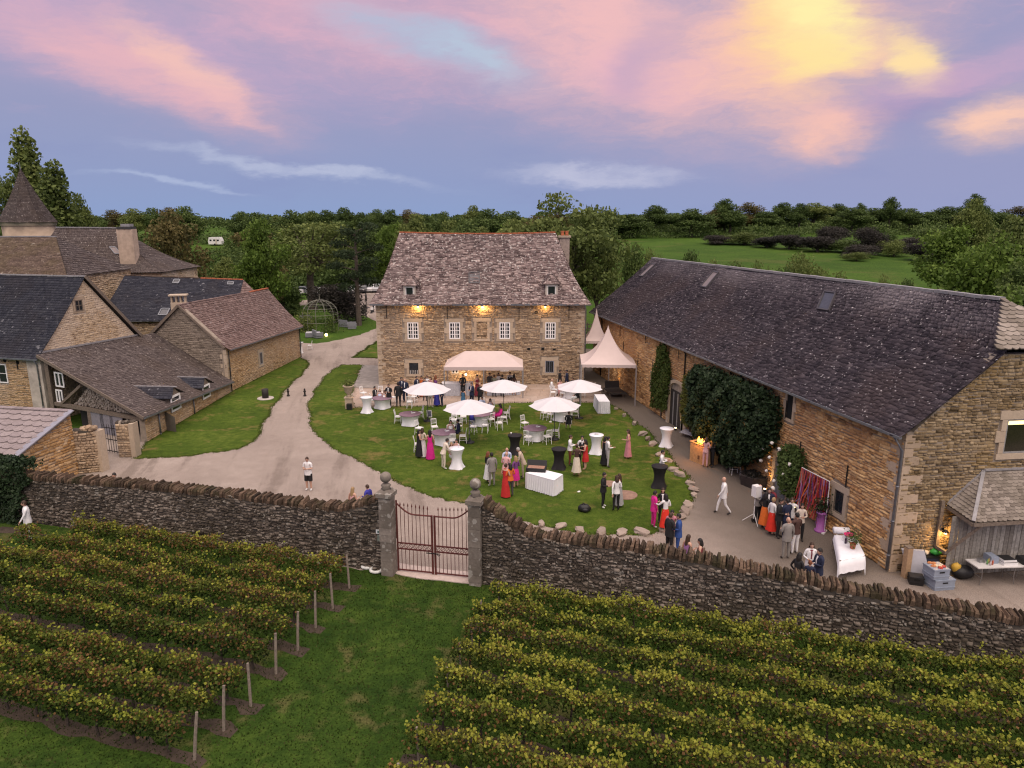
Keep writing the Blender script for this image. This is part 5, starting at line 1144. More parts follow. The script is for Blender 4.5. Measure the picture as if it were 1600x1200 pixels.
# single trees that can be told apart
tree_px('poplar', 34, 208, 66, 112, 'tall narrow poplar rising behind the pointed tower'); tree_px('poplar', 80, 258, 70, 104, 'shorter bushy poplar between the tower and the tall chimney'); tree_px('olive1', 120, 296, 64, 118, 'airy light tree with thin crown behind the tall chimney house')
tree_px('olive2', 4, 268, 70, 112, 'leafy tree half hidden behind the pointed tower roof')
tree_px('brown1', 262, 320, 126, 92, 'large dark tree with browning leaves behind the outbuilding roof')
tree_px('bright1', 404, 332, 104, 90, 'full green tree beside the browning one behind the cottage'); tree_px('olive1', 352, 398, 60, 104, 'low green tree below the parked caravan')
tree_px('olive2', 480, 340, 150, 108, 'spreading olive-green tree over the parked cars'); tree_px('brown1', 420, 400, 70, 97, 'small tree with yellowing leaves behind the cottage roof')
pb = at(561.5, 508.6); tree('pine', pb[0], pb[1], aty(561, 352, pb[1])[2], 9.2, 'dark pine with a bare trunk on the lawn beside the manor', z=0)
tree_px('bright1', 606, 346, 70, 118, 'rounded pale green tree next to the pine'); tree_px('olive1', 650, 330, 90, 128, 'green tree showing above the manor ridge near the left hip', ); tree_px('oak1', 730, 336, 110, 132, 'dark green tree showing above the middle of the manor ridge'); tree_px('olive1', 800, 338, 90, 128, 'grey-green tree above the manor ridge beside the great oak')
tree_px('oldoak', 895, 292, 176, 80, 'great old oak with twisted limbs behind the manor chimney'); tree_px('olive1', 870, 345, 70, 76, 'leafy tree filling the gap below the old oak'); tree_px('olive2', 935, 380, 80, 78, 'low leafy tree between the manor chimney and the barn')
b_ = at(515, 509); tree('bushp', b_[0], b_[1]+3, 5.6, 7.8, 'big dusky purple shrub on the lawn behind the wire gazebo', name='shrub', cat='shrub', z=0)
b_ = at(490, 500); tree('bush1', b_[0]-6, b_[1]+6, 6.5, 7, 'dark hedge shrub behind the far end of the cottage', name='shrub', cat='shrub', z=0)
# right-hand clump
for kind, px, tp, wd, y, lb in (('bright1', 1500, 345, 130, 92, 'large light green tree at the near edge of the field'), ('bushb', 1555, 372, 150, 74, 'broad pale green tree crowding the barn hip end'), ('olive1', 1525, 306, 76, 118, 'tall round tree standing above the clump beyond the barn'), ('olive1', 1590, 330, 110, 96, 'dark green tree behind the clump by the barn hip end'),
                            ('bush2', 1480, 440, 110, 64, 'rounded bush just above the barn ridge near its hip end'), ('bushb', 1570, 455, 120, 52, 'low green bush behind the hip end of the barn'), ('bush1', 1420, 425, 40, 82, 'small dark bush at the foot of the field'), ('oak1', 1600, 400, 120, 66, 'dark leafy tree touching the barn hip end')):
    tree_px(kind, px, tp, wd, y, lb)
for px, tp, wd, y, k, lb in ((993, 366, 54, 96, 'bush1', 'round dark bush at the left foot of the field'), (1018, 378, 40, 92, 'bush2', 'small bush beside the round dark one above the barn ridge'), (1080, 380, 46, 98, 'bush1', 'dark bush below the middle of the field'), (1120, 396, 50, 88, 'bush2', 'low hedge bush behind the barn ridge'), (1150, 396, 60, 86, 'bush1', 'long low bush behind the barn ridge'), (1185, 398, 44, 84, 'bush2', 'light low bush behind the barn ridge near the roof light'),
                         (1258, 385, 74, 92, 'bush2', 'tall round bush standing in the field behind the barn ridge'), (1225, 404, 50, 82, 'bush1', 'small bush at the foot of the tall round one'), (1310, 415, 60, 80, 'bush2', 'flat bush behind the barn ridge right of the tall round one'), (1385, 420, 44, 76, 'bush2', 'lone small bush on the open field')):
    tree_px(k, px, tp, wd, y, lb, name='bush', cat='bush')
# scrub on the field
for i, (px, tp, wd, y) in enumerate(((1120, 366, 60, 200), (1165, 360, 66, 196), (1200, 368, 50, 186), (1235, 364, 60, 180), (1280, 366, 70, 172), (1320, 372, 60, 170), (1360, 350, 56, 165), (1345, 380, 60, 158), (1400, 372, 50, 160), (1425, 368, 60, 168), (1440, 376, 60, 150), (1390, 362, 44, 176), (1300, 350, 60, 190), (1455, 352, 60, 190), (1340, 392, 40, 150))):
    k_ = random.choice(('bush1', 'bushp', 'bushp', 'bush2')); tree_px(k_, px, tp, wd, y, {'bush1': 'dark green', 'bushp': 'dusky purple', 'bush2': 'olive green'}[k_] + ' scrubby thicket on the hillside field', 'scrub on the hillside', name='scrub_bush', cat='bush')
# trees along the far side of the field and all along the horizon
HUE = {'oak1': 'dark green', 'oak2': 'dark green', 'olive1': 'olive green', 'brown1': 'browning', 'bright1': 'fresh green'}
ks = ['oak1', 'oak2', 'oak1', 'olive1', 'oak2', 'brown1']
x = 955
while x < 1640:
    wd = random.uniform(38, 70); y = random.uniform(225, 262); k_ = random.choice(ks); tree_px(k_, x, random.uniform(313, 334), wd*1.25, y, HUE[k_] + ' tree in the row along the top of the field', 'trees along the top of the field'); x += wd*.55
for px, tp, wd in ((1135, 308, 58), (1395, 305, 40), (1525, 300, 44), (1345, 315, 30)): tree_px('oak2', px, tp, wd, 235, 'taller dark tree standing out of the row along the field', 'taller trees above the field')
x = 150
while x < 960:
    wd = random.uniform(36, 62); x += 52 if 300 < x < 366 else 0; k_ = random.choice(ks); tree_px(k_, x, random.uniform(318, 336), wd*1.3, random.uniform(190, 235), HUE[k_] + ' tree in the wooded skyline behind the houses', 'trees of the wooded skyline'); x += wd*.6
x = 300
while x < 860:
    wd = random.uniform(50, 85); x = 400 if x < 400 else x; k_ = random.choice(('olive1', 'bright1', 'oak1', 'brown1', 'olive1')); tree_px(k_, x, random.uniform(338, 356), wd*1.25, random.uniform(140, 172), HUE[k_] + ' tree in the park wood behind the cottage and manor', 'trees of the park wood'); x += wd*.62
# low undergrowth closing the wood floor: reads as one mass
P_ = []; T_ = []; D_ = []
def mass(px0, px1, ya, yb, n, h, name, label, mat, step=1.):
    xs = RNG.uniform(px0, px1, n); ys = RNG.uniform(ya, yb, n); X = (xs-800)/F_PX*ys*1.01; Zg = hz(X, ys)
    h = h*.62; hh = h*(.55+.45*np.sin(X*.35)*np.sin(ys*.23)) ; Zp = Zg + RNG.random(n)**.7*hh
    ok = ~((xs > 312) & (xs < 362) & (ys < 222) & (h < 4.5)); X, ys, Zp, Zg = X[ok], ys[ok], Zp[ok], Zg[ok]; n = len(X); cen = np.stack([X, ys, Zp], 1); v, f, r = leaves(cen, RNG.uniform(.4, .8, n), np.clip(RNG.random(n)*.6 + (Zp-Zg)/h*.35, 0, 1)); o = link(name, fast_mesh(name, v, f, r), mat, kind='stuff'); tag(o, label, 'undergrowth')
mass(140, 960, 178, 240, 42000, 7., 'undergrowth', 'dark undergrowth closing the wooded skyline behind the houses', LF_OAK)
mass(930, 1680, 222, 275, 42000, 7., 'undergrowth', 'dark undergrowth below the row of trees along the field', LF_OAK)
mass(300, 620, 142, 168, 26000, 11., 'undergrowth', 'thick dark undergrowth of the park wood behind the car park', LF_OAK)
mass(240, 470, 100, 125, 12000, 5., 'undergrowth', 'dark undergrowth behind the cottage and outbuilding', LF_OAK)
# distant low wood at the horizon line, one mass
n = 70000; X = RNG.uniform(-420, 460, n); Y = RNG.uniform(300, 325, n); cr = np.floor(X/9.); hgt = 3.2 + 3*np.abs(np.sin(cr*12.9898)*43758.5 % 1); Zp = hz(X, Y) + RNG.random(n)**.5*hgt*np.sqrt(np.clip(1-((X/9.-cr)-.5)**2*2.6, .1, 1))
v, f, r = leaves(np.stack([X, Y, Zp], 1), RNG.uniform(.6, 1.25, n), RNG.random(n)*.7); o = link('distant_wood', fast_mesh('distant_wood', v, f, r), LF_OAK, kind='stuff'); tag(o, 'far wood closing the horizon as one dark mass', 'wood')

# ------------------------------------------------------------------ vineyard
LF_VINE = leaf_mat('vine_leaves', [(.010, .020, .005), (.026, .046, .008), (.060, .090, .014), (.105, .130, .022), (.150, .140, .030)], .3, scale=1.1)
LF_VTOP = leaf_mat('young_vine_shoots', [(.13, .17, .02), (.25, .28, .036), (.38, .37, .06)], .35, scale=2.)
LF_VRED = leaf_mat('rusty_vine_leaves', [(0.081, 0.057, 0.019), (0.155, 0.084, 0.032), (0.216, 0.115, 0.046)], .3, scale=2.)
SOIL = pm('vineyard_soil', (.050, .036, .025), .95, var=.35, scale=3., bmp=.6)
WOOD = pm('grey_stake_wood', (.20, .165, .13), .9, var=.3, scale=14., bmp=.3)
BARKV = pm('vine_bark', (.05, .038, .03), .95, var=.3, scale=20., bmp=.4)
def vine_row(a, b, label, group, h=1.28, dens=640, young=.1, rust=.16, seed=0, soil=True):
    rs = np.random.default_rng(seed); a, b = np.array(a, float), np.array(b, float); L = np.linalg.norm(b-a); U = (b-a)/L; N = V(-U[1], U[0], 0)
    t = thing('vine_row', (a+b)/2, label, 'vine row', group); n = int(L*dens)
    s = rs.uniform(0, L, n); plant = np.floor(s/1.1); pf = np.abs(np.sin((plant+seed*7)*12.9898)*43758.5) % 1
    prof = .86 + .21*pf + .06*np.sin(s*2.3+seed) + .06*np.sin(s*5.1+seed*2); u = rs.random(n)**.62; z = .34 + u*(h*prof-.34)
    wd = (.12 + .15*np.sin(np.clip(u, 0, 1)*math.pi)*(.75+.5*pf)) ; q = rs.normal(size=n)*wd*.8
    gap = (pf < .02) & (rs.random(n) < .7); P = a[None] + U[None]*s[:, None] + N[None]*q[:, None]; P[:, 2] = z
    tone = np.clip(rs.random(n)*.3 + .85*u**1.3 - .12 + .12*(pf-.5), 0, 1); side = np.abs(q)/wd  # young leaves lighter on top; shade low in the row painted into tone
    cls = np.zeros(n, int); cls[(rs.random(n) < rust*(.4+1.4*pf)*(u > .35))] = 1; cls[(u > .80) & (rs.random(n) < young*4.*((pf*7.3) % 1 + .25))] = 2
    keep = ~gap; sz = rs.uniform(.055, .105, n)
    # upright young shoots
    ns = int(L*5*young*10*.75); ss = rs.uniform(0, L, ns); pl = np.floor(ss/1.1); pf2 = np.abs(np.sin((pl+seed*7)*12.9898)*43758.5) % 1; top = h*(.86+.21*pf2+.06*np.sin(ss*2.3+seed)+.06*np.sin(ss*5.1+seed*2)); rep = 7
    SP_ = np.repeat(a[None] + U[None]*ss[:, None] + N[None]*(rs.normal(size=ns)*.12)[:, None], rep, 0); SP_[:, 2] = np.repeat(top-.08, rep) + rs.uniform(0, .42, ns*rep)*np.repeat(rs.uniform(.4, 1.1, ns), rep); SP_[:, :2] += rs.normal(size=(ns*rep, 2))*.055
    P = np.concatenate([P[keep], SP_]); tone = np.concatenate([tone[keep], rs.random(ns*rep)]); cls = np.concatenate([cls[keep], np.full(ns*rep, 2)]); sz = np.concatenate([sz[keep], rs.uniform(.06, .11, ns*rep)])
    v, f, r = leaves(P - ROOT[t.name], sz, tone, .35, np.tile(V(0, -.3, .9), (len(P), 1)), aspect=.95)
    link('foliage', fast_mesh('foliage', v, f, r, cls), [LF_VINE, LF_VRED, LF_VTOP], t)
    k = int(L/1.1)
    for i in range(k):
        p = a + U*(i+.5)*1.1 + N*random.uniform(-.05, .05); m = MB(); m.tube([p + V(0, 0, -.05), p + V(random.uniform(-.05, .05), random.uniform(-.04, .04), .3), p + V(random.uniform(-.1, .1), 0, .62)], [.04, .033, .026], 5); m.build('vine_trunk', BARKV, t)
    m = MB()
    for zz in (.55, .95): m.bar(a + V(0, 0, zz), b + V(0, 0, zz), .006)
    m.build('wire', IRON, t)
    return t
LP = [at(*p) for p in ((303, 1187), (349, 1142), (392, 1104), (431, 1053), (465, 1016), (493, 981), (520, 951), (546, 919))]
LT = [at(*p, 1.45) for p in ((297, 1137), (342, 1087), (374, 1054), (425, 1001), (459, 971), (485, 939), (506, 912), (531, 884))]
dv = unit((-.955, .297, 0))
ordn = ['first', 'second', 'third', 'fourth', 'fifth', 'sixth', 'seventh', 'eighth', 'ninth', 'tenth', 'eleventh', 'twelfth']
for i, (p, tpp) in enumerate(zip(LP, LT)):
    k = len(LP)-1-i; yL = p + dv*(17.5 if k > 2 else 13. + k*1.4)
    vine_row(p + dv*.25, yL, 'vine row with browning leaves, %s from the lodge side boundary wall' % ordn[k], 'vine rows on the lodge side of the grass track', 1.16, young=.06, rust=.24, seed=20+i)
    lean = tpp - Z_(p, 0); q = Z_(p, 0); top = q + unit(V(lean[0]*.6-.06, .16, 1.35))*1.28
    m = MB(); m.tube([q + V(0, 0, -.1), q*.5 + top*.5, top], [.045, .043, .038], 7); m.top('vineyard_stake', WOOD, 'leaning grey wooden stake ending the %s vine row from the lodge side wall' % ordn[k], 'stake', 'stakes at the ends of the vine rows', loc=q)
du = unit(RW[1]-RW[0])
r_first = V(-1.0, 22.9, 0); endR = [at(755, 912, .9), at(737, 934, 1.0), at(722, 975, 1.0), at(700, 1018, 1.0), at(682, 1052, 1.0), at(657, 1090, 1.0), at(640, 1140, .9), at(606, 1190, 1.)]
p0, p1 = Z_(endR[0], 0), Z_(endR[-1], 0)
nrow = 8
for i in range(nrow+2):
    q = lerp(p0, p1, i/(nrow-1)); 
    if i == 0: q = q + du*.3
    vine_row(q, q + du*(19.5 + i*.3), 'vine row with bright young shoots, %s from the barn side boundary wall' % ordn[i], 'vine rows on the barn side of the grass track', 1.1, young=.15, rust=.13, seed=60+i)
    m = MB(); m.tube([q + du*.3 + V(0, 0, -.1), q + du*.26 + V(0, .02, 1.0)], [.04, .035], 6); m.top('vineyard_stake', WOOD, 'dark wooden stake hidden in leaves ending the %s vine row from the barn side wall' % ordn[i], 'stake', 'stakes in the vines on the barn side', loc=q)
# bare soil under the rows
def soil_strip(a, b, w_, name='vineyard_soil'):
    U = unit(b-a); N = V(-U[1], U[0], 0); k = int(np.linalg.norm(b-a)/.4); pl = []
    for i in range(k+1): pl.append((a + (b-a)*i/k + N*(w_/2 + random.gauss(0, .07)))[:2])
    for i in range(k, -1, -1): pl.append((a + (b-a)*i/k - N*(w_/2 + random.gauss(0, .07)))[:2])
    sheet(name, pl, .006, SOIL, kind='structure')
for p in LP: soil_strip(Z_(p, 0) - dv*.35, Z_(p, 0) + dv*17.5, .44)
for i in range(nrow+2): q = lerp(p0, p1, i/(nrow-1)); soil_strip(q - du*.2, q + du*20, .42)
# grass of the track and between the rows: blades, nobody could count them
LF_GRASS = leaf_mat('grass_blades', [(.018, .036, .006), (.032, .058, .009), (.050, .080, .014), (.12, .11, .045)], .5, scale=.7)
def blades(name, label, n, sampler, hmin, hmax, mat):
    c = sampler(n); n = len(c); a = RNG.uniform(0, 2*math.pi, n); w_ = RNG.uniform(.012, .028, n); h = RNG.uniform(hmin, hmax, n); lean = RNG.normal(size=(n, 2))*.35*h[:, None]
    dx_, dy_ = np.cos(a)*w_, np.sin(a)*w_; v = np.stack([np.stack([c[:, 0]-dx_, c[:, 1]-dy_, c[:, 2]], 1), np.stack([c[:, 0]+dx_, c[:, 1]+dy_, c[:, 2]], 1), np.stack([c[:, 0]+lean[:, 0], c[:, 1]+lean[:, 1], c[:, 2]+h], 1)], 1).reshape(-1, 3)
    o = link(name, fast_mesh(name, v, np.arange(n*3).reshape(n, 3), RNG.random(n)), mat, kind='stuff'); tag(o, label, 'grass')
def samp_track(n):
    p = np.stack([RNG.uniform(-22, 20, n), RNG.uniform(12.5, 25.5, n), np.zeros(n)], 1)
    wl = np.interp(p[:, 0], [-25, -4.9, -1.1, 21], [30.7, 25.1, 24.1, 17.3]); return p[p[:, 1] < wl-.1]
blades('grass', 'short green grass of the track and between the vine rows', 80000, samp_track, .02, .075, LF_GRASS)
def samp_lawn_edge(n):
    out = []
    for pl in LAWNS:
        q = np.array(pl); k = RNG.integers(0, len(q), n//3); t_ = RNG.random(n//3)[:, None]; e = q[k]*(1-t_) + q[(k+1) % len(q)]*t_; out.append(e + RNG.normal(size=e.shape)*.07)
    e = np.concatenate(out); return np.concatenate([e, np.full((len(e), 1), .01)], 1)
blades('grass', 'ragged grass fringe along the lawn edges', 18000, samp_lawn_edge, .04, .11, leaf_mat('lawn_blades', [(.045, .068, .012), (.075, .105, .02), (.11, .135, .032)], .2))

# ------------------------------------------------------------------ ivy, climbers and clipped bushes
def cover(name, poly, o, U, N, n, depth, mat, size=(.09, .17), z0=0., parent=None, bulge=None):
    """leaves covering an area of wall: poly in (s, t)"""
    poly_ = [tuple(p) for p in poly]; s0, s1 = min(p[0] for p in poly_), max(p[0] for p in poly_); t0, t1 = min(p[1] for p in poly_), max(p[1] for p in poly_); P = []
    while len(P) < n:
        s, t = random.uniform(s0, s1), random.uniform(t0, t1); js, jt = s + random.gauss(0, .09), t + random.gauss(0, .09)
        if inside((js, jt), poly_): P.append((s, t))
    P = np.array(P); cs, ct = (s0+s1)/2, (t0+t1)/2; rad = np.clip(1 - ((P[:, 0]-cs)/(s1-s0)*1.9)**4 - ((P[:, 1]-ct)/(t1-t0)*1.9)**4, .12, 1)**.5 if bulge else np.ones(n)
    d = depth*rad*(RNG.random(n)**.45)*(1+.25*np.sin(P[:, 0]*3.1)*np.sin(P[:, 1]*2.7)) + .05
    c = np.array(o)[None] + U[None]*P[:, :1] + N[None]*d[:, None]; c[:, 2] = z0 + P[:, 1]
    return c, d
def climber(name, label, cat, c, d, depth, mat, size, N, loc, trunk=None, extra=None):
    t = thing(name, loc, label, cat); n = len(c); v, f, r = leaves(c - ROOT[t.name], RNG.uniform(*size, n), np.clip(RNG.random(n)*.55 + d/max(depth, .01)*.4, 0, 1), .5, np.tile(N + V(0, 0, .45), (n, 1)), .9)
    link('foliage', fast_mesh('foliage', v, f, r), mat, t)
    m = MB()
    for pts in trunk or []: m.tube(pts, [.06]+[.025]*(len(pts)-1), 5)
    if m.v: m.build('stem', BARK, t)
    return t
def wpoly(pxs): return [bw(*p) for p in pxs]
LF_IVY = leaf_mat('dark_ivy', [(0.006, 0.013, 0.006), (0.014, 0.026, 0.011), (0.027, 0.048, 0.020), (0.053, 0.080, 0.035)], .15, .5, scale=1.3)
LF_IVYG = leaf_mat('green_creeper', [(.018, .034, .007), (.040, .066, .012), (.068, .098, .020), (.105, .105, .03)], .25)
ivp = wpoly([(1088, 578), (1100, 570), (1130, 577), (1165, 590), (1200, 603), (1222, 622), (1228, 650), (1224, 680), (1212, 704), (1195, 716), (1175, 726), (1150, 724), (1128, 714), (1112, 690), (1100, 660), (1094, 620)])
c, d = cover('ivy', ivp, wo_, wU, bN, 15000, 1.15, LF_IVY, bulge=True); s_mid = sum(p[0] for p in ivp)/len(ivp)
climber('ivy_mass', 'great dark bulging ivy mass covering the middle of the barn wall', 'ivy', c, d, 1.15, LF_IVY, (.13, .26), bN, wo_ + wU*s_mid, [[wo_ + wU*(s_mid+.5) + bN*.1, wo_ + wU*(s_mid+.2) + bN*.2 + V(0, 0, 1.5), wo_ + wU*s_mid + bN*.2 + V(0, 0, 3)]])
for pxs, lb, mt, n in (([(1034, 540), (1046, 537), (1051, 575), (1050, 612), (1046, 640), (1024, 634), (1022, 600), (1028, 570)], 'tall green creeper climbing the barn wall left of the arched door', LF_IVYG, 3600), ([(1075, 590), (1085, 580), (1090, 600), (1091, 640), (1092, 668), (1072, 662), (1071, 620)], 'yellow-green creeper on the barn wall right of the arched door', leaf_mat('yellow_creeper', [(.035, .05, .010), (.07, .09, .016), (.115, .125, .026), (.15, .13, .035)], .25), 3000)):
    q = wpoly(pxs); c, d = cover('creeper', q, wo_, wU, bN, n, .3, mt); sm_ = sum(p[0] for p in q)/len(q); climber('wall_creeper', lb, 'creeper', c, d, .3, mt, (.10, .2), bN, wo_ + wU*sm_, [[wo_ + wU*sm_ + bN*.08, wo_ + wU*sm_ + bN*.08 + V(0, 0, 2.5)]])
q = wpoly([(1225, 708), (1242, 692), (1258, 700), (1266, 730), (1262, 765), (1252, 790), (1238, 775), (1228, 745)]); c, d = cover('rose', q, wo_, wU, bN, 3200, .55, LF_OLIVE, bulge=True); sm_ = sum(p[0] for p in q)/len(q)
rose = climber('climbing_rose', 'climbing rose with white blooms on the barn wall beside the grey door', 'rose', c, d, .55, LF_OAK, (.09, .17), bN, wo_ + wU*sm_, [[wo_ + wU*sm_ + bN*.1, wo_ + wU*(sm_+.2) + bN*.15 + V(0, 0, 1.4), wo_ + wU*(sm_-.3) + bN*.2 + V(0, 0, 2.8)]])
for px, py in ((1233, 692), (1245, 702), (1229, 715), (1262, 726), (1224, 736), (1215, 720), (1236, 752), (1252, 742), (1219, 700)):
    s, t_ = bw(px, py); s -= .45; m = MB(); m.ball(wo_ + wU*s + V(0, 0, max(t_-.1, .4)) + bN*.62, .085, 7, 5, j=.25); m.build('bloom', pm('white_petals', (.75, .71, .66), .7), rose)
for px, py in ((1172, 688), (1195, 694), (1176, 699), (1205, 708)):
    pass
# clipped box balls and their bed
def box_ball(px, py, r, lb):
    p = at(px, py); t = thing('box_ball', p, lb, 'bush'); n = int(2600*r*r/.5)+600; d = RNG.normal(size=(n, 3)); d /= np.linalg.norm(d, axis=1)[:, None]; c = d*r*(.86+.16*RNG.random(n))[:, None]; c[:, 2] = c[:, 2]*.96 + r*.93; k = c[:, 2] > .02
    v, f, q = leaves(c[k], RNG.uniform(.05, .1, k.sum()), np.clip(RNG.random(k.sum())*.6+d[k, 2]*.25, 0, 1), .5, d[k]); link('foliage', fast_mesh('foliage', v, f, q), LF_IVY, t); m = MB(); m.ball((0, 0, r*.93), r*.86, 12, 8); m.build('inner_twigs', pm('twigs', (.014, .016, .008), 1.), t, local=True)
box_ball(1027, 635, .88, 'larger clipped box ball left of the arched barn door'); box_ball(1053, 654, .74, 'smaller clipped box ball in front of the arched barn door')
# ivy over the far left end of the boundary wall
A, U, N, L, zf = wallL[1:]
n = 9000; s = RNG.uniform(-1.5, 4.6, n); t_ = RNG.random(n)*2.75 ; keep = s < 4.6 - t_*.0 - .5*np.abs(np.sin(t_*3.)) - (2.8-t_)*.35; s, t_ = s[keep], t_[keep]; n = len(s); d = .12 + RNG.random(n)**.6*.55*(.6+.4*np.sin(s*2.)*np.sin(t_*2.3)); c = A[None] + U[None]*s[:, None] + N[None]*d[:, None]; c[:, 2] = t_
k2 = RNG.random(n) < .3; c[k2] = (A[None] + U[None]*s[k2][:, None] - N[None]*(RNG.random(k2.sum())*.7)[:, None]); c[k2, 2] = 2.5 + RNG.random(k2.sum())*.4
climber('wall_ivy', 'dark ivy smothering the lodge end of the boundary wall', 'ivy', c, d, .6, LF_IVY, (.09, .18), N, Z_(A + U*2, 0))
# ================================================================== FURNITURE OF THE PARTY
random.seed(21)
CLOTH = pm('white_stretch_cloth', (.74, .74, .78), .75, var=.04, scale=3.)
CLOTHW = pm('white_linen', (.76, .76, .80), .8, var=.05, scale=4., bmp=.1)
BLACKC = pm('black_stretch_cloth', (.012, .010, .012), .8, var=.2)
PLUM = pm('plum_table_cover', (.20, .125, .165), .6, var=.15, scale=5.)
CHW = pm('white_lacquer_wood', (.75, .74, .73), .45, var=.04)
CANV = pm('white_canvas', (.60, .585, .60), .85, var=.03, scale=2., bmp=.05)
BLACK = pm('black_plastic', (.014, .014, .015), .5, var=.2)
STEEL = pm('brushed_steel', (.42, .42, .43), .35, .9, var=.1)
GREYP = pm('blue_grey_plastic', (.25, .29, .36), .5, var=.08)
# --- chair: built once with all its parts, then copied
def make_chair():
    t = thing('banquet_chair', (0, 0, 0), 'white slat-back banquet chair', 'chair')
    m = MB(); m.box((0, 0, .455), (.40, .40, .035)); m.box((0, 0, .485), (.37, .37, .035)); m.build('seat', CHW, t, local=True)
    for sx in (-1, 1):
        m = MB(); m.tube([(sx*.17, .18, .45), (sx*.185, .21, 0)], [.019, .015], 6); m.build('leg', CHW, t, local=True)
        m = MB(); m.tube([(sx*.17, -.185, .45), (sx*.175, -.25, 0)], [.019, .015], 6); m.build('leg', CHW, t, local=True)
        m = MB(); m.tube([(sx*.175, -.185, .44), (sx*.17, -.20, .66), (sx*.165, -.26, .92)], [.019, .018, .015], 6); m.build('back_post', CHW, t, local=True)
        m = MB(); m.tube([(sx*.178, .19, .2), (sx*.175, -.22, .2)], .010, 5); m.build('stretcher', CHW, t, local=True)
    m = MB(); m.bar((-.175, -.26, .91), (.175, -.26, .91), .03, .05); m.build('top_rail', CHW, t, local=True)
    m = MB(); m.bar((-.17, -.205, .64), (.17, -.205, .64), .022, .03); m.build('lower_rail', CHW, t, local=True)
    for k in range(4): x = -.105 + k*.07; m = MB(); m.bar((x, -.205, .64), (x, -.255, .9), .018, .014); m.build('back_slat', CHW, t, local=True)
    return t
chair0 = make_chair(); first_chair = [True]
def chair(px, py, face, label, group=None, z=.46, z0=0.):
    """px, py: middle of the seat; face: degrees, 0 looks away from the camera, 90 to the right"""
    p = at(px, py, z); loc = (p[0], p[1], z0+.016)
    if first_chair[0]: o = chair0; first_chair[0] = False; o.location = loc; o.rotation_euler = (0, 0, R(-face)); ROOT[o.name] = np.array(loc)
    else: o = copy_tree(chair0, None, loc, R(-face))
    o['label'] = label; o['group'] = group or 'white banquet chairs on lawn and terrace'; return o
# --- round table
def make_round():
    t = thing('round_table', (0, 0, 0), 'round table', 'table')
    m = MB(); m.lathe([(.62, .735), (.72, .738), (.735, .75), (.735, .772), (.70, .78), (.0, .781)], 28); m.build('tabletop', PLUM, t, True, local=True)
    m = MB(); m.lathe([(.70, .735), (.60, .60), (.53, .40), (.52, .2), (.56, .03)], 32, fr=lambda i, a: 1+.10*(i/4.)**2*math.cos(4*a), cap=False); m.build('stretch_cover', CLOTH, t, True, local=True); return t
round0 = make_round(); fr1 = [True]
def round_table(px, py, label, rz=.3):
    p = at(px, py, .76); loc = (p[0], p[1], .016)
    if fr1[0]: o = round0; fr1[0] = False; o.location = loc; o.rotation_euler = (0, 0, rz); ROOT[o.name] = np.array(loc)
    else: o = copy_tree(round0, None, loc, rz)
    o['label'] = label; o['group'] = 'round plum-topped tables'; return V(*loc)
def cocktail(px, py, mat, label, rz, group):
    p = at(px, py, 1.1); t = thing('cocktail_table', (p[0], p[1], .016), label, 'table', group, rz)
    m = MB(); m.lathe([(.40, 1.085), (.425, 1.10), (.42, 1.118), (.0, 1.122)], 24); m.build('tabletop', mat, t, True, local=True)
    m = MB(); m.lathe([(.42, 1.10), (.405, 1.06), (.33, .9), (.27, .68), (.265, .48), (.31, .25), (.40, .06), (.43, .0)], 32, fr=lambda i, a: 1+.13*(max(0, i-3)/4.)**1.5*math.cos(4*a), cap=False); m.build('stretch_cover', mat, t, True, local=True)
    for k in range(4): a = math.pi/2*k; m = MB(); m.lathe([(.035, -.02), (.03, .02)], 8, (.455*math.cos(a), .455*math.sin(a), .0)); m.build('foot', BLACK, t, local=True)
    return V(p[0], p[1], 1.15)
def parasol(px, py, r, label, rz=.2, zr=2.18, za=2.72):
    p = at(px, py, za); t = thing('parasol', (p[0], p[1], .016), label, 'parasol', 'white parasols over the tables', rz); n = 8
    for k in range(n):
        a0, a1 = 2*math.pi*k/n, 2*math.pi*(k+1)/n; m = MB(); st = 5; vs_ = []; fs = []
        for i in range(st+1):
            q = i/st; rr = .05 + (r-.05)*q; z = za - (za-zr)*(q**1.12)
            for j in range(4):
                u = j/3; sag = .06*math.sin(math.pi*u)*q; x = rr*((1-u)*math.cos(a0)+u*math.cos(a1))*(1-.035*math.sin(math.pi*u)*q); y = rr*((1-u)*math.sin(a0)+u*math.sin(a1))*(1-.035*math.sin(math.pi*u)*q); vs_.append((x, y, z-sag*.7))
        for i in range(st):
            for j in range(3): fs.append((i*4+j, i*4+j+1, (i+1)*4+j+1, (i+1)*4+j))
        m.add(vs_, fs); m.build('canopy_panel', CANV, t, True, local=True)
        m = MB(); m.bar((0, 0, za-.06), (r*math.cos(a0), r*math.sin(a0), zr-.02), .018, .025); m.build('rib', BLACK, t, local=True)
    m = MB(); m.tube([(0, 0, 0), (0, 0, za+.06)], .024, 8); m.build('pole', pm('pole_grey', (.12, .12, .13), .4, .6), t, local=True)
    m = MB(); m.lathe([(.30, 0), (.30, .05), (.08, .08), (.05, .3)], 16); m.build('base', BLACK, t, True, local=True)
parasol(667, 597, 1.62, 'white parasol on the terrace over the standing men, nearest the stone ramp', .1); parasol(787, 593.5, 1.68, 'white parasol in front of the bar marquee', .25); parasol(733, 624.5, 1.62, 'white parasol on the lawn over the table with the woman in magenta', .3)
parasol(867, 620.5, 1.62, 'white parasol on the lawn over the table beside the plum table', .05); parasol(906, 593.5, 1.62, 'white parasol on the terrace corner near the pagoda tent', .35)
T1 = round_table(640.5, 647, 'plum-topped round table with two chairs and a black jacket', .5); T2 = round_table(693, 675.5, 'plum-topped round table beside the women in white and pink dresses', .2)
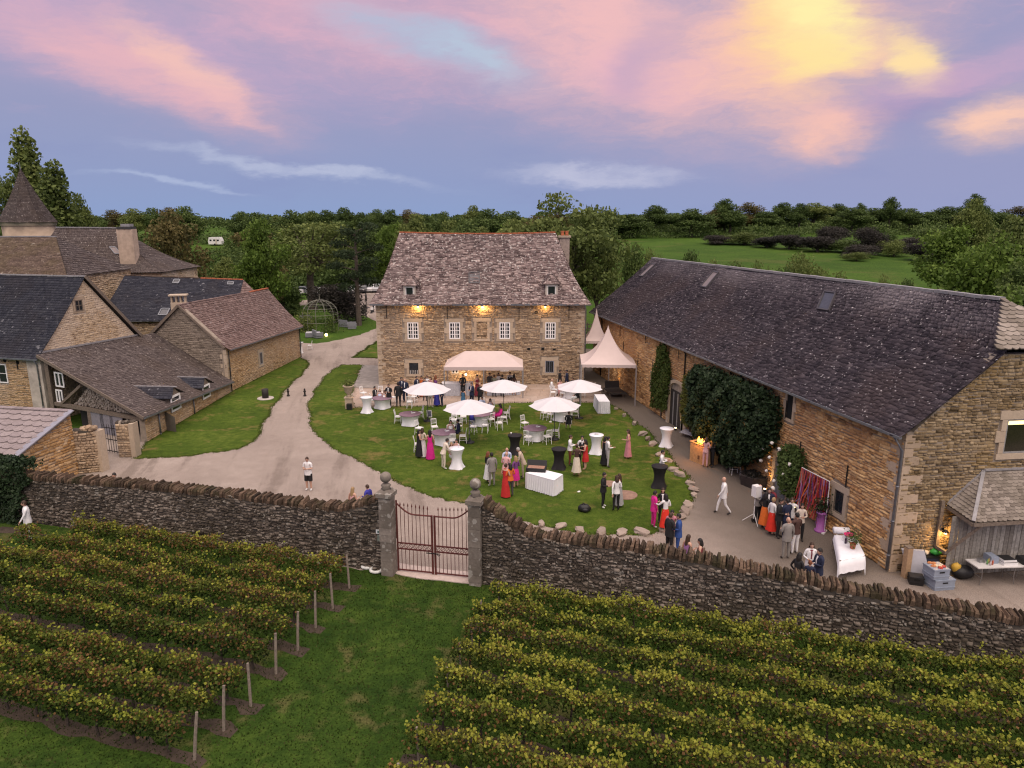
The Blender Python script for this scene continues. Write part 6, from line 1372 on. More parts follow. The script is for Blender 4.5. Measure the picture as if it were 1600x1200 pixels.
T3 = round_table(750, 647, 'plum-topped round table under the parasol, seated guests behind it', .4); T4 = round_table(836, 669, 'plum-topped round table with four empty chairs in the open', .3)
T5 = round_table(877, 640, 'plum-topped round table under the parasol next to the open-air one', .1); T6 = round_table(891, 607, 'plum-topped round table under the terrace corner parasol', .2)
T7 = round_table(597, 622, 'plum-topped round table of the seated group by the stone ramp', .2)
CH = [(622, 651, 90, 'white chair pushed to the plum table with the black jacket chair'), (656, 645, 250, 'white chair with a black jacket over its back'),
      (679, 667, 160, 'white chair with a red and orange shawl over its back'), (655, 669, 120, 'white chair behind the dark-haired woman in the lawn group'), (653, 694, 80, 'white chair beside the woman in the white dress'), (723, 681, 270, 'white chair turned away from the plum table near the leaning man'), (707, 688, 350, 'white chair behind the white cocktail table with two seated guests'), (704, 665, 200, 'white chair of the seated woman in a white shawl'), (716, 666, 215, 'white chair of the seated man in navy'),
      (711, 648, 200, 'white chair pulled out behind the man in navy'), (709, 656, 190, 'white chair back to back with the woman in the white shawl'), (724, 651, 90, 'white chair under the near edge of the lawn parasol'),
      (739, 667, 20, 'white chair standing alone in front of the lawn parasol table'), (758, 665, 5, 'white chair facing the lawn parasol table, middle of three'), (780, 661, 345, 'white chair facing the lawn parasol table, beside the magenta guest'), (748, 652, 10, 'white chair tucked under the lawn parasol table'), (767, 655, 330, 'white chair close to the lawn parasol table edge'), (787, 652, 270, 'white chair of the guest in magenta'), (791, 645, 260, 'empty white chair behind the guest in magenta'), (754, 633, 180, 'white chair of the guest in a pale blue shirt'), (768, 636, 190, 'white chair of the guest in a pale blue blouse'),
      (820, 661, 140, 'white chair at the open plum table, on the side of the black cocktail tables'), (825, 683, 30, 'white chair at the open plum table, back to the buffet table'), (855, 682, 335, 'white chair at the open plum table, on the near right'), (868, 673, 280, 'white chair set apart right of the open plum table'),
      (851, 645, 60, 'white chair under the parasol, outermost of a pair'), (861, 647, 40, 'white chair under the parasol, inner of a pair'), (887, 652, 330, 'white chair of the seated guest in pale trousers'), (899, 643, 280, 'white chair beside the seated guest in pale trousers'),
      (864, 613, 90, 'white chair of the man in the white suit'), (880, 614, 20, 'white chair under the terrace corner parasol, back to the lawn'), (902, 613, 330, 'white chair under the terrace corner parasol of a seated guest'), (910, 612, 290, 'white chair at the terrace corner nearest the alley'), (876, 603, 150, 'white chair of the woman in pink'),
      (568, 614, 120, 'white chair standing empty at the stone ramp'), (584, 625, 70, 'white chair of the man in black by the cocktail table'), (614, 621, 270, 'white chair behind the man with crossed arms'), (640, 628, 0, 'white chair at the terrace edge, back to the lawn'), (646, 620, 200, 'white chair under the edge of the terrace parasol'), (594, 614, 180, 'white chair of the guest in pale blue by the ramp'), (604, 616, 200, 'white chair of the woman in white by the ramp')]
for px, py, fc, lb in CH: chair(px, py, fc, lb)
WT = [cocktail(572.5, 621, CLOTH, 'white cocktail table at the terrace edge by the urn', .4, 'white stretch cocktail tables'), cocktail(713.5, 701, CLOTH, 'white cocktail table the man in cream leans on', .5, 'white stretch cocktail tables'),
      cocktail(932, 680, CLOTH, 'white cocktail table behind the woman in the red dress', .45, 'white stretch cocktail tables'), cocktail(1042, 670, CLOTH, 'white cocktail table alone on the gravel alley', .3, 'white stretch cocktail tables')]
BT = [cocktail(804.5, 680.5, BLACKC, 'black cocktail table behind the man in light blue', .3, 'black stretch cocktail tables'), cocktail(873.5, 702, BLACKC, 'black cocktail table beside the man in dark red trousers', .6, 'black stretch cocktail tables'), cocktail(1031, 729, BLACKC, 'black cocktail table at the stone border, man in white behind', .5, 'black stretch cocktail tables')]
# --- things on the tables
def small(name, shape, mat, label, cat, loc, group=None, smooth=True):
    m = MB(); shape(m, np.array(loc, float)); return m.top(name, mat, label, cat, group, smooth, loc=loc)
glassy = pm('drinking_glass', (.55, .56, .60), .1, var=.05, spec=.8)
def glass(m, p): m.lathe([(.03, 0), (.006, .01), (.006, .08), (.035, .12), (.03, .19)], 8, p)
def plate(m, p): m.lathe([(.05, 0), (.11, .012), (.12, .02)], 14, p)
def card(m, p): m.box(p + V(0, 0, .015), (.26, .2, .03), .5)
for k, (tb, lb) in enumerate(((T1, 'first plum table by the ramp'), (T2, 'plum table of the women in dresses'), (T3, 'plum table under the lawn parasol'), (T4, 'open-air plum table'))):
    small('dinner_plate', plate, CHW, 'white plate on the ' + lb, 'plate', tb + V(-.2, .15, .755)); small('wine_glass', glass, glassy, 'drinking glass on the ' + lb, 'glass', tb + V(.12, -.1, .755)); small('menu_board', card, pm('paper', (.66, .65, .66), .7), 'pale card lying on the ' + lb, 'card', tb + V(.2, .2, .752), smooth=False)
small('paper_cup', lambda m, p: m.lathe([(.03, 0), (.042, .11)], 10, p), CHW, 'white cup on the black cocktail table behind the man in light blue', 'cup', BT[0] + V(-.22, .1, 0))
small('dinner_plate', plate, CHW, 'plate on the white cocktail table behind the red dress', 'plate', WT[2]); small('wine_glass', glass, glassy, 'glass on the white cocktail table of the man in cream', 'glass', WT[1] + V(.1, .1, 0))
# --- skirted tables
def skirted(corners, h, label, cat='table', drop=.0, pleats=True, mat=CLOTHW, skirt_mat=None, rim=.03):
    """table under a floor-length cloth; corners = four top corner points in order"""
    c = [Z_(p, h) for p in corners]; t = thing('buffet_table', Z_(sum(c)/4, 0), label, cat)
    m = MB(); m.prism([p for p in c], (0, 0, -rim)); m.build('tabletop', mat, t)
    m = MB(); top, bot = [], []; cen = sum(c)/4
    for i in range(4):
        a, b = c[i], c[(i+1) % 4]; L = np.linalg.norm(b-a); k = max(4, int(L/.07)); nr = unit(np.cross(b-a, (0, 0, 1))); nr = nr if np.dot(nr, (a+b)/2-cen) > 0 else -nr
        for j in range(k):
            q = a + (b-a)*j/k; w_ = .03*(1 if j % 2 else -1) if pleats else .0; top.append(q + nr*.012 + V(0, 0, -rim)); bot.append(Z_(q + nr*(.05+w_), drop + .03 + random.uniform(0, .02)))
    n = len(top); m.add(top + bot, [(i, (i+1) % n, n+(i+1) % n, n+i) for i in range(n)]); m.build('pleated_skirt', skirt_mat or CLOTH, t); return t, c
bt1, _ = skirted([at(*p, .9) for p in ((928.5, 616), (944.5, 616), (953, 627.5), (935.5, 627.5))], .9, 'white clothed table standing alone at the terrace corner')
bt2, c2 = skirted([at(*p, .86) for p in ((821, 738.5), (849, 733.5), (879.5, 741), (866, 750.5))], .86, 'white pleated buffet table with a black box on the lawn')
bt3, c3 = skirted([at(*p, 1.0) for p in ((689, 599.5), (691, 596), (739, 595.5), (739, 599))], 1.0, 'long white pleated bar table under the marquee', skirt_mat=pm('pale_grey_pleats', (.50, .50, .54), .8, var=.1))
bt4, _ = skirted([at(*p, 1.0) for p in ((762, 599), (762, 596), (812, 595), (812, 598))], 1.0, 'second white bar table under the marquee beyond the parasol', skirt_mat=pm('pale_grey_pleats', (.50, .50, .54), .8, var=.1))
p = at(838, 735, .86); gb = thing('black_case', p, 'black open case on the lawn buffet table', 'case')
m = MB(); m.box(p + V(0, 0, .09), (1.0, .55, .18), R(-10)); m.build('box', BLACK, gb); m = MB(); m.box(p + V(0, .0, .185), (.85, .42, .012), R(-10)); m.build('contents', pm('brown_filling', (.30, .17, .12), .8, var=.3, scale=12.), gb); m = MB(); m.obox(p + V(.05, .32, .30), V(.5, -.09, 0), V(0, .02, .0), V(0, .06, .13)); m.build('lid', BLACK, gb)
p = at(829, 758); m = MB(); m.ball(p + V(0, 0, .2), (.3, .25, .24), 10, 7, j=.12); m.top('grey_bag', pm('dark_grey_bag', (.09, .10, .12), .7, var=.25), 'dark grey bag under the end of the lawn buffet table', 'bag', smooth=True)
p = at(913, 799); bg_ = thing('backpack', p, 'black backpack lying on the lawn near the man in black', 'bag'); m = MB(); m.ball(p + V(0, 0, .17), (.30, .22, .2), 12, 8, j=.1); m.build('body', BLACK, bg_, True); m = MB(); m.tube([p + V(-.15, 0, .33), p + V(-.05, -.05, .44), p + V(.08, 0, .33)], .02, 6); m.build('strap', BLACK, bg_); m = MB(); m.ball(p + V(.02, -.2, .13), (.16, .07, .1), 8, 6); m.build('pocket', BLACK, bg_, True)
p = at(671, 652); fs_ = thing('framed_sign', p, 'small white framed picture leaning on the lawn', 'sign'); m = MB(); m.obox(p + V(0, 0, .25), V(.17, .03, 0), V(-.02, .05, .25), V(0, .012, -.003)); m.build('frame', CHW, fs_); m = MB(); m.obox(p + V(0, -.02, .25), V(.12, .02, 0), V(-.015, .04, .18), V(0, .006, 0)); m.build('print', pm('photo_print', (.10, .10, .14), .5, var=.6, scale=9.), fs_)
for px, py, lb in ((860, 660, 'beside the parasol table'), (869, 656, 'near the pale shoes'), (904.5, 769, 'beside the black backpack')): small('paper_napkin', lambda m, q: m.ball(q + V(0, 0, .03), (.1, .07, .04), 7, 4, j=.3), CHW, 'crumpled white napkin on the lawn ' + lb, 'napkin', at(px, py))
# --- bar marquee
mf0, mf1 = at(697, 623), at(815, 623); mt = thing('bar_marquee', (mf0+mf1)/2, 'rectangular pale pink marquee over the bar against the manor', 'marquee'); D_m = 3.0; zm = 2.45
PINKC = pm('pale_canvas', (.54, .44, .41), .85, var=.04, scale=1.5, bmp=.05)
a_, b_ = Z_(mf0, zm) + V(-.1, 0, 0), Z_(mf1, zm) + V(.1, 0, 0); c_, d_ = b_ + V(0, D_m, 0), a_ + V(0, D_m, 0); r0, r1 = Z_((a_+d_)/2 + V(1.5, 0, 0), zm+.95), Z_((b_+c_)/2 - V(1.5, 0, 0), zm+.95)
for q in ((a_, b_, r1, r0), (b_, c_, r1), (c_, d_, r0, r1), (d_, a_, r0)): m = MB(); m.prism(q, (0, 0, .015)); m.build('roof_panel', PINKC, mt)
for p, q in ((a_, b_), (b_, c_), (c_, d_), (d_, a_)): m = MB(); m.obox((p+q)/2 + V(0, 0, -.12), (q-p)/2, unit(np.cross(q-p, (0, 0, 1)))*.012, V(0, 0, .13)); m.build('valance', PINKC, mt)
for p in (a_, b_, c_, d_, (a_+b_)/2, (c_+d_)/2): m = MB(); m.box(Z_(p + V(0, .06 if p[1] < 54 else -.06, 0), zm/2), (.09, .09, zm-.02)); m.build('leg', pm('pole_light', (.36, .34, .34), .4, .5), mt)
l = bpy.data.lights.new('bar_light', 'POINT'); l.energy = 45; l.color = (1, .62, .3); l.shadow_soft_size = .15
bl = aty(728, 585, FY-.5); blo = thing('bar_lantern', bl, 'small warm lit lantern on the wall behind the bar', 'lamp'); lo = bpy.data.objects.new('lantern_light', l); COL.objects.link(lo); lo.parent = blo; lo.location = (0, -.3, 0); m = MB(); m.ball(bl, .1, 10, 7); m.build('globe', pm('lit_globe', (1, .8, .5), .5, emit=(1, .55, .18), es=4.), blo, True); m = MB(); m.bar(bl + V(0, .1, 0), bl + V(0, .48, 0), .03); m.build('bracket', IRON, blo)
# --- pagoda tents
def pagoda(cx, cy, hw, ze, zp, label):
    t = thing('pagoda_tent', (cx, cy, 0), label, 'tent', 'pagoda tents in the alley'); rz = R(-4)
    ca, sa = math.cos(rz), math.sin(rz); W2 = lambda x, y, z: V(cx + x*ca - y*sa, cy + x*sa + y*ca, z)
    for k in range(4):
        a = math.pi/2*k; n_, s_ = 12, 8; vs_ = []; fs = []
        for i in range(n_+1):
            q = i/n_; e = hw*(1-q)**1. ; z = ze + (zp-ze)*(q**2.0*.62 + q*.38*q) if False else ze + (zp-ze)*(.25*q + .75*q**2.3); e = max(e, .03)
            for j in range(s_+1):
                u = -1 + 2*j/s_; sag = .12*(1-u*u)*q*(1-q)*4*.35; x, y = e*u, -e; vs_.append(W2(x*math.cos(a)-y*math.sin(a), x*math.sin(a)+y*math.cos(a), z-sag))
        for i in range(n_):
            for j in range(s_): fs.append((i*(s_+1)+j, i*(s_+1)+j+1, (i+1)*(s_+1)+j+1, (i+1)*(s_+1)+j))
        m = MB(); m.add(vs_, fs); m.build('roof_panel', PINKC, t, True)
        p, q = W2(-hw*math.cos(a)+hw*math.sin(a), -hw*math.sin(a)-hw*math.cos(a), ze), W2(hw*math.cos(a)+hw*math.sin(a), hw*math.sin(a)-hw*math.cos(a), ze)
        m = MB(); vs_, fs = [], []; kk = 24
        for i in range(kk+1): r_ = lerp(p, q, i/kk); vs_ += [r_, r_ - V(0, 0, .2 + .035*(i % 2))]
        for i in range(kk): fs.append((2*i, 2*i+2, 2*i+3, 2*i+1))
        m.add(vs_, fs); m.build('valance', PINKC, t)
        m = MB(); m.bar(Z_(p, 0), Z_(p, ze), .09); m.build('pole', pm('pole_light', (.36, .34, .34), .4, .5), t)
    m = MB(); m.tube([W2(0, 0, zp-.15), W2(0, 0, zp+.12)], [.06, .02], 6); m.build('mast_cap', PINKC, t)
pagoda(7.15, 52.4, 1.98, 3.05, 5.5, 'nearer pale pink pagoda tent between the manor corner and barn'); pagoda(7.0, 58.6, 1.08, 3.6, 6.0, 'farther pale pink pagoda tent partly hidden by the manor')
# trestle and shaded clutter under the tent
p = V(8.0, 53.6, 0); tt = thing('garden_lounger', p, 'dark low lounger in the shade under the pagoda tent', 'lounger'); m = MB(); m.box(p + V(0, 0, .35), (1.2, 2.0, .1), R(12)); m.build('bed', pm('dark_slats', (.06, .055, .05), .8), tt); m = MB(); m.obox(p + V(-.1, 1.0, .6), V(.58, .12, 0), V(-.02, .1, .28), V(0, .03, -.01)); m.build('backrest', pm('dark_slats', (.06, .055, .05), .8), tt)
for sx in (-.5, .5):
    for sy in (-.8, .8): m = MB(); m.box(p + V(sx, sy, .15), (.06, .06, .3)); m.build('leg', OAK, tt)
# --- uplights on the barn wall
def uplight(px, py, lb, power=70., off=.35):
    s, _ = bw(px, py); p = wo_ + wU*s + bN*off; t = thing('uplight', p, lb, 'lamp', 'warm uplights at the barn wall')
    m = MB(); m.lathe([(.06, 0), (.08, .04), (.075, .16)], 10, p); m.build('housing', BLACK, t, True); m = MB(); m.lathe([(.062, .165), (.0, .17)], 10, p); m.build('lens', pm('lit_lens', (1, .8, .5), .4, emit=(1, .66, .28), es=14.), t)
    l = bpy.data.lights.new('uplight_beam', 'SPOT'); l.energy = power; l.color = (1, .55, .16); l.spot_size = R(46); l.spot_blend = .6; l.shadow_soft_size = .04
    o = bpy.data.objects.new('uplight_beam', l); COL.objects.link(o); o.parent = t; o.location = (0, 0, .2); dr = -bN*.22 + V(0, 0, 1); o.rotation_euler = (-Vector(dr)).to_track_quat('Z', 'Y').to_euler()
uplight(1064, 657, 'lit warm uplight beside the arched barn door', 60.); uplight(1205, 762, 'lit warm uplight beside the grey plank door', 90.); uplight(968, 594, 'lit warm uplight under the pagoda tent', 50.); uplight(1248, 790, 'lit warm uplight behind the climbing rose', 26., .25)
# --- bar with fire picture, music corner
p = at(1091, 724); bx = thing('wooden_bar', p, 'wooden plank bar with a flame-lit front beside the ivy', 'bar'); U_ = unit((.52, -.85, 0)); N_ = unit((-.85, -.52, 0)); PLANK = pm('pale_pine_planks', (.42, .25, .115), .7, var=.25, scale=9.)
for k in range(6): m = MB(); m.obox(p + U_*(-.55+k*.22) + V(0, 0, .55), U_*.106, N_*.02, V(0, 0, .55)); m.build('plank', PLANK, bx)
for k in range(4): m = MB(); m.obox(p + U_*.66 - N_*(.12+k*.2) + V(0, 0, .55), N_*.095, U_*.02, V(0, 0, .55)); m.build('plank', PLANK, bx)
m = MB(); m.obox(p - N_*.4 + V(0, 0, 1.12), U_*.72, N_*.45, V(0, 0, .02)); m.build('counter', PLANK, bx)
m = MB(); m.obox(p + N_*.03 + U_*.02 + V(0, 0, .36), U_*.07, N_*.008, V(0, 0, .11)); m.build('emblem', pm('dark_emblem', (.12, .06, .03), .7), bx)
fl = at(1091, 697, 1.0); fb = thing('table_fire', p - N_*.1 + V(0, 0, 1.14), 'orange flames of a small fire on the wooden bar', 'fire'); FIRE = pm('flame', (1, .4, .05), .5, emit=(1, .27, .03), es=5.5)
for k in range(9): a = random.uniform(-.3, .3); q = p - N_*.12 + U_*a + V(0, 0, 1.14); hh = random.uniform(.12, .4); m = MB(); m.tube([q, q + V(random.uniform(-.06, .06), 0, hh*.45), q + V(random.uniform(-.1, .1), 0, hh)], [.05, .06, .008], 6); m.build('flame', FIRE, fb, True)
m = MB(); m.obox(p - N_*.12 + V(0, 0, 1.15), U_*.42, N_*.1, V(0, 0, .02)); m.build('burner_tray', BLACK, fb)
l = bpy.data.lights.new('fire_light', 'POINT'); l.energy = 45; l.color = (1, .38, .08); l.shadow_soft_size = .2; o = bpy.data.objects.new('fire_light', l); COL.objects.link(o); o.parent = fb; o.location = tuple(N_*.25 + V(0, 0, .3))
p = at(1109, 690); spk = thing('loudspeaker', p, 'black loudspeaker on a stand in front of the ivy', 'speaker'); m = MB(); m.box(p + V(0, 0, 1.65), (.42, .38, .72), .5); m.build('cabinet', BLACK, spk); m = MB(); m.tube([p, p + V(0, 0, 1.3)], .025, 8); m.build('pole', BLACK, spk)
for k in range(3): a = k*2.1; m = MB(); m.tube([p + V(0, 0, .6), p + V(.4*math.cos(a), .4*math.sin(a), 0)], .015, 6); m.build('leg', BLACK, spk)
p = at(1102, 692); dj = thing('music_desk', p, 'small dark music desk with silver gear behind the wooden bar', 'desk'); m = MB(); m.box(p + V(0, 0, .85), (.9, .6, .06), .5); m.build('desktop', BLACK, dj); m = MB(); m.box(p + V(-.1, 0, 1.0), (.42, .4, .22), .5); m.build('mixer', STEEL, dj); m = MB(); m.box(p + V(.3, .1, .98), (.3, .3, .14), .3); m.build('drinks_box', pm('red_black_box', (.10, .02, .02), .6), dj)
for sx in (-.35, .35):
    for sy in (-.2, .2): m = MB(); m.box(p + V(sx, sy, .41), (.04, .04, .82)); m.build('leg', STEEL, dj)
p = at(1087, 684); pal = thing('pallet_bench', p, 'grey sloping bench with a white slatted back by the creeper', 'bench'); U_ = unit((.6, -.8, 0)); N_ = unit((-.8, -.6, 0))
for k in range(6): m = MB(); m.obox(p - N_*(.35-k*.17) + V(0, 0, .42-k*.03), U_*.85, N_*.075, V(0, 0, .02)); m.build('seat_slat', pm('grey_slats', (.34, .33, .35), .7, var=.12), pal)
for k in range(5): m = MB(); m.obox(p - N_*(.5+k*.05) + V(0, 0, .62+k*.17), U_*.8, N_*.015, V(0, 0, .05)); m.build('back_slat', CHW, pal)
for s_ in (-.75, .75): m = MB(); m.bar(p + U_*s_ - N_*.42 + V(0, 0, 0), p + U_*s_ - N_*.72 + V(0, 0, 1.4), .06); m.build('back_post', CHW, pal); m = MB(); m.box(p + U_*s_ + N_*.3 + V(0, 0, .15), (.07, .07, .3)); m.build('leg', OAK, pal)
p = at(1148, 741); st = thing('stacked_bar_chairs', p, 'white chair with pale wooden seat heaped with boxes beside the ivy', 'chair')
for z in (.46, .9): m = MB(); m.box(p + V(0, 0, z), (.46, .42, .05), .2); m.build('seat', pm('pale_wood_seat', (.50, .38, .22), .7), st)
for sx in (-.2, .2):
    for sy in (-.18, .18): m = MB(); m.tube([p + V(sx*1.1, sy*1.1, 0), p + V(sx, sy, .95)], .016, 6); m.build('leg', CHW, st)
for sx in (-.2, .2): m = MB(); m.tube([p + V(sx+.04, .2, .9), p + V(sx+.06, .26, 1.45)], .016, 6); m.build('back_post', CHW, st)
for z in (.2, .65, 1.4): m = MB(); m.bar(p + V(-.19, .22, z), p + V(.23, .22, z), .025); m.build('rail', CHW, st)
m = MB(); m.box(p + V(-.08, 0, 1.0), (.28, .3, .14), .2); m.build('paper_box', GREYP, st)
p = at(1179, 757); pl = thing('dark_planter', p, 'low dark hexagonal planter with withered plants by the barn', 'planter'); m = MB(); m.lathe([(.72, 0), (.80, .55), (.74, .57), (.70, .5)], 6, p); m.build('tub', pm('dark_tub', (.035, .026, .024), .7, var=.25), pl)
n = 500; c = p[None] + np.stack([RNG.normal(size=n)*.3, RNG.normal(size=n)*.3, .5+RNG.random(n)*.16], 1); v, f, r = leaves(c - ROOT[pl.name], RNG.uniform(.08, .16, n), RNG.random(n)); link('foliage', fast_mesh('foliage', v, f, r), LF_PURPLE, pl)
p = at(1177, 816); ws_ = thing('white_speaker', p, 'white loudspeaker on a white tripod beside the man in grey', 'speaker'); m = MB(); m.box(p + V(.03, 0, 1.5), (.3, .3, .52), .4); m.build('cabinet', CHW, ws_); m = MB(); m.tube([p + V(0, 0, .02), p + V(0, 0, 1.25)], .024, 8); m.build('pole', CHW, ws_)
for k in range(3): a = k*2.1+.6; m = MB(); m.tube([p + V(0, 0, .42), p + V(.48*math.cos(a), .48*math.sin(a), 0)], .015, 6); m.build('leg', CHW, ws_)
m = MB(); m.box(p + V(0, 0, .12), (.16, .14, .12)); m.build('battery', BLACK, ws_)
# --- ribbon backdrop
b0, b1 = at(1246, 806), at(1288, 832); rb = thing('ribbon_backdrop', (b0+b1)/2, 'photo backdrop of red, orange and purple ribbons on a white frame', 'backdrop'); H_ = 2.35; Ub = unit(b1-b0); Lb = np.linalg.norm(b1-b0); Nb = V(Ub[1], -Ub[0], 0)
for q in (b0, b1): m = MB(); m.tube([q, q + V(0, 0, H_)], .022, 8); m.build('pole', CHW, rb); m = MB(); m.box(q + V(0, 0, .03), (.5, .12, .05), .9); m.build('foot', CHW, rb)
m = MB(); m.tube([b0 + V(0, 0, H_), b1 + V(0, 0, H_)], .02, 8); m.build('top_bar', CHW, rb)
RIB = [pm('ribbon_' + n_, c_, .5, var=.1) for n_, c_ in (('red', (.42, .035, .03)), ('orange', (.70, .16, .02)), ('coral', (.55, .12, .09)), ('purple', (.16, .045, .20)), ('plum', (.20, .03, .08)), ('lilac', (.34, .20, .42)))]
for k in range(56):
    s = Lb*(k+.5)/56 + random.uniform(-.03, .03); wd = random.uniform(.02, .045); ln = random.uniform(1.2, 2.15); sw = random.gauss(-.1, .16); gather = random.random() < .2; q = []; base_ = b0 + Ub*s + V(0, 0, H_)
    for i in range(6): u = i/5; q.append(base_ + V(0, 0, -ln*u) + Ub*(sw*u*u*1.4 + .03*math.sin(u*7+k)) + Nb*(.05*math.sin(u*5+k*1.3) + (.18*u if gather else .02)))
    m = MB(); vs_ = []
    for z in q: vs_ += [z - Ub*wd, z + Ub*wd + Nb*.012]
    m.add(vs_, [(2*i, 2*i+1, 2*i+3, 2*i+2) for i in range(5)]); m.build('ribbon', RIB[random.choice((0, 0, 0, 1, 2, 2, 2, 3, 4, 5))], rb)
p = at(1281, 830); pd = thing('purple_pedestal', p, 'purple fluted pedestal in front of the ribbon backdrop', 'pedestal'); m = MB(); m.lathe([(.24, 0), (.24, .07), (.17, .1), (.16, .78), (.22, .84), (.22, .9)], 20, p, fr=lambda i, a: 1 + (.05*math.cos(10*a) if i in (2, 3) else 0)); m.build('column', pm('purple_paint', (.34, .11, .36), .5), pd, True)
fa = thing('flower_arrangement', p + V(0, 0, .9), 'dark bouquet standing on the purple pedestal', 'bouquet'); n = 420; c = RNG.normal(size=(n, 3))*V(.17, .17, .2) + V(0, 0, .32); v, f, r = leaves(c, RNG.uniform(.06, .13, n), RNG.random(n)); link('foliage', fast_mesh('foliage', v, f, r), LF_DARK, fa)
for k in range(6): m = MB(); m.ball((random.uniform(-.2, .2), random.uniform(-.2, .1), random.uniform(.25, .6)), .05, 7, 5, j=.2); m.build('bloom', pm('dusty_pink_bloom', (.36, .14, .13), .7), fa, local=True)
# --- guest-book table with a draped cloth
ct = [at(*p, .76) for p in ((1304, 834), (1337, 838), (1352, 868), (1312, 876))]; cen = sum(ct)/4; gt = thing('gift_table', Z_(cen, 0), 'trestle table under a white cloth with hanging corners against the barn', 'table'); n = 14
uv = np.linspace(-.22, 1.22, 15); vs_ = []
for j in uv:
    for i in uv:
        ci, cj = min(max(i, 0), 1), min(max(j, 0), 1); q = lerp(lerp(ct[0], ct[1], ci), lerp(ct[3], ct[2], ci), cj); oi, oj = abs(i-ci), abs(j-cj); dr_ = (oi*1.25+oj*2.4)
        out = (lerp(ct[1], ct[0], 0)-ct[0])*0; q = q + (ct[1]-ct[0])*(i-ci)*.3 + (ct[3]-ct[0])*(j-cj)*.3; vs_.append(q + V(0, 0, .01 - dr_*.95 + .02*math.sin(i*20)*min(1, dr_*3)))
m = MB(); m.add(vs_, [(a*15+b, a*15+b+1, (a+1)*15+b+1, (a+1)*15+b) for a in range(14) for b in range(14)]); m.build('tablecloth', CLOTHW, gt, True)
m = MB(); m.prism([q - V(0, 0, .02) for q in ct], (0, 0, -.03)); m.build('tabletop', OAK, gt)
for q in ct: m = MB(); m.bar(Z_(lerp(q, cen, .12), 0), Z_(lerp(q, cen, .12), .72), .04); m.build('leg', STEEL, gt)
q = lerp(ct[0], ct[1], .45) + V(-.05, .2, .12); bs = thing('white_cylinder_box', Z_(q, .77), 'white rolled bolster at the end of the white clothed trestle table', 'roll'); m = MB(); m.tube([q - V(.3, 0, 0), q + V(.3, -.08, 0)], .14, 12); m.build('roll', CLOTHW, bs, True); m = MB(); m.tube([q + V(.3, -.08, 0), q + V(.315, -.084, 0)], .1, 12); m.build('end', pm('paper', (.66, .65, .66), .7), bs)
q = lerp(lerp(ct[0], ct[1], .55), lerp(ct[3], ct[2], .55), .3); st_ = thing('pink_tray_stand', Z_(q, .775), 'pink tray on a white rack on the white clothed table', 'tray'); m = MB(); m.box(Z_(q, .9), (.36, .3, .22), .3); m.build('rack', CHW, st_); m = MB(); m.lathe([(.15, 0), (.2, .06)], 14, Z_(q, 1.02)); m.build('tray', pm('hot_pink', (.62, .03, .16), .4), st_)
for dx_, dy_, lb in ((-.2, -.18, 'left of the pink tray'), (.2, -.2, 'right of the pink tray'), (.1, .3, 'behind the pink tray')): small('bottle', lambda m, z: m.lathe([(.04, 0), (.042, .18), (.015, .24), (.014, .31)], 10, z), pm('dark_bottle', (.045, .02, .05), .2), 'dark bottle on the white clothed table ' + lb, 'bottle', Z_(q + V(dx_, dy_, 0), .775))
q = lerp(lerp(ct[0], ct[1], .62), lerp(ct[3], ct[2], .62), .62); pp = thing('potted_plant', Z_(q, .775), 'leafy plant in a terracotta pot on the white clothed table', 'plant'); m = MB(); m.lathe([(.09, 0), (.12, .2), (.13, .21), (.11, .19)], 14, Z_(q, .775)); m.build('pot', TERRA, pp, True); n = 260; c = RNG.normal(size=(n, 3))*V(.13, .13, .14) + V(0, 0, .45); v, f, r = leaves(c, RNG.uniform(.05, .1, n), RNG.random(n)); link('foliage', fast_mesh('foliage', v, f, r), LF_OAK, pp)

# ================================================================== CLUTTER BY THE PORCH
def ground_box(name, px, py, size, rz, mat, label, cat, z=0., parts=None):
    p = at(px, py, 0); p[2] = z; t = thing(name, p, label, cat); m = MB(); m.box(p + V(0, 0, size[2]/2), size, rz); m.build('body', mat, t)
    ca, sa = V(math.cos(rz), math.sin(rz), 0), V(-math.sin(rz), math.cos(rz), 0)
    if parts == 'crate':
        for zz in (.12, size[2]-.03):
            m = MB(); m.box(p + V(0, 0, zz), (size[0]+.03, size[1]+.03, .04), rz); m.build('rim', mat, t)
        m = MB(); m.obox(p - sa*(size[1]/2+.008) + V(0, 0, size[2]*.7), ca*.1, sa*.006, V(0, 0, .025)); m.build('handle_slot', pm('hole_black', (.01, .01, .01), 1.), t)
    return t, p
ground_box('plastic_crate', 1466, 916, (.8, .62, .42), R(8), GREYP, 'lower blue-grey plastic crate of the stack by the porch', 'crate', parts='crate')
_, cp_ = ground_box('plastic_crate', 1459, 916, (.62, .6, .40), R(8), GREYP, 'upper blue-grey plastic crate filled with packets by the porch', 'crate', z=.43, parts='crate')
for k in range(7): m = MB(); q = cp_ + V(random.uniform(-.2, .2), random.uniform(-.2, .2), .42); m.ball(q, (.1, .07, .06), 7, 5, j=.2); m.top('food_packet', pm('packet_%d' % (k % 3), ((.5, .2, .08), (.6, .5, .35), (.45, .06, .04))[k % 3], .5), 'crumpled coloured packet in the upper blue-grey crate', 'packet', 'packets in the upper crate')
ground_box('black_crate', 1430, 911, (.46, .42, .32), R(-18), BLACK, 'small black folding crate in front of the grey mattress', 'crate', parts='crate')
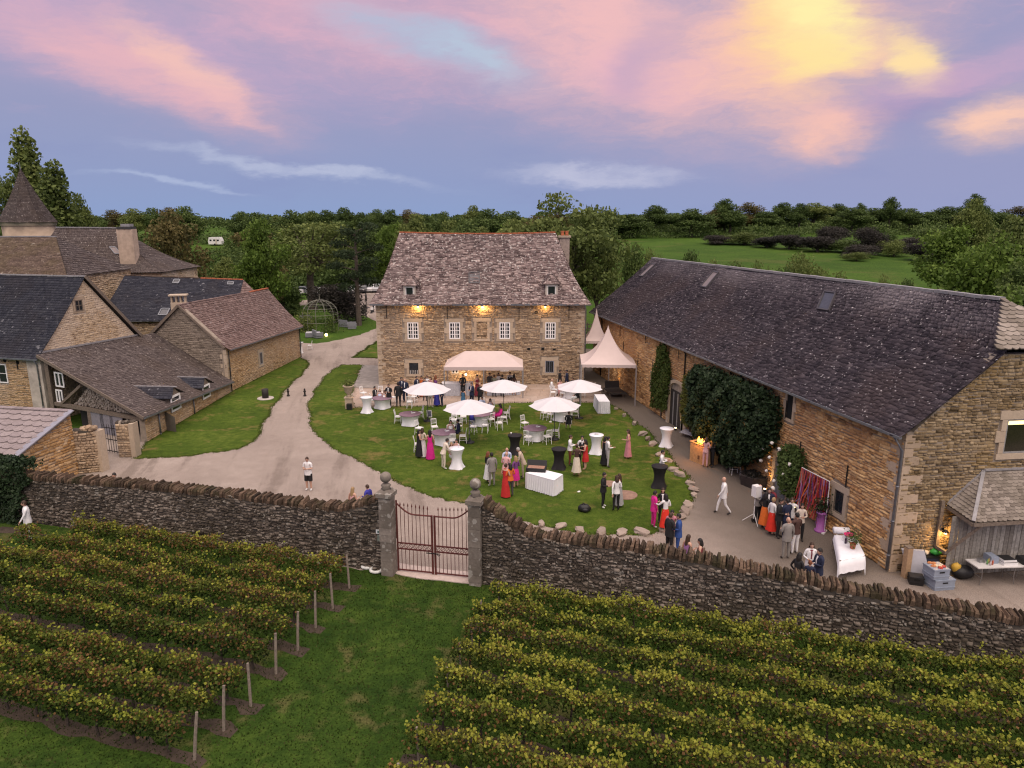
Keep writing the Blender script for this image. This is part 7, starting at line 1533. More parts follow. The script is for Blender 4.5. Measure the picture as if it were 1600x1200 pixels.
p = at(1432, 903); mt_ = thing('grey_mattress', p, 'pale grey folded panel leaning by the wooden post', 'panel'); m = MB(); m.obox(p + V(0, .15, .52), V(.40, -.06, 0), V(.02, .06, 0), V(-.1, .16, .5)); m.build('panel', pm('pale_grey_vinyl', (.40, .40, .44), .6, var=.06), mt_); m = MB(); m.obox(p + V(.41, .09, .52), V(.012, 0, 0), V(.02, .06, 0), V(-.1, .16, .5)); m.build('seam', BLACK, mt_)
p = at(1414, 902); wp = thing('wooden_post', p, 'pale square wooden post standing at the barn corner', 'post'); m = MB(); m.box(p + V(0, 0, .62), (.22, .22, 1.24), .2); m.build('shaft', pm('raw_pine', (.38, .25, .145), .8, var=.2, scale=8.), wp); m = MB(); m.box(p + V(0, 0, 1.26), (.24, .24, .03), .2); m.build('cap', OAK, wp)
p = at(1497, 903); bb = thing('yellow_black_bag', p, 'black shopping bag with a yellow lining slumped on the gravel', 'bag'); m = MB(); m.ball(p + V(.15, 0, .25), (.4, .28, .27), 12, 8, j=.08); m.build('bag', BLACK, bb, True); m = MB(); m.ball(p + V(-.12, .02, .42), (.17, .15, .2), 10, 7, j=.14); m.build('lining', pm('yellow_lining', (.55, .34, .05), .6), bb, True)
p = at(1488, 890); gc = thing('garden_chair', p, 'old brown garden chair against the barn gable', 'chair'); m = MB(); m.box(p + V(0, 0, .45), (.5, .48, .05)); m.build('seat', OAK, gc); m = MB(); m.obox(p + V(0, .25, .8), V(.25, 0, 0), V(0, .02, 0), V(0, .06, .3)); m.build('backrest', OAK, gc)
for sx in (-.22, .22):
    for sy in (-.2, .2): m = MB(); m.box(p + V(sx, sy, .21), (.04, .04, .42)); m.build('leg', OAK, gc)
p = at(1436, 892); cb = thing('cool_box', p, 'dark cool box with bags on top at the foot of the gable', 'box'); m = MB(); m.box(p + V(.1, .1, .3), (1.1, .5, .6), .05); m.build('body', pm('dark_blue_box', (.03, .035, .06), .5), cb); m = MB(); m.box(p + V(.1, .1, .62), (1.12, .52, .05), .05); m.build('lid', BLACK, cb)
m = MB(); q = p + V(.62, .1, .78); m.ball(q, (.26, .18, .14), 9, 6, j=.2); m.top('green_bag', pm('green_plastic', (.05, .36, .06), .4, var=.2), 'bright green plastic bag on the dark cool box', 'bag', smooth=True)
m = MB(); q = p + V(.2, .1, .73); m.ball(q, (.14, .12, .1), 9, 6, j=.15); m.top('paper_bag', CREAM, 'cream paper bag beside the bright green bag', 'bag', smooth=True)
# folding tables
def folding(px, py, L_, W2_, rz, label, h=.74):
    p = at(px, py, h); t = thing('folding_table', Z_(p, 0), label, 'table', 'white folding tables'); ca, sa = V(math.cos(rz), math.sin(rz), 0), V(-math.sin(rz), math.cos(rz), 0)
    m = MB(); m.obox(p, ca*L_/2, sa*W2_/2, V(0, 0, .022)); m.build('tabletop', pm('off_white_plastic', (.62, .60, .58), .5, var=.05), t)
    for sx in (-1, 1):
        for sy in (-1, 1): e = Z_(p, 0) + ca*sx*(L_/2-.2) + sa*sy*(W2_/2-.08); m = MB(); m.tube([e, e + ca*-sx*.05 + V(0, 0, h*.5), e + ca*-sx*.02 + V(0, 0, h)], .014, 6); m.build('leg', STEEL, t)
        m = MB(); e = Z_(p, .3) + ca*sx*(L_/2-.24); m.tube([e - sa*(W2_/2-.1), e + sa*(W2_/2-.1)], .012, 6); m.build('crossbar', STEEL, t)
    return p, ca, sa
p, ca, sa = folding(1553, 880, 1.75, .72, R(4), 'white folding table with boxes in front of the grey boards')
def on(name, dx_, dy_, size, mat, label, cat, dz=0., lidm=None):
    q = p + ca*dx_ + sa*dy_ + V(0, 0, .023+dz); t = thing(name, q, label, cat); m = MB(); m.box(q + V(0, 0, size[2]/2), size, R(4)); m.build('body', mat, t); m = MB(); m.box(q + V(0, 0, size[2]+.006), (size[0]*.92, size[1]*.92, .012), R(4)); m.build('lid', lidm or mat, t)
on('plastic_box', -.05, .12, (.3, .42, .26), GREYP, 'blue-grey plastic box on the white folding table', 'box'); on('white_tray', .45, -.02, (.55, .5, .09), CHW, 'white tray with dark contents on the folding table', 'tray', 0, pm('tray_dark', (.08, .07, .06), .6)); on('white_tray', .45, 0, (.5, .45, .08), CHW, 'upper white tray stacked on the folding table', 'tray', .105, BLACK)
on('grey_tin', -.45, .1, (.2, .2, .12), STEEL, 'grey tin at the end of the folding table', 'tin')
for k, (dx_, dy_) in enumerate(((-.35, -.1), (-.22, 0), (-.3, -.2), (-.18, -.15))): q = p + ca*dx_ + sa*dy_; small('condiment_bottle', lambda m, z: m.lathe([(.03, 0), (.03, .13), (.012, .17), (.012, .2)], 8, z), pm('condiment_%d' % k, ((.16, .35, .12), (.55, .42, .12), (.6, .5, .5), (.5, .12, .06))[k], .4), ('green', 'yellow', 'pale', 'red')[k] + ' condiment bottle on the white folding table', 'bottle', q + V(0, 0, .023))
p, ca, sa = folding(1625, 881, 1.6, .72, R(2), 'second white folding table with a black case at the porch wall')
on('black_case', -.35, .1, (.8, .4, .2), BLACK, 'long black case on the second folding table', 'case'); on('blue_box', .35, .05, (.4, .4, .22), pm('bright_blue_plastic', (.03, .14, .36), .5), 'bright blue box on the second folding table', 'box'); on('silver_tray', -.4, -.2, (.6, .24, .1), STEEL, 'steel tray at the front of the second folding table', 'tray')

# ================================================================== STONES, BOLLARDS AND THINGS ON THE LAWNS
ROCK = masonry_mat('border_rock', [(.22, .17, .14), (.31, .25, .21), (.38, .31, .26)], (.18, .15, .11), .4, 1.5, vals=(.8, 1.2))
RK = [(846, 822, .6), (876, 824, .75), (906, 831, .8), (940, 834, .95), (972, 834, 1.0), (1003, 833, 1.1), (1034, 831, .5), (1063, 810, .9), (1070, 801, 1.0), (1075, 791, 1.1), (1084, 775, .7), (1083, 766, .9), (1078, 757, .8), (1062, 743, 1.0), (1052, 736, .9), (1040, 721, .9), (1031, 712, .8), (1020, 696, .8), (1012, 688, .6), (1004, 680, .9), (991, 664, .6), (975, 651, .5), (962, 640, .45), (946, 624, .55), (940, 612, .6), (930, 600, .5)]
for k, (px, py, s_) in enumerate(RK):
    p = at(px, py); m = MB(); vs_ = []; n = 9; rzz = random.uniform(0, 3); hh = random.uniform(.14, .26)
    prof = [(.48, 0), (.5, hh*.6), (.44, hh*.95), (.2, hh), (0.02, hh*1.02)]; jit = [[random.uniform(.68, 1.2) for _ in range(n)] for _ in prof]
    m.lathe(prof, n, (0, 0, 0), fr=lambda i, a: jit[i][int(round((a-rzz)/(2*math.pi)*n)) % n], sx=s_*.8, sy=s_*.48, rot=rzz); ca_, sa_ = math.cos(rzz*2), math.sin(rzz*2); m.v = [(x*ca_-y*sa_, x*sa_+y*ca_, z) for x, y, z in m.v]; m.v = [tuple(V(*q) + p) for q in m.v]
    m.top('border_rock', ROCK, 'rough flat boulder edging the party lawn', 'boulder', 'boulders edging the lawn', loc=p)
for px, py, r_, lb in ((977, 774, .62, 'round flat paving stone sunk in the lawn behind the man in a white shirt'), (952, 756, .4, 'small flat stone in the lawn between the two talking men')): p = at(px, py); m = MB(); m.lathe([(r_, .0), (r_*.97, .05), (0.01, .06)], 14, p, fr=lambda i, a: 1+.04*math.sin(3*a)); m.top('flat_stone', pm('brown_stone', (.24, .15, .11), .9, var=.25, scale=5., bmp=.3), lb, 'stone', loc=p)
p = at(415, 623); fd = thing('fire_drum', p, 'dark metal drum on a pale stone ring in the lawn', 'drum'); m = MB(); m.lathe([(.24, .05), (.25, .75), (.22, .76)], 14, p); m.build('drum', pm('dark_drum', (.04, .036, .034), .7, .4), fd, True); m = MB(); m.lathe([(.62, .03), (.6, .075), (.2, .08)], 20, p); m.build('ring', pm('pale_ring', (.44, .40, .36), .9), fd)
for px, lb in ((450.5, 'beside the lawn with the drum'), (476.5, 'beside the party lawn')): p = at(px, 619); b_ = thing('iron_bollard', p, 'small dark iron bollard on the gravel drive ' + lb, 'bollard'); m = MB(); m.lathe([(.12, 0), (.12, .08), (.07, .12), (.065, .32), (.11, .36), (.11, .42), (.05, .46)], 10, p); m.build('post', IRON, b_, True); m = MB(); m.lathe([(.04, .46), (.08, .54), (.0, .64)], 10, p); m.build('knob', IRON, b_, True)
p = at(546, 638); ur = thing('stone_urn', p, 'stone urn with a plant on a square pedestal at the terrace corner', 'urn'); m = MB(); m.box(p + V(0, 0, .4), (.5, .5, .8)); m.box(p + V(0, 0, .83), (.6, .6, .07)); m.build('pedestal', ST_DRESSED, ur); m = MB(); m.lathe([(.2, .87), (.1, .98), (.12, 1.05), (.28, 1.25), (.31, 1.55), (.42, 1.66), (.40, 1.7), (.28, 1.66)], 18, p); m.build('bowl', ST_DRESSED, ur, True)
n = 320; c = p[None] + RNG.normal(size=(n, 3))*V(.17, .17, .16) + V(0, 0, 1.85); v, f, r = leaves(c - ROOT[ur.name], RNG.uniform(.07, .16, n), RNG.random(n)); link('foliage', fast_mesh('foliage', v, f, r), LF_OLIVE, ur); m = MB(); m.box(p + V(.1, -.4, .22), (.36, .3, .44)); m.top('black_cube', BLACK, 'black cube speaker at the foot of the stone urn', 'speaker')
p = at(471, 552); cs = thing('column_stand', p, 'pale fluted column stand at the far corner of the cottage', 'stand'); m = MB(); m.lathe([(.22, 0), (.2, .08), (.13, .12), (.12, .95), (.2, 1.02), (.22, 1.1)], 14, p); m.build('column', CHW, cs, True); m = MB(); m.box(p + V(0, 0, 1.12), (.42, .42, .05)); m.build('slab', CHW, cs)
chair(484, 540, 260, 'white chair left on the drive by the cottage corner')
# gazebo of bent wire
p = at(502, 517); gz = thing('wire_gazebo', p, 'open wire dome gazebo with climbing plants on the far lawn', 'gazebo'); r_ = 2.15; WIRE = pm('pale_wire', (.20, .20, .165), .6, .4)
for k in range(12): a = 2*math.pi*k/12; m = MB(); m.tube([p + V(r_*math.cos(a), r_*math.sin(a), 0), p + V(r_*math.cos(a), r_*math.sin(a), 2.1)] + [p + V(r_*math.cos(a)*math.cos(t_), r_*math.sin(a)*math.cos(t_), 2.1+1.7*math.sin(t_)) for t_ in np.linspace(.2, 1.5, 7)], .028, 5); m.build('rib', WIRE, gz)
for z, q in ((2.1, 1.), (2.85, .9), (1.2, 1.), (3.4, .64)): m = MB(); m.tube([p + V(r_*q*math.cos(a), r_*q*math.sin(a), z) for a in np.linspace(0, 2*math.pi, 25)], .025, 5, cap=False); m.build('hoop', WIRE, gz)
m = MB(); m.tube([p + V(0, 0, 3.8), p + V(0, 0, 4.5)], [.08, .02], 6); m.build('finial', WIRE, gz)
for (cx_, cy_, n_, mt_) in ((-1.6, -.8, 900, LF_OLIVE), (1.4, -1.4, 700, LF_OAK), (-2.0, .4, 600, LF_OLIVE)): c = RNG.normal(size=(n_, 3))*V(.6, .5, .75) + V(cx_, cy_, 1.0); c[:, 2] = np.abs(c[:, 2]); v, f, r = leaves(c, RNG.uniform(.12, .26, n_), RNG.random(n_)); link('foliage', fast_mesh('foliage', v, f, r), mt_, gz)
WICK = pm('grey_wicker', (.20, .205, .23), .8, var=.2, scale=20., bmp=.2)
def sofa(px, py, w_, rz, label, back=True):
    p = at(px, py); t = thing('wicker_seat', p, label, 'sofa', 'grey wicker seats on the far lawn'); ca, sa = V(math.cos(rz), math.sin(rz), 0), V(-math.sin(rz), math.cos(rz), 0)
    m = MB(); m.obox(p + V(0, 0, .3), ca*w_/2, sa*.42, V(0, 0, .24)); m.build('base', WICK, t); m = MB(); m.obox(p + V(0, 0, .57) - sa*.04, ca*(w_/2-.1), sa*.34, V(0, 0, .05)); m.build('cushion', pm('pale_cushion', (.50, .50, .53), .8), t)
    if back:
        m = MB(); m.obox(p + sa*.4 + V(0, 0, .65), ca*w_/2, sa*.07, V(0, 0, .3)); m.build('backrest', WICK, t)
        for s_ in (-1, 1): m = MB(); m.obox(p + ca*s_*w_/2 + V(0, 0, .5), ca*.07, sa*.42, V(0, 0, .2)); m.build('armrest', WICK, t)
sofa(497, 528, 1.1, 2.2, 'grey wicker armchair with its back to the drive'); sofa(484, 527, .9, .2, 'grey wicker footstool beside the armchair on the far lawn', False); sofa(478, 504, 1.4, .6, 'grey wicker sofa behind the cottage end'); sofa(540, 511, 1.3, 2.6, 'grey wicker sofa near the pine trunk'); sofa(550, 514, 1.0, 3.4, 'grey wicker armchair turned to the pine trunk')
p = at(510, 526); ll = thing('lawn_lantern', p, 'small lit lantern glowing on the far lawn', 'lantern'); m = MB(); m.ball(p + V(0, 0, .2), .17, 12, 8); m.build('globe', pm('lit_lantern', (1, .8, .5), .5, emit=(1, .66, .30), es=5.), ll, True); m = MB(); m.lathe([(.12, 0), (.1, .06)], 10, p); m.build('base', BLACK, ll); l = bpy.data.lights.new('lantern_light', 'POINT'); l.energy = 12; l.color = (1, .65, .3); l.shadow_soft_size = .17; o = bpy.data.objects.new('lantern_light', l); COL.objects.link(o); o.parent = ll; o.location = (0, 0, .45)
p = at(483, 476); lp_ = thing('lamp_post', p, 'slim pale lamp post behind the gazebo', 'lamp post'); m = MB(); m.tube([p, p + V(0, 0, 2.6)], [.09, .06], 8); m.build('post', LEAD, lp_); m = MB(); m.lathe([(.1, 2.6), (.2, 2.75), (.05, 2.95)], 10, p); m.build('lamp_head', LEAD, lp_)
# parked cars and a caravan glimpsed through the trees
def car(px, py, col, rz, label):
    p = at(px, py); t = thing('parked_car', p, label, 'car', 'cars parked beyond the trees', rz); pa = pm('car_' + col, {'white': (.62, .62, .63), 'grey': (.20, .21, .23), 'silver': (.45, .46, .48), 'dark': (.03, .03, .035), 'red': (.25, .03, .03)}[col], .25, spec=.6)
    prof = [(-2.1, .35), (-2.15, .75), (-2.0, .95), (-1.1, 1.0), (-.5, 1.42), (.9, 1.45), (1.6, 1.05), (2.1, .9), (2.15, .5), (2.05, .32)]
    m = MB(); n = len(prof); ys = [(-.86, 1.), (-.8, 1.0), (.8, 1.0), (.86, 1.)]; m.add([(x, -.85, z) for x, z in prof] + [(x, .85, z) for x, z in prof], [tuple(range(n-1, -1, -1)), tuple(range(n, 2*n))] + [(i, (i+1) % n, n+(i+1) % n, n+i) for i in range(n)]); m.build('body', pa, t, local=True)
    for s_ in (-1, 1):
        m = MB(); m.prism([(-.95, s_*.855, 1.0), (-.45, s_*.855, 1.36), (.8, s_*.855, 1.38), (1.35, s_*.855, 1.03)], (0, s_*.012, 0)); m.build('side_window', glass_mat(), t, local=True)
        for x in (-1.35, 1.3): m = MB(); m.tube([(x, s_*.70, .32), (x, s_*.88, .32)], .32, 14); wh_ = m.build('wheel', BLACK, t, local=True); m = MB(); m.tube([(x, s_*.88, .32), (x, s_*.89, .32)], .19, 10); m.build('rim', STEEL, wh_, local=True)
        m = MB(); m.box((-2.14, s_*.6, .72), (.04, .3, .12)); m.build('headlight', CHW, t, local=True); m = MB(); m.box((2.13, s_*.62, .75), (.04, .24, .12)); m.build('tail_light', pm('red_lamp', (.3, .02, .02), .3), t, local=True)
    m = MB(); m.prism([(-1.08, -.74, 1.02), (-1.08, .74, 1.02), (-.53, .68, 1.40), (-.53, -.68, 1.40)], (-.012, 0, .012)); m.build('windscreen', glass_mat(), t, local=True); m = MB(); m.prism([(1.55, -.74, 1.09), (1.55, .74, 1.09), (.93, .68, 1.43), (.93, -.68, 1.43)], (.012, 0, .012)); m.build('rear_window', glass_mat(), t, local=True)
for k, (px, py, c_, rz) in enumerate(((456, 461, 'white', .2), (470, 460, 'grey', .1), (545, 459, 'white', 1.4), (556, 458, 'silver', 1.5), (568, 457, 'dark', 1.5), (580, 456, 'white', 1.45), (592, 456, 'silver', 1.5), (520, 461, 'dark', .2), (500, 462, 'white', .1), (448, 462, 'red', .2))):
    car(px, py, c_, rz, ['white car at the left end of the shaded car park', 'grey car beside the left white car', 'white car parked nose-in behind the pine', 'silver car beside the white one behind the pine', 'black car between two pale cars in the car park', 'white car next to the black car in the car park', 'silver car nearest the manor corner', 'black car behind the purple shrub', 'white car behind the gazebo', 'dark red car at the wood edge of the car park'][k])
p = aty(338, 384, 221.); p[2] = hz(p[0], 221.); cv = thing('caravan', (p[0], 221., float(p[2])), 'white caravan parked on the slope among the trees', 'caravan')
m = MB(); prof = [(-1.9, .4), (-2., 1.2), (-1.7, 2.5), (1.6, 2.55), (2.1, 1.4), (2., .4)]; n = 6; m.add([(x, -1, z) for x, z in prof] + [(x, 1, z) for x, z in prof], [tuple(range(n-1, -1, -1)), tuple(range(n, 2*n))] + [(i, (i+1) % n, n+(i+1) % n, n+i) for i in range(n)]); m.build('body', CHW, cv, local=True)
for x in (-1.2, -.1, 1.0): m = MB(); m.box((x, -1.01, 1.6), (.6, .02, .5)); m.build('window', glass_mat(), cv, local=True)
m = MB(); m.box((.45, -1.015, 1.2), (.5, .02, 1.5)); m.build('door', CREAM, cv, local=True); m = MB(); m.tube([(0, -1.02, .35), (0, -.85, .35)], .33, 12); m.build('wheel', BLACK, cv, local=True)
# bench group on the far yard
p = at(573, 488); ht = thing('bistro_set', p, 'dark bistro table with a closed parasol on the back yard', 'table'); m = MB(); m.lathe([(.5, .7), (.5, .74)], 14, p); m.build('tabletop', BLACK, ht); m = MB(); m.tube([p, p + V(0, 0, 3.2)], .05, 6); m.build('parasol_pole', BLACK, ht); m = MB(); m.tube([p + V(0, 0, 1.7), p + V(0, 0, 2.4), p + V(0, 0, 3.2)], [.16, .12, .03], 8); m.build('closed_canopy', BLACK, ht)
for k in range(7): a = k*.9; q = p + V(1.3*math.cos(a)+random.uniform(-.5, .5), 1.5*math.sin(a), 0); t = thing('bistro_chair', q, 'dark bistro chair around the closed parasol on the back yard', 'chair', 'bistro chairs on the back yard'); m = MB(); m.box(q + V(0, 0, .45), (.4, .4, .05), a); m.build('seat', BLACK, t); m = MB(); m.box(q + V(.18*math.cos(a), .18*math.sin(a), .7), (.05, .4, .4), a); m.build('backrest', BLACK if k % 3 else CHW, t); m = MB(); m.tube([q, q + V(0, 0, .44)], [.2, .05], 5); m.build('pedestal', BLACK, t)
# low fence and rail behind the gap
f0, f1 = aty(905, 503, 84.), aty(935, 502, 84.); fe = thing('paddock_fence', Z_((f0+f1)/2, 0), 'low wooden rail fence at the end of the alley', 'fence'); f0, f1 = V(5, 84, float(hz(5, 84))), V(13, 84, float(hz(13, 84)))
for z in (.5, 1.0): m = MB(); m.bar(f0 + V(0, 0, z), f1 + V(0, 0, z), .1); m.build('rail', OAK, fe)
for k in range(5): q = lerp(f0, f1, k/4); m = MB(); m.box(q + V(0, 0, .6), (.12, .12, 1.3)); m.build('post', OAK, fe)
# ================================================================== PEOPLE
random.seed(33)
SKIN = {'l': pm('skin_light', (.50, .30, .22), .55, var=.06), 'm': pm('skin_medium', (.36, .20, .135), .55, var=.06), 'd': pm('skin_dark', (.13, .07, .045), .5, var=.06)}
HAIRC = {'black': (.012, .010, .009), 'brown': (.045, .025, .015), 'blond': (.30, .20, .10), 'grey': (.32, .31, .30), 'white': (.62, .60, .57), 'red': (.16, .05, .02)}
CC = {'black': (.012, .012, .014), 'navy': (.014, .020, .050), 'blue': (.025, .065, .23), 'white': (.72, .71, .71), 'cream': (.62, .54, .45), 'grey': (.22, .205, .19), 'lgrey': (.36, .35, .36), 'beige': (.46, .37, .29), 'red': (.46, .022, .022), 'wine': (.16, .018, .030), 'magenta': (.56, .018, .22), 'pink': (.62, .36, .36), 'rose': (.50, .20, .24), 'orange': (.62, .14, .02), 'lblue': (.48, .54, .70), 'purple': (.16, .05, .19), 'violet': (.30, .14, .34), 'brown': (.07, .035, .028), 'rust': (.17, .045, .028), 'dgrey': (.06, .06, .065), 'teal': (.05, .14, .25), 'olive': (.15, .15, .11), 'scarlet': (.62, .03, .015), 'royal': (.04, .04, .30)}
def cm(n): return pm('cloth_' + n, CC[n], .8, var=.12, scale=8.)
def hm(n): return pm('hair_' + n, HAIRC[n], .6, var=.2, scale=30.)
SHOE = pm('shoe_dark', (.02, .016, .014), .5); SHOEW = pm('shoe_white', (.66, .65, .63), .6)
ARM = {'down': ((.235, -.02, 1.16), (.245, .05, .92)), 'glass': ((.245, -.01, 1.17), (.15, .25, 1.16)), 'phone': ((.225, .03, 1.17), (.06, .27, 1.22)), 'cross': ((.25, .03, 1.19), (-.05, .20, 1.20)), 'raise': ((.34, .06, 1.52), (.33, .14, 1.78)), 'table': ((.23, .16, 1.16), (.15, .42, 1.08)), 'back': ((.27, -.14, 1.19), (.06, -.16, 1.02)), 'pocket': ((.28, -.06, 1.17), (.19, .06, .97)), 'swing': ((.23, .10, 1.18), (.22, .24, .97)), 'swingb': ((.24, -.13, 1.18), (.25, -.18, .94)), 'lap': ((.22, .06, .72+.45), (.12, .26, .66+.40)), 'out': ((.28, .12, 1.25), (.30, .36, 1.22))}
PENDING = []
def person(px, py, face, label, top='navy', bot=None, style='suit', hair='brown', hl='short', skin='l', h=1.74, pose='stand', arms=('down', 'down'), lean=0., shirt='white', shoe=None, z0=.018, group=None):
    """px, py: middle of the head. face: degrees, 0 looks away from the camera, 90 to the right, 180 to the camera. style: suit, shirt, vest, dress, skirt, shorts"""
    k = h/1.75; sit = pose == 'sit'; dz = -.43 if sit else 0.
    zh = z0 + (1.64 + dz)*k - (.20*lean/.5 if lean else 0)*k; p = at(px, py, zh); female = style in ('dress', 'skirt') or hl in ('long', 'mid')
    fv = V(math.sin(R(face)), math.cos(R(face)), 0); base = V(p[0], p[1], z0) - fv*(math.sin(lean)*.62*k)
    # skeleton: (position, radius, parent, region)
    def up(q):      # lean the upper body forward about the hips
        x, y, z = q; z += dz; hz_ = .95 + dz; zz, yy = z-hz_, y; return (x, yy*math.cos(lean) + zz*math.sin(lean), hz_ + zz*math.cos(lean) - yy*math.sin(lean))
    sw_ = .165 if female else .185; wr = .112 if female else .13
    J = [(up((0, 0, .95)), .15, -1, 'b'), (up((0, 0, 1.10)), wr, 0, 't'), (up((0, .0, 1.30)), .150 if not female else .135, 1, 't'), (up((0, 0, 1.44)), .10, 2, 't'), (up((0, .012, 1.53)), .052, 3, 's')]
    for si, sx in ((0, -1), (1, 1)):
        e, w_ = ARM[arms[si]]; i = len(J); J += [(up((sx*sw_, 0, 1.42)), .07 if not female else .058, 3, 't'), (up((sx*e[0], e[1], e[2])), .048 if not female else .04, i, 't'), (up((sx*w_[0], w_[1], w_[2])), .031, i+1, 'f')]
        hd = np.array(w_)-np.array(e); hd = hd/np.linalg.norm(hd)*.085; J.append((up((sx*(w_[0]+hd[0]), w_[1]+hd[1], w_[2]+hd[2])), .036, i+2, 's'))
    for si, sx in ((0, -1), (1, 1)):
        i = len(J)
        if sit: L_ = [((sx*.10, .06, .50), .10), ((sx*.12, .44, .50), .07), ((sx*.13, .42, .10), .045), ((sx*.14, .56, .04), .042)]
        elif pose == 'walk': f = .26 if sx > 0 else -.26; L_ = [((sx*.09, .02*np.sign(f), .88), .098), ((sx*.095, f*.55+.05, .49), .066), ((sx*.095, f*1.1-(.04 if f > 0 else .06), .10 if f > 0 else .14), .043), ((sx*.10, f*1.1+.10, .04 if f > 0 else .05), .04)]
        else: L_ = [((sx*.095, 0, .88), .098), ((sx*.105, .015, .49), .066), ((sx*.115, -.015, .09), .043), ((sx*.135, .13, .04), .04)]
        for n_, (q, r_) in enumerate(L_): J.append((q, r_, 0 if n_ == 0 else i+n_-1, ('b', 'b' if style != 'shorts' else 'k', 'k', 'o')[n_]))
    me = bpy.data.meshes.new('body'); me.from_pydata([tuple(np.array(q[0])*k) for q in J], [(i, q[2]) for i, q in enumerate(J) if q[2] >= 0], [])
    t = thing('person', base, label, 'person', group, R(-face)); o = link('body', me, None, t)
    md = o.modifiers.new('skin', 'SKIN'); sv = me.skin_vertices[0].data
    for i, q in enumerate(J): sv[i].radius = (q[1]*k, q[1]*k); sv[i].use_root = (i == 0)
    md.use_smooth_shade = True; o.modifiers.new('sub', 'SUBSURF').levels = 1; o.modifiers['sub'].render_levels = 1
    PENDING.append((o, J, k, dict(top=top, bot=bot, style=style, hair=hair, hl=hl, skin=skin, shirt=shirt, shoe=shoe, lean=lean, sit=sit, female=female, up=up, t=t))); return t
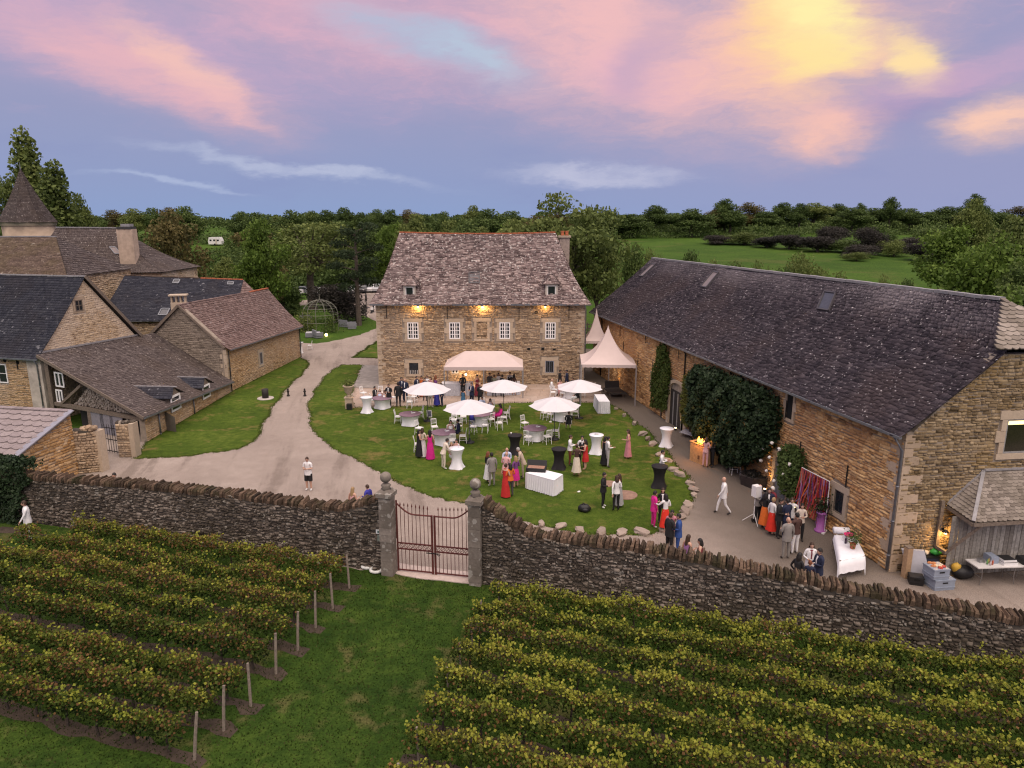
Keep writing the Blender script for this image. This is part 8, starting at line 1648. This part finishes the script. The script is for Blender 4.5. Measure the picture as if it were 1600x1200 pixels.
def finish_people():
    dg = bpy.context.evaluated_depsgraph_get(); dg.update()
    done = [(o, bpy.data.meshes.new_from_object(o.evaluated_get(dg)), J, k, a) for o, J, k, a in PENDING]
    for o, me, J, k, a in done:
        o.modifiers.clear(); old = o.data; o.data = me; bpy.data.meshes.remove(old); me.name = 'body'
        n = len(me.vertices); co = np.empty(n*3, np.float32); me.vertices.foreach_get('co', co); co = co.reshape(-1, 3)
        P = np.array([q[0] for q in J])*k; bones = [(q[2], i) for i, q in enumerate(J) if q[2] >= 0]
        def nearest(X):
            best = np.full(len(X), 1e9); idx = np.zeros(len(X), int); tt = np.zeros(len(X))
            for b, (p, c) in enumerate(bones):
                A, B = P[p], P[c]; d = B-A; L2 = (d@d) or 1e-9; s = np.clip(((X-A)@d)/L2, 0, 1); ds = np.linalg.norm(X-(A+s[:, None]*d), axis=1) - (J[p][1]*(1-s)+J[c][1]*s)*k; m_ = ds < best; best[m_] = ds[m_]; idx[m_] = b; tt[m_] = s[m_]
            return idx, tt
        iv, _ = nearest(co); tor = np.array([bones[b][1] in (1, 2, 3) for b in iv]); sp = a['up']
        # flatten the torso front to back, about the spine
        ax = (P[2]-P[0]); ax = ax/np.linalg.norm(ax); fw = np.array([0, ax[2], -ax[1]]); dd = (co-P[0])@fw; co = co - np.where(tor, dd*.24, 0)[:, None]*fw[None]
        me.vertices.foreach_set('co', co.ravel()); pc = np.array([q.center for q in me.polygons]) if False else None
        m = len(me.polygons); cen = np.empty(m*3, np.float32); me.polygons.foreach_get('center', cen); cen = cen.reshape(-1, 3); ib, tb = nearest(cen)
        st, sk = a['style'], SKIN[a['skin']]; bare = st == 'dress' or a['top'] is None; top = cm(a['top']); bot = cm(a['bot'] or a['top']); shoe = a['shoe'] or (sk if st in ('dress',) else SHOE)
        slv = a.get('slv')
        mats = [sk, top, bot, shoe if not isinstance(shoe, str) else (SHOEW if shoe == 'white' else SHOE), cm(a['shirt'])]
        reg = np.zeros(m, int)
        for f in range(m):
            b = bones[ib[f]]; r = J[b[1]][3]; s = tb[f]; pr = J[b[0]][3]
            if r == 't': reg[f] = 1
            elif r == 'f': reg[f] = 0 if (st in ('dress', 'shorts') or s > .97) else 1
            elif r == 's': reg[f] = (1 if s < .25 else 0) if pr == 't' else 0
            elif r == 'b': reg[f] = 2
            elif r == 'k': reg[f] = 0 if st in ('dress', 'skirt', 'shorts') else 2
            else: reg[f] = 3
            if st == 'dress' and r == 't' and b[1] > 4 and b[1] not in (1, 2, 3): reg[f] = 0
            if st == 'vest' and r == 't' and b[1] > 4: reg[f] = 4
            if st == 'vest' and r == 'f' and s <= .97: reg[f] = 4
            if st == 'shorts' and r == 't' and b[1] > 4 and s > .75 and J[b[0]][3] == 't' and b[0] > 4: reg[f] = 0
        # hands: five separate fingers on each palm; head with face
        vs_ = [tuple(q) for q in co]; add = MB()
        for hi in (8, 12):
            w_, pd = P[hi-1], P[hi]; d = (pd-w_)/max(1e-6, np.linalg.norm(pd-w_)); sx = -1 if hi == 8 else 1; side = np.cross(d, (0, 1, 0)); side = side/max(1e-6, np.linalg.norm(side)); cu = np.cross(side, d)*sx
            for q in range(4): ln = (.062, .072, .068, .05)[q]*k; b0 = pd + side*(q-1.5)*.019*k + d*.01; add.cur = 0; add.tube([b0, b0 + d*ln*.55 + cu*.008, b0 + d*ln + cu*.024], [.0085*k, .008*k, .006*k], 4)
            b0 = w_ + d*.035*k - side*.026*k*sx; add.tube([b0, b0 - side*.022*k*sx + d*.028, b0 - side*.026*k*sx + d*.055 + cu*.012], [.010*k, .0095*k, .007*k], 4)
        hc = np.array(a['up']((0, .03, 1.645)))*k; tilt = a['lean']*.6; ct, s_ = math.cos(tilt), math.sin(tilt)
        def H(q): x, y, z = np.array(q)*k; return hc + V(x, y*ct + z*s_, z*ct - y*s_)
        hv, hf = [], []; nn, mm = 12, 9
        for i in range(mm+1):
            th_ = math.pi*i/mm; zz = -math.cos(th_)*.118; rr = math.sin(th_); jaw = .82 + .18*min(1, max(0, (zz+.10)/.10))
            for j in range(nn):
                an = 2*math.pi*j/nn; x, y = .076*rr*math.cos(an)*jaw, .094*rr*math.sin(an)*(jaw if math.sin(an) < 0 else 1)
                if zz < -.04 and math.sin(an) > .6: y += .008
                hv.append(H((x, y, zz)))
        for i in range(mm):
            for j in range(nn): hf.append((i*nn+j, i*nn+(j+1) % nn, (i+1)*nn+(j+1) % nn, (i+1)*nn+j))
        add.cur = 0; add.add(hv, hf); add.add([H((-.014, .088, -.028)), H((.014, .088, -.028)), H((0, .086, .012)), H((0, .116, -.022))], [(0, 1, 3), (1, 2, 3), (2, 0, 3)])
        for e in (-1, 1): add.ball(H((e*.077, 0, -.005)), (.012*k, .02*k, .03*k), 6, 4); add.cur = 5; add.ball(H((e*.03, .086, .015)), .010*k, 6, 4); add.cur = 0
        add.cur = 6; add.add([H((-.024, .088, -.058)), H((.024, .088, -.058)), H((.016, .092, -.068)), H((-.016, .092, -.068))], [(0, 1, 2, 3)]); add.cur = 0
        faces = [tuple(q.vertices) for q in me.polygons]; off = len(vs_); nm = fast_mesh('body', vs_ + add.v, faces + [tuple(i+off for i in q) for q in add.f], None, list(reg) + add.m)
        for q in mats + [pm('eye_dark', (.01, .01, .01), .3), pm('lip', (.28, .09, .08), .5)]: nm.materials.append(q)
        nm.polygons.foreach_set('use_smooth', np.ones(len(nm.polygons), bool)); o.data = nm; bpy.data.meshes.remove(me); t = a['t']
        # hair
        if a['hl'] != 'bald':
            hb = MB(); vs2, fs2 = [], []
            for i in range(7):
                th_ = math.pi*(i/6)*.62
                for j in range(12): an = 2*math.pi*j/12; fr = max(0, math.sin(an)); cut = 1 - .42*fr; q = th_*cut; vs2.append(H((.086*math.sin(q)*math.cos(an), (.104*math.sin(q))*math.sin(an) - .006, .128*math.cos(q)+.004)))
            for i in range(6):
                for j in range(12): fs2.append((i*12+j, i*12+(j+1) % 12, (i+1)*12+(j+1) % 12, (i+1)*12+j))
            hb.add(vs2, fs2)
            if a['hl'] in ('long', 'mid'):
                ln = .42 if a['hl'] == 'long' else .22; vs3, fs3 = [], []
                for i in range(6):
                    u = i/5
                    for j in range(7): an = math.pi + math.pi*j/6; w2 = 1 + .22*math.sin(u*2.6); vs3.append(H((.088*math.cos(an)*w2, .105*math.sin(an)*w2 - .006 - .02*u, .03 - ln*u)))
                for i in range(5):
                    for j in range(6): fs3.append((i*7+j, i*7+j+1, (i+1)*7+j+1, (i+1)*7+j))
                hb.add(vs3, fs3)
            if a['hl'] == 'bun': hb.ball(H((0, -.10, .06)), .05*k, 8, 6)
            hb.build('hair', hm(a['hair']), t, True, local=True)
        # garments that stand off the body
        up_ = lambda q: np.array(a['up'](q))*k
        def ringloft(rows, n_=18, wave=0., matcols=None, mats_=None, nm_='jacket', skip=()):
            g_ = MB(); vs4 = []
            for ri, (c, rx, ry, fl) in enumerate(rows):
                for j in range(n_): an = 2*math.pi*j/n_; w3 = 1 + wave*fl*math.sin(an*6+ri*.3); vs4.append(c + V(rx*math.cos(an)*w3, ry*math.sin(an)*w3, 0)*k)
            for i in range(len(rows)-1):
                for j in range(n_):
                    g_.cur = matcols(i, j) if matcols else 0
                    if (i, j) not in skip: g_.add([], []); g_.f.append((i*n_+j, i*n_+(j+1) % n_, (i+1)*n_+(j+1) % n_, (i+1)*n_+j)); g_.r.append(.5); g_.m.append(g_.cur)
            g_.v = [tuple(q) for q in vs4]; return g_.build(nm_, mats_, t, True, local=True)
        fem = a['female']; bw2 = .15 if fem else .172
        if st == 'suit' and not a['sit']:
            rows = [(up_((0, 0, 1.475)), .075, .07, 0), (up_((0, -.005, 1.44)), .165 if not fem else .14, .10, 0), (up_((0, 0, 1.32)), bw2+.015, .132, 0), (up_((0, 0, 1.12)), bw2-.015, .122, 0), (up_((0, 0, .97)), bw2+.02, .145, 0), (up_((0, 0, .80)), bw2+.035, .155, .5)]
            ringloft(rows, 18, .02, lambda i, j: 1 if j in (4,) and i < 3 or (j in (3, 5) and i < 1) else 0, [top, cm(a['shirt'])], 'jacket')
        elif st == 'suit':
            rows = [(up_((0, 0, 1.475)), .075, .07, 0), (up_((0, -.005, 1.44)), .16, .10, 0), (up_((0, 0, 1.32)), bw2+.012, .13, 0), (up_((0, 0, 1.12)), bw2, .13, 0), (up_((0, 0, .98)), bw2+.02, .15, 0)]
            ringloft(rows, 18, 0, lambda i, j: 1 if j == 4 and i < 3 else 0, [top, cm(a['shirt'])], 'jacket')
        elif st == 'vest': ringloft([(up_((0, 0, 1.46)), .08, .08, 0), (up_((0, 0, 1.42)), .135, .10, 0), (up_((0, 0, 1.30)), bw2, .128, 0), (up_((0, 0, 1.02)), bw2, .135, 0)], 18, 0, lambda i, j: 1 if j == 4 and i < 2 else 0, [top, cm(a['shirt'])], 'waistcoat')
        elif st in ('shirt', 'shorts'): ringloft([(up_((0, 0, 1.12)), bw2-.01, .122, 0), (up_((0, 0, 1.0)), bw2+.012, .14, 0), (up_((0, 0, .90 if st == 'shirt' else .84)), bw2+.028, .155, .6)], 18, .03, None, top, 'shirt_hem')
        if st == 'shorts':
            for sx in (-1, 1): g_ = MB(); g_.tube([V(sx*.09, 0, .90)*k, V(sx*.105, .01, .52)*k], [.115*k, .108*k], 10, cap=False); g_.build('shorts_leg', bot, t, True, local=True)
        if st == 'dress' or st == 'skirt':
            c0 = a['sit']; zt = 1.36 if st == 'dress' else 1.06; hem = a.get('hem', .12) if st == 'dress' else .25
            hem = HEM.get(t.name, hem); mt2 = top if st == 'dress' else bot
            if c0:
                g_ = MB(); g_.tube([up_((0, 0, zt)), up_((0, 0, 1.1)), V(0, .08, .53)*k, V(0, .42, .52)*k, V(0, .46, .25)*k], [.15*k, .135*k, .2*k, .19*k, .18*k], 12); g_.build('skirt', mt2, t, True, local=True)
            else:
                rows = ([(up_((0, 0, zt)), .128, .105, 0), (up_((0, 0, 1.25)), .146, .125, 0)] if st == 'dress' else []) + [(up_((0, 0, 1.08)), .122, .105, 0), (V(0, 0, .92)*k, .172, .14, .15), (V(0, 0, .6 if hem < .4 else .7)*k, .20, .175, .5), (V(0, 0, hem)*k, .255 if hem < .4 else .22, .235 if hem < .4 else .19, 1.)]
                ringloft(rows, 24, .07, None, mt2, 'dress' if st == 'dress' else 'skirt')
HEM = {}
def P_(*a, **k):
    hem = k.pop('hem', None); t = person(*a, **k)
    if hem is not None: HEM[t.name] = hem
    return t
# --- terrace, by the ramp and under the first parasol
P_(585, 606, 120, 'seated man in black by the white cocktail table', 'black', 'black', 'suit', 'black', pose='sit', arms=('lap', 'lap'))
P_(593, 610, 160, 'seated guest in pale blue at the ramp table', 'lblue', 'lblue', 'dress', 'blond', 'mid', pose='sit', arms=('lap', 'lap'), h=1.66)
P_(601, 612, 230, 'seated woman in white at the ramp table', 'white', 'white', 'dress', 'brown', 'mid', pose='sit', arms=('lap', 'glass'), h=1.66)
P_(607, 602.5, 190, 'balding man in a black suit with folded arms on the terrace', 'black', 'black', 'suit', 'brown', 'short', arms=('cross', 'cross'))
P_(621.5, 600, 0, 'man in a black suit with his back to the lawn on the terrace', 'black', 'black', 'suit', 'black', arms=('down', 'down'), h=1.84, skin='m')
P_(627, 592, 150, 'man in navy turned to the man in the black suit', 'navy', 'navy', 'suit', 'black', arms=('pocket', 'down'), h=1.82)
P_(633, 594, 200, 'bald man in a navy suit and white shirt near the manor wall', 'navy', 'navy', 'suit', 'brown', 'bald', arms=('down', 'glass'), h=1.82)
P_(650.5, 590, 120, 'man in a navy jacket facing the woman in orange', 'navy', 'navy', 'suit', 'black', arms=('glass', 'down')); P_(658.5, 589, 200, 'woman in an orange dress by the manor wall', 'orange', None, 'dress', 'black', 'mid', arms=('glass', 'down'), h=1.68, skin='m')
P_(667, 589, 170, 'dark-haired woman in white by the manor wall', 'white', 'rose', 'skirt', 'black', 'mid', arms=('glass', 'down'), h=1.68); P_(663.5, 593, 190, 'man in navy partly hidden by the terrace parasol', 'navy', 'dgrey', 'suit', 'brown', arms=('down', 'glass'))
P_(673, 591, 210, 'woman in rose beside the curly-haired woman', 'rose', None, 'dress', 'brown', 'long', arms=('down', 'glass'), h=1.66)
P_(680.5, 589, 30, 'curly-haired woman in purple raising one arm', 'purple', None, 'dress', 'red', 'mid', arms=('down', 'raise'), h=1.72, skin='m')
P_(672, 603, 20, 'man in beige trousers standing under the terrace parasol', 'lgrey', 'beige', 'shirt', 'brown', arms=('glass', 'down'), shoe='white'); P_(690, 601, 250, 'man in navy under the edge of the terrace parasol', 'navy', 'navy', 'suit', 'brown', arms=('down', 'glass')); P_(682, 602, 180, 'woman in royal blue under the terrace parasol', 'royal', None, 'dress', 'brown', 'long', arms=('down', 'glass'), h=1.66)
# --- bar
P_(723, 587, 180, 'barman in black behind the long bar table', 'black', 'black', 'shirt', 'black', arms=('table', 'table')); P_(723.5, 608, 20, 'woman in a teal dress waiting at the bar', 'teal', None, 'dress', 'black', 'mid', arms=('glass', 'down'), h=1.66)
P_(737, 600, 215, 'man in navy with folded hands near the bar', 'navy', 'navy', 'suit', 'brown', arms=('phone', 'phone')); P_(745.5, 588, 140, 'woman in a wine red dress at the bar', 'wine', None, 'dress', 'black', 'short', arms=('down', 'glass'), h=1.72)
P_(750, 601, 330, 'bald man in a black suit near the bar parasol', 'black', 'black', 'suit', 'grey', 'bald', arms=('phone', 'down'))
P_(765, 585, 170, 'dark figure behind the second bar table', 'dgrey', 'black', 'shirt', 'black', arms=('down', 'table')); P_(772, 588, 20, 'man in grey-green at the second bar table', 'olive', 'dgrey', 'shirt', 'brown', arms=('table', 'down')); P_(779, 585, 150, 'barmaid in white behind the second bar table', 'white', 'black', 'skirt', 'black', 'mid', arms=('table', 'table'), h=1.68)
P_(784.5, 588, 40, 'man in a black jacket leaning on the second bar table', 'black', 'black', 'suit', 'black', arms=('table', 'glass')); P_(797, 583.5, 190, 'waiter in a white shirt and black waistcoat behind the bar', 'black', 'black', 'vest', 'black', arms=('glass', 'down')); P_(803, 587, 30, 'woman in brown with a rust skirt and boots at the bar', 'brown', 'rust', 'skirt', 'black', 'mid', arms=('glass', 'down'), h=1.68, hem=.5)
# --- terrace corner
P_(875, 580, 80, 'man in a black suit talking by the manor wall', 'black', 'black', 'suit', 'black', arms=('glass', 'down'), h=1.8); P_(886, 580, 265, 'man in a navy suit and white shirt by the manor wall', 'navy', 'navy', 'suit', 'black', arms=('down', 'glass'), h=1.8)
P_(862, 594, 100, 'seated man in a white suit at the terrace corner', 'white', 'white', 'suit', 'brown', 'bald', pose='sit', arms=('lap', 'lap')); P_(875, 594, 180, 'seated woman in pink at the terrace corner', 'pink', 'white', 'dress', 'brown', 'bun', pose='sit', arms=('lap', 'glass'), h=1.68); P_(895, 592, 200, 'seated man in dark clothes under the corner parasol', 'dgrey', 'black', 'suit', 'brown', pose='sit', arms=('lap', 'lap')); P_(903, 606, 280, 'seated guest in black bending under the corner parasol', 'black', 'white', 'shirt', 'black', pose='sit', arms=('lap', 'lap'))
# --- lawn tables
P_(753, 622, 175, 'seated man in a pale blue shirt behind the lawn parasol', 'lblue', 'navy', 'shirt', 'black', pose='sit', arms=('lap', 'table')); P_(766, 625, 190, 'seated woman in a pale blue blouse behind the lawn parasol', 'lblue', 'lblue', 'dress', 'brown', 'mid', pose='sit', arms=('lap', 'glass'), h=1.68); P_(782, 633, 285, 'seated woman in magenta beside the lawn parasol', 'magenta', 'magenta', 'dress', 'black', 'mid', 'd', pose='sit', arms=('table', 'lap'), h=1.68)
P_(737, 641, 10, 'seated woman in royal blue under the lawn parasol', 'royal', 'black', 'dress', 'black', 'long', pose='sit', arms=('lap', 'lap'), h=1.66)
P_(889, 645, 0, 'seated guest in dark top and pale trousers under the lawn parasol', 'black', 'beige', 'shirt', 'brown', pose='sit', arms=('lap', 'lap')); P_(704, 659, 165, 'seated woman in a white shawl at the plum table', 'white', 'white', 'dress', 'black', 'long', pose='sit', arms=('lap', 'lap'), h=1.68); P_(716, 658, 250, 'seated man in navy at the plum table', 'navy', 'navy', 'suit', 'black', pose='sit', arms=('lap', 'table'))
P_(654, 674, 60, 'dark-haired woman in black behind the woman in white', 'black', None, 'dress', 'black', 'long', arms=('down', 'glass'), h=1.66); P_(659.5, 672, 10, 'woman in a cream top and long white skirt with her back to the gate', 'cream', 'white', 'skirt', 'brown', 'mid', arms=('down', 'glass'), h=1.7, hem=.05); P_(671.5, 675, 350, 'woman in a long hot pink dress with her back to the gate', 'magenta', None, 'dress', 'black', 'long', arms=('glass', 'down'), h=1.72, hem=.05)
P_(697.5, 691, 55, 'man in cream leaning on the white cocktail table', 'cream', 'cream', 'shirt', 'black', arms=('table', 'table'), lean=.35, shoe='white'); P_(705, 694, 150, 'guest in white behind the white cocktail table', 'white', 'white', 'dress', 'blond', 'mid', pose='sit', arms=('lap', 'lap'), h=1.6, z0=.12); P_(713.5, 689, 200, 'woman in pale pink behind the white cocktail table', 'pink', 'pink', 'dress', 'black', 'bun', pose='sit', arms=('lap', 'glass'), h=1.66, z0=.1)
P_(762, 709, 60, 'woman in a black jacket and long white skirt beside the man in grey', 'black', 'white', 'skirt', 'red', 'mid', arms=('down', 'glass'), h=1.68); P_(768.5, 711, 340, 'man in a brown-grey suit and white shoes with his back to the gate', 'grey', 'grey', 'suit', 'black', arms=('glass', 'down'), shoe='white', h=1.8, skin='d')
P_(792, 704, 175, 'balding man in a light blue shirt in front of the black table', 'lblue', 'navy', 'shirt', 'grey', 'bald', arms=('phone', 'table'), lean=.15); P_(791, 711.5, 20, 'bald man in a pink shirt and rust trousers', 'pink', 'rust', 'shirt', 'grey', 'bald', arms=('phone', 'phone'), lean=.15); P_(790, 728, 30, 'woman in a strapless red dress among the huddled guests', 'red', None, 'dress', 'brown', 'bun', arms=('glass', 'glass'), h=1.72, hem=.06)
P_(797.5, 728, 330, 'dark-haired guest in an orange top and dark trousers', 'orange', 'dgrey', 'shirt', 'black', 'mid', arms=('glass', 'glass'), h=1.72); P_(806, 716, 320, 'blond woman in purple with a hot pink skirt', 'purple', 'magenta', 'skirt', 'blond', 'mid', arms=('glass', 'glass'), h=1.68, hem=.45); P_(811, 705, 270, 'man in a beige suit bending over the huddled guests', 'beige', 'beige', 'suit', 'grey', arms=('table', 'glass'), lean=.35)
P_(891, 683, 100, 'man in a white shirt and dark red trousers beside the black table', 'white', 'rust', 'shirt', 'brown', arms=('glass', 'phone')); P_(910, 684, 190, 'man in a white shirt and black waistcoat beside the white table', 'black', 'black', 'vest', 'black', arms=('phone', 'glass')); P_(901.5, 698, 10, 'guest in a dark brown top and long cream skirt seen from behind', 'brown', 'cream', 'skirt', 'brown', 'bun', arms=('glass', 'glass'), h=1.74); P_(915.5, 690, 290, 'woman in a short red dress with a white hair flower', 'red', None, 'dress', 'black', 'mid', arms=('glass', 'down'), h=1.7, hem=.5)
P_(945.5, 685, 60, 'woman in black behind the man in a grey waistcoat', 'black', None, 'dress', 'black', 'mid', arms=('down', 'glass'), h=1.68); P_(950, 685.5, 80, 'man in a white shirt with grey waistcoat and trousers', 'lgrey', 'lgrey', 'vest', 'black', arms=('down', 'glass')); P_(982.5, 674, 280, 'woman in a long rose dress standing alone on the lawn', 'rose', None, 'dress', 'brown', 'long', arms=('glass', 'down'), h=1.7, hem=.14)
P_(943.5, 742, 110, 'man in a black suit and white trainers on the lawn', 'black', 'black', 'suit', 'black', arms=('down', 'glass'), shoe='white', shirt='black'); P_(964, 747, 350, 'long-haired person in a white shirt and black trousers seen from behind', 'white', 'black', 'shirt', 'brown', 'mid', arms=('swingb', 'glass')); P_(968.5, 744, 300, 'woman in grey half hidden by the white shirt', 'lgrey', None, 'dress', 'brown', 'long', arms=('down', 'glass'), h=1.62)
# --- alley
P_(1035, 706.5, 110, 'man in a white shirt looking at his phone behind the black table', 'white', 'white', 'shirt', 'black', arms=('phone', 'phone')); P_(1104, 686.5, 40, 'woman in pale pink trousers at the wooden bar', 'pink', 'pink', 'shirt', 'brown', 'mid', arms=('table', 'glass'), h=1.7); P_(1115, 685, 260, 'man in black at the wooden bar', 'black', 'black', 'shirt', 'black', arms=('glass', 'table'))
P_(1132.5, 749.5, 280, 'bald man in a white suit striding across the gravel', 'white', 'white', 'suit', 'grey', 'bald', pose='walk', arms=('swing', 'swingb'), shoe=None, h=1.8, z0=.0)
P_(1023, 771, 75, 'woman in a magenta trouser suit at the stone border', 'magenta', 'magenta', 'suit', 'black', 'short', arms=('glass', 'down'), h=1.7, shoe='white'); P_(1036, 766, 190, 'woman in black facing the magenta suit', 'black', 'black', 'suit', 'brown', 'long', arms=('down', 'glass'), h=1.66); P_(1041, 776, 340, 'woman in a loose white blouse and red skirt seen from behind', 'white', 'scarlet', 'skirt', 'black', 'mid', arms=('out', 'glass'), h=1.72)
P_(1050.5, 801, 200, 'man in a rose shirt and beige trousers between two suits', 'rose', 'beige', 'shirt', 'black', arms=('glass', 'down'), z0=0.); P_(1047.5, 806, 60, 'man in a black suit by the boundary wall', 'black', 'black', 'suit', 'brown', arms=('down', 'glass'), h=1.8, z0=0.); P_(1061.5, 807, 280, 'man in a bright blue suit by the boundary wall', 'blue', 'blue', 'suit', 'black', arms=('glass', 'pocket'), h=1.78, z0=0.)
P_(1075, 840, 60, 'long-haired woman in violet behind the boundary wall', 'violet', None, 'dress', 'brown', 'long', arms=('down', 'glass'), h=1.68, z0=0.); P_(1095, 846, 290, 'dark-haired woman in a wine red dress behind the boundary wall', 'wine', None, 'dress', 'black', 'mid', arms=('glass', 'down'), h=1.68, z0=0.)
# --- guests by the barn door
for a in ((1187, 761, 150, 'bald man in a grey jacket and light blue shirt beside the white speaker', 'grey', 'black', 'suit', 'grey', 'bald'), (1202.5, 766, 200, 'man in a navy suit by the warm uplight', 'navy', 'navy', 'suit', 'black', 'short'), (1208, 764, 250, 'white-haired guest in a wine red top by the uplight', 'wine', 'black', 'shirt', 'white', 'short'), (1197, 773, 60, 'woman in a black top and orange skirt beside the speaker', 'black', 'orange', 'skirt', 'black', 'mid'), (1208.5, 781.5, 70, 'short-haired woman in a white cardigan and red skirt', 'white', 'scarlet', 'skirt', 'blond', 'short'),
          (1231.5, 783.5, 340, 'broad man in a navy suit seen from behind', 'navy', 'navy', 'suit', 'black', 'short'), (1219.5, 783, 120, 'guest in black behind the broad man in navy', 'black', 'black', 'suit', 'black', 'short'), (1238, 781.5, 200, 'man in a white shirt behind the broad man in navy', 'white', 'navy', 'shirt', 'brown', 'short'), (1253.5, 790.5, 190, 'dark-haired woman in a pale floral top before the ribbons', 'cream', 'black', 'shirt', 'black', 'mid'), (1232.5, 813, 355, 'bald man in a light grey suit seen from behind', 'grey', 'grey', 'suit', 'grey', 'bald'), (1246.5, 806, 340, 'person in a dark top and white trousers seen from behind', 'brown', 'white', 'shirt', 'black', 'short'),
          (1268.5, 851.5, 190, 'long-haired woman in a white cardigan and wine dress by the wall', 'white', 'wine', 'suit', 'brown', 'long'), (1282, 861.5, 260, 'man in a navy suit by the wall near the gift table', 'navy', 'navy', 'suit', 'black', 'short'), (1249, 868.5, 60, 'woman in a black top raising a fan by the wall', 'black', 'black', 'suit', 'black', 'mid'), (1266, 880, 20, 'red-haired child in navy behind the boundary wall', 'navy', 'navy', 'shirt', 'red', 'short')):
    P_(*a[:4], a[4], a[5], a[6], a[7], a[8], arms=random.choice((('glass', 'down'), ('down', 'glass'), ('phone', 'phone'), ('pocket', 'glass'))), h=1.45 if 'child' in a[3] else (1.7 if a[6] == 'skirt' or a[8] in ('mid', 'long') else 1.78), z0=0., shirt='lblue' if 'light blue' in a[3] else ('wine' if 'wine dress' in a[3] else 'white'))
# --- drive and outer wall
P_(480, 717.5, 190, 'man in a white T-shirt and black shorts looking at his phone on the drive', 'white', 'black', 'shorts', 'brown', arms=('phone', 'phone'), shoe='white', z0=0., h=1.76); P_(550.5, 765, 30, 'blond woman behind the wall near the gate pillar', 'pink', None, 'dress', 'blond', 'long', arms=('down', 'glass'), h=1.64, z0=0.); P_(574.5, 761, 300, 'dark-haired boy in a blue shirt behind the wall', 'royal', 'navy', 'shirt', 'brown', arms=('glass', 'down'), h=1.62, z0=0.)
P_(179, 742.5, 185, 'dark-haired man resting his arms on the boundary wall', 'dgrey', 'black', 'shirt', 'black', arms=('cross', 'cross'), z0=.5, h=1.74); P_(38.5, 786.5, 235, 'man in a white suit standing in the vines before the ivy', 'white', 'lgrey', 'suit', 'brown', arms=('swing', 'pocket'), z0=0., h=1.8)
finish_people()
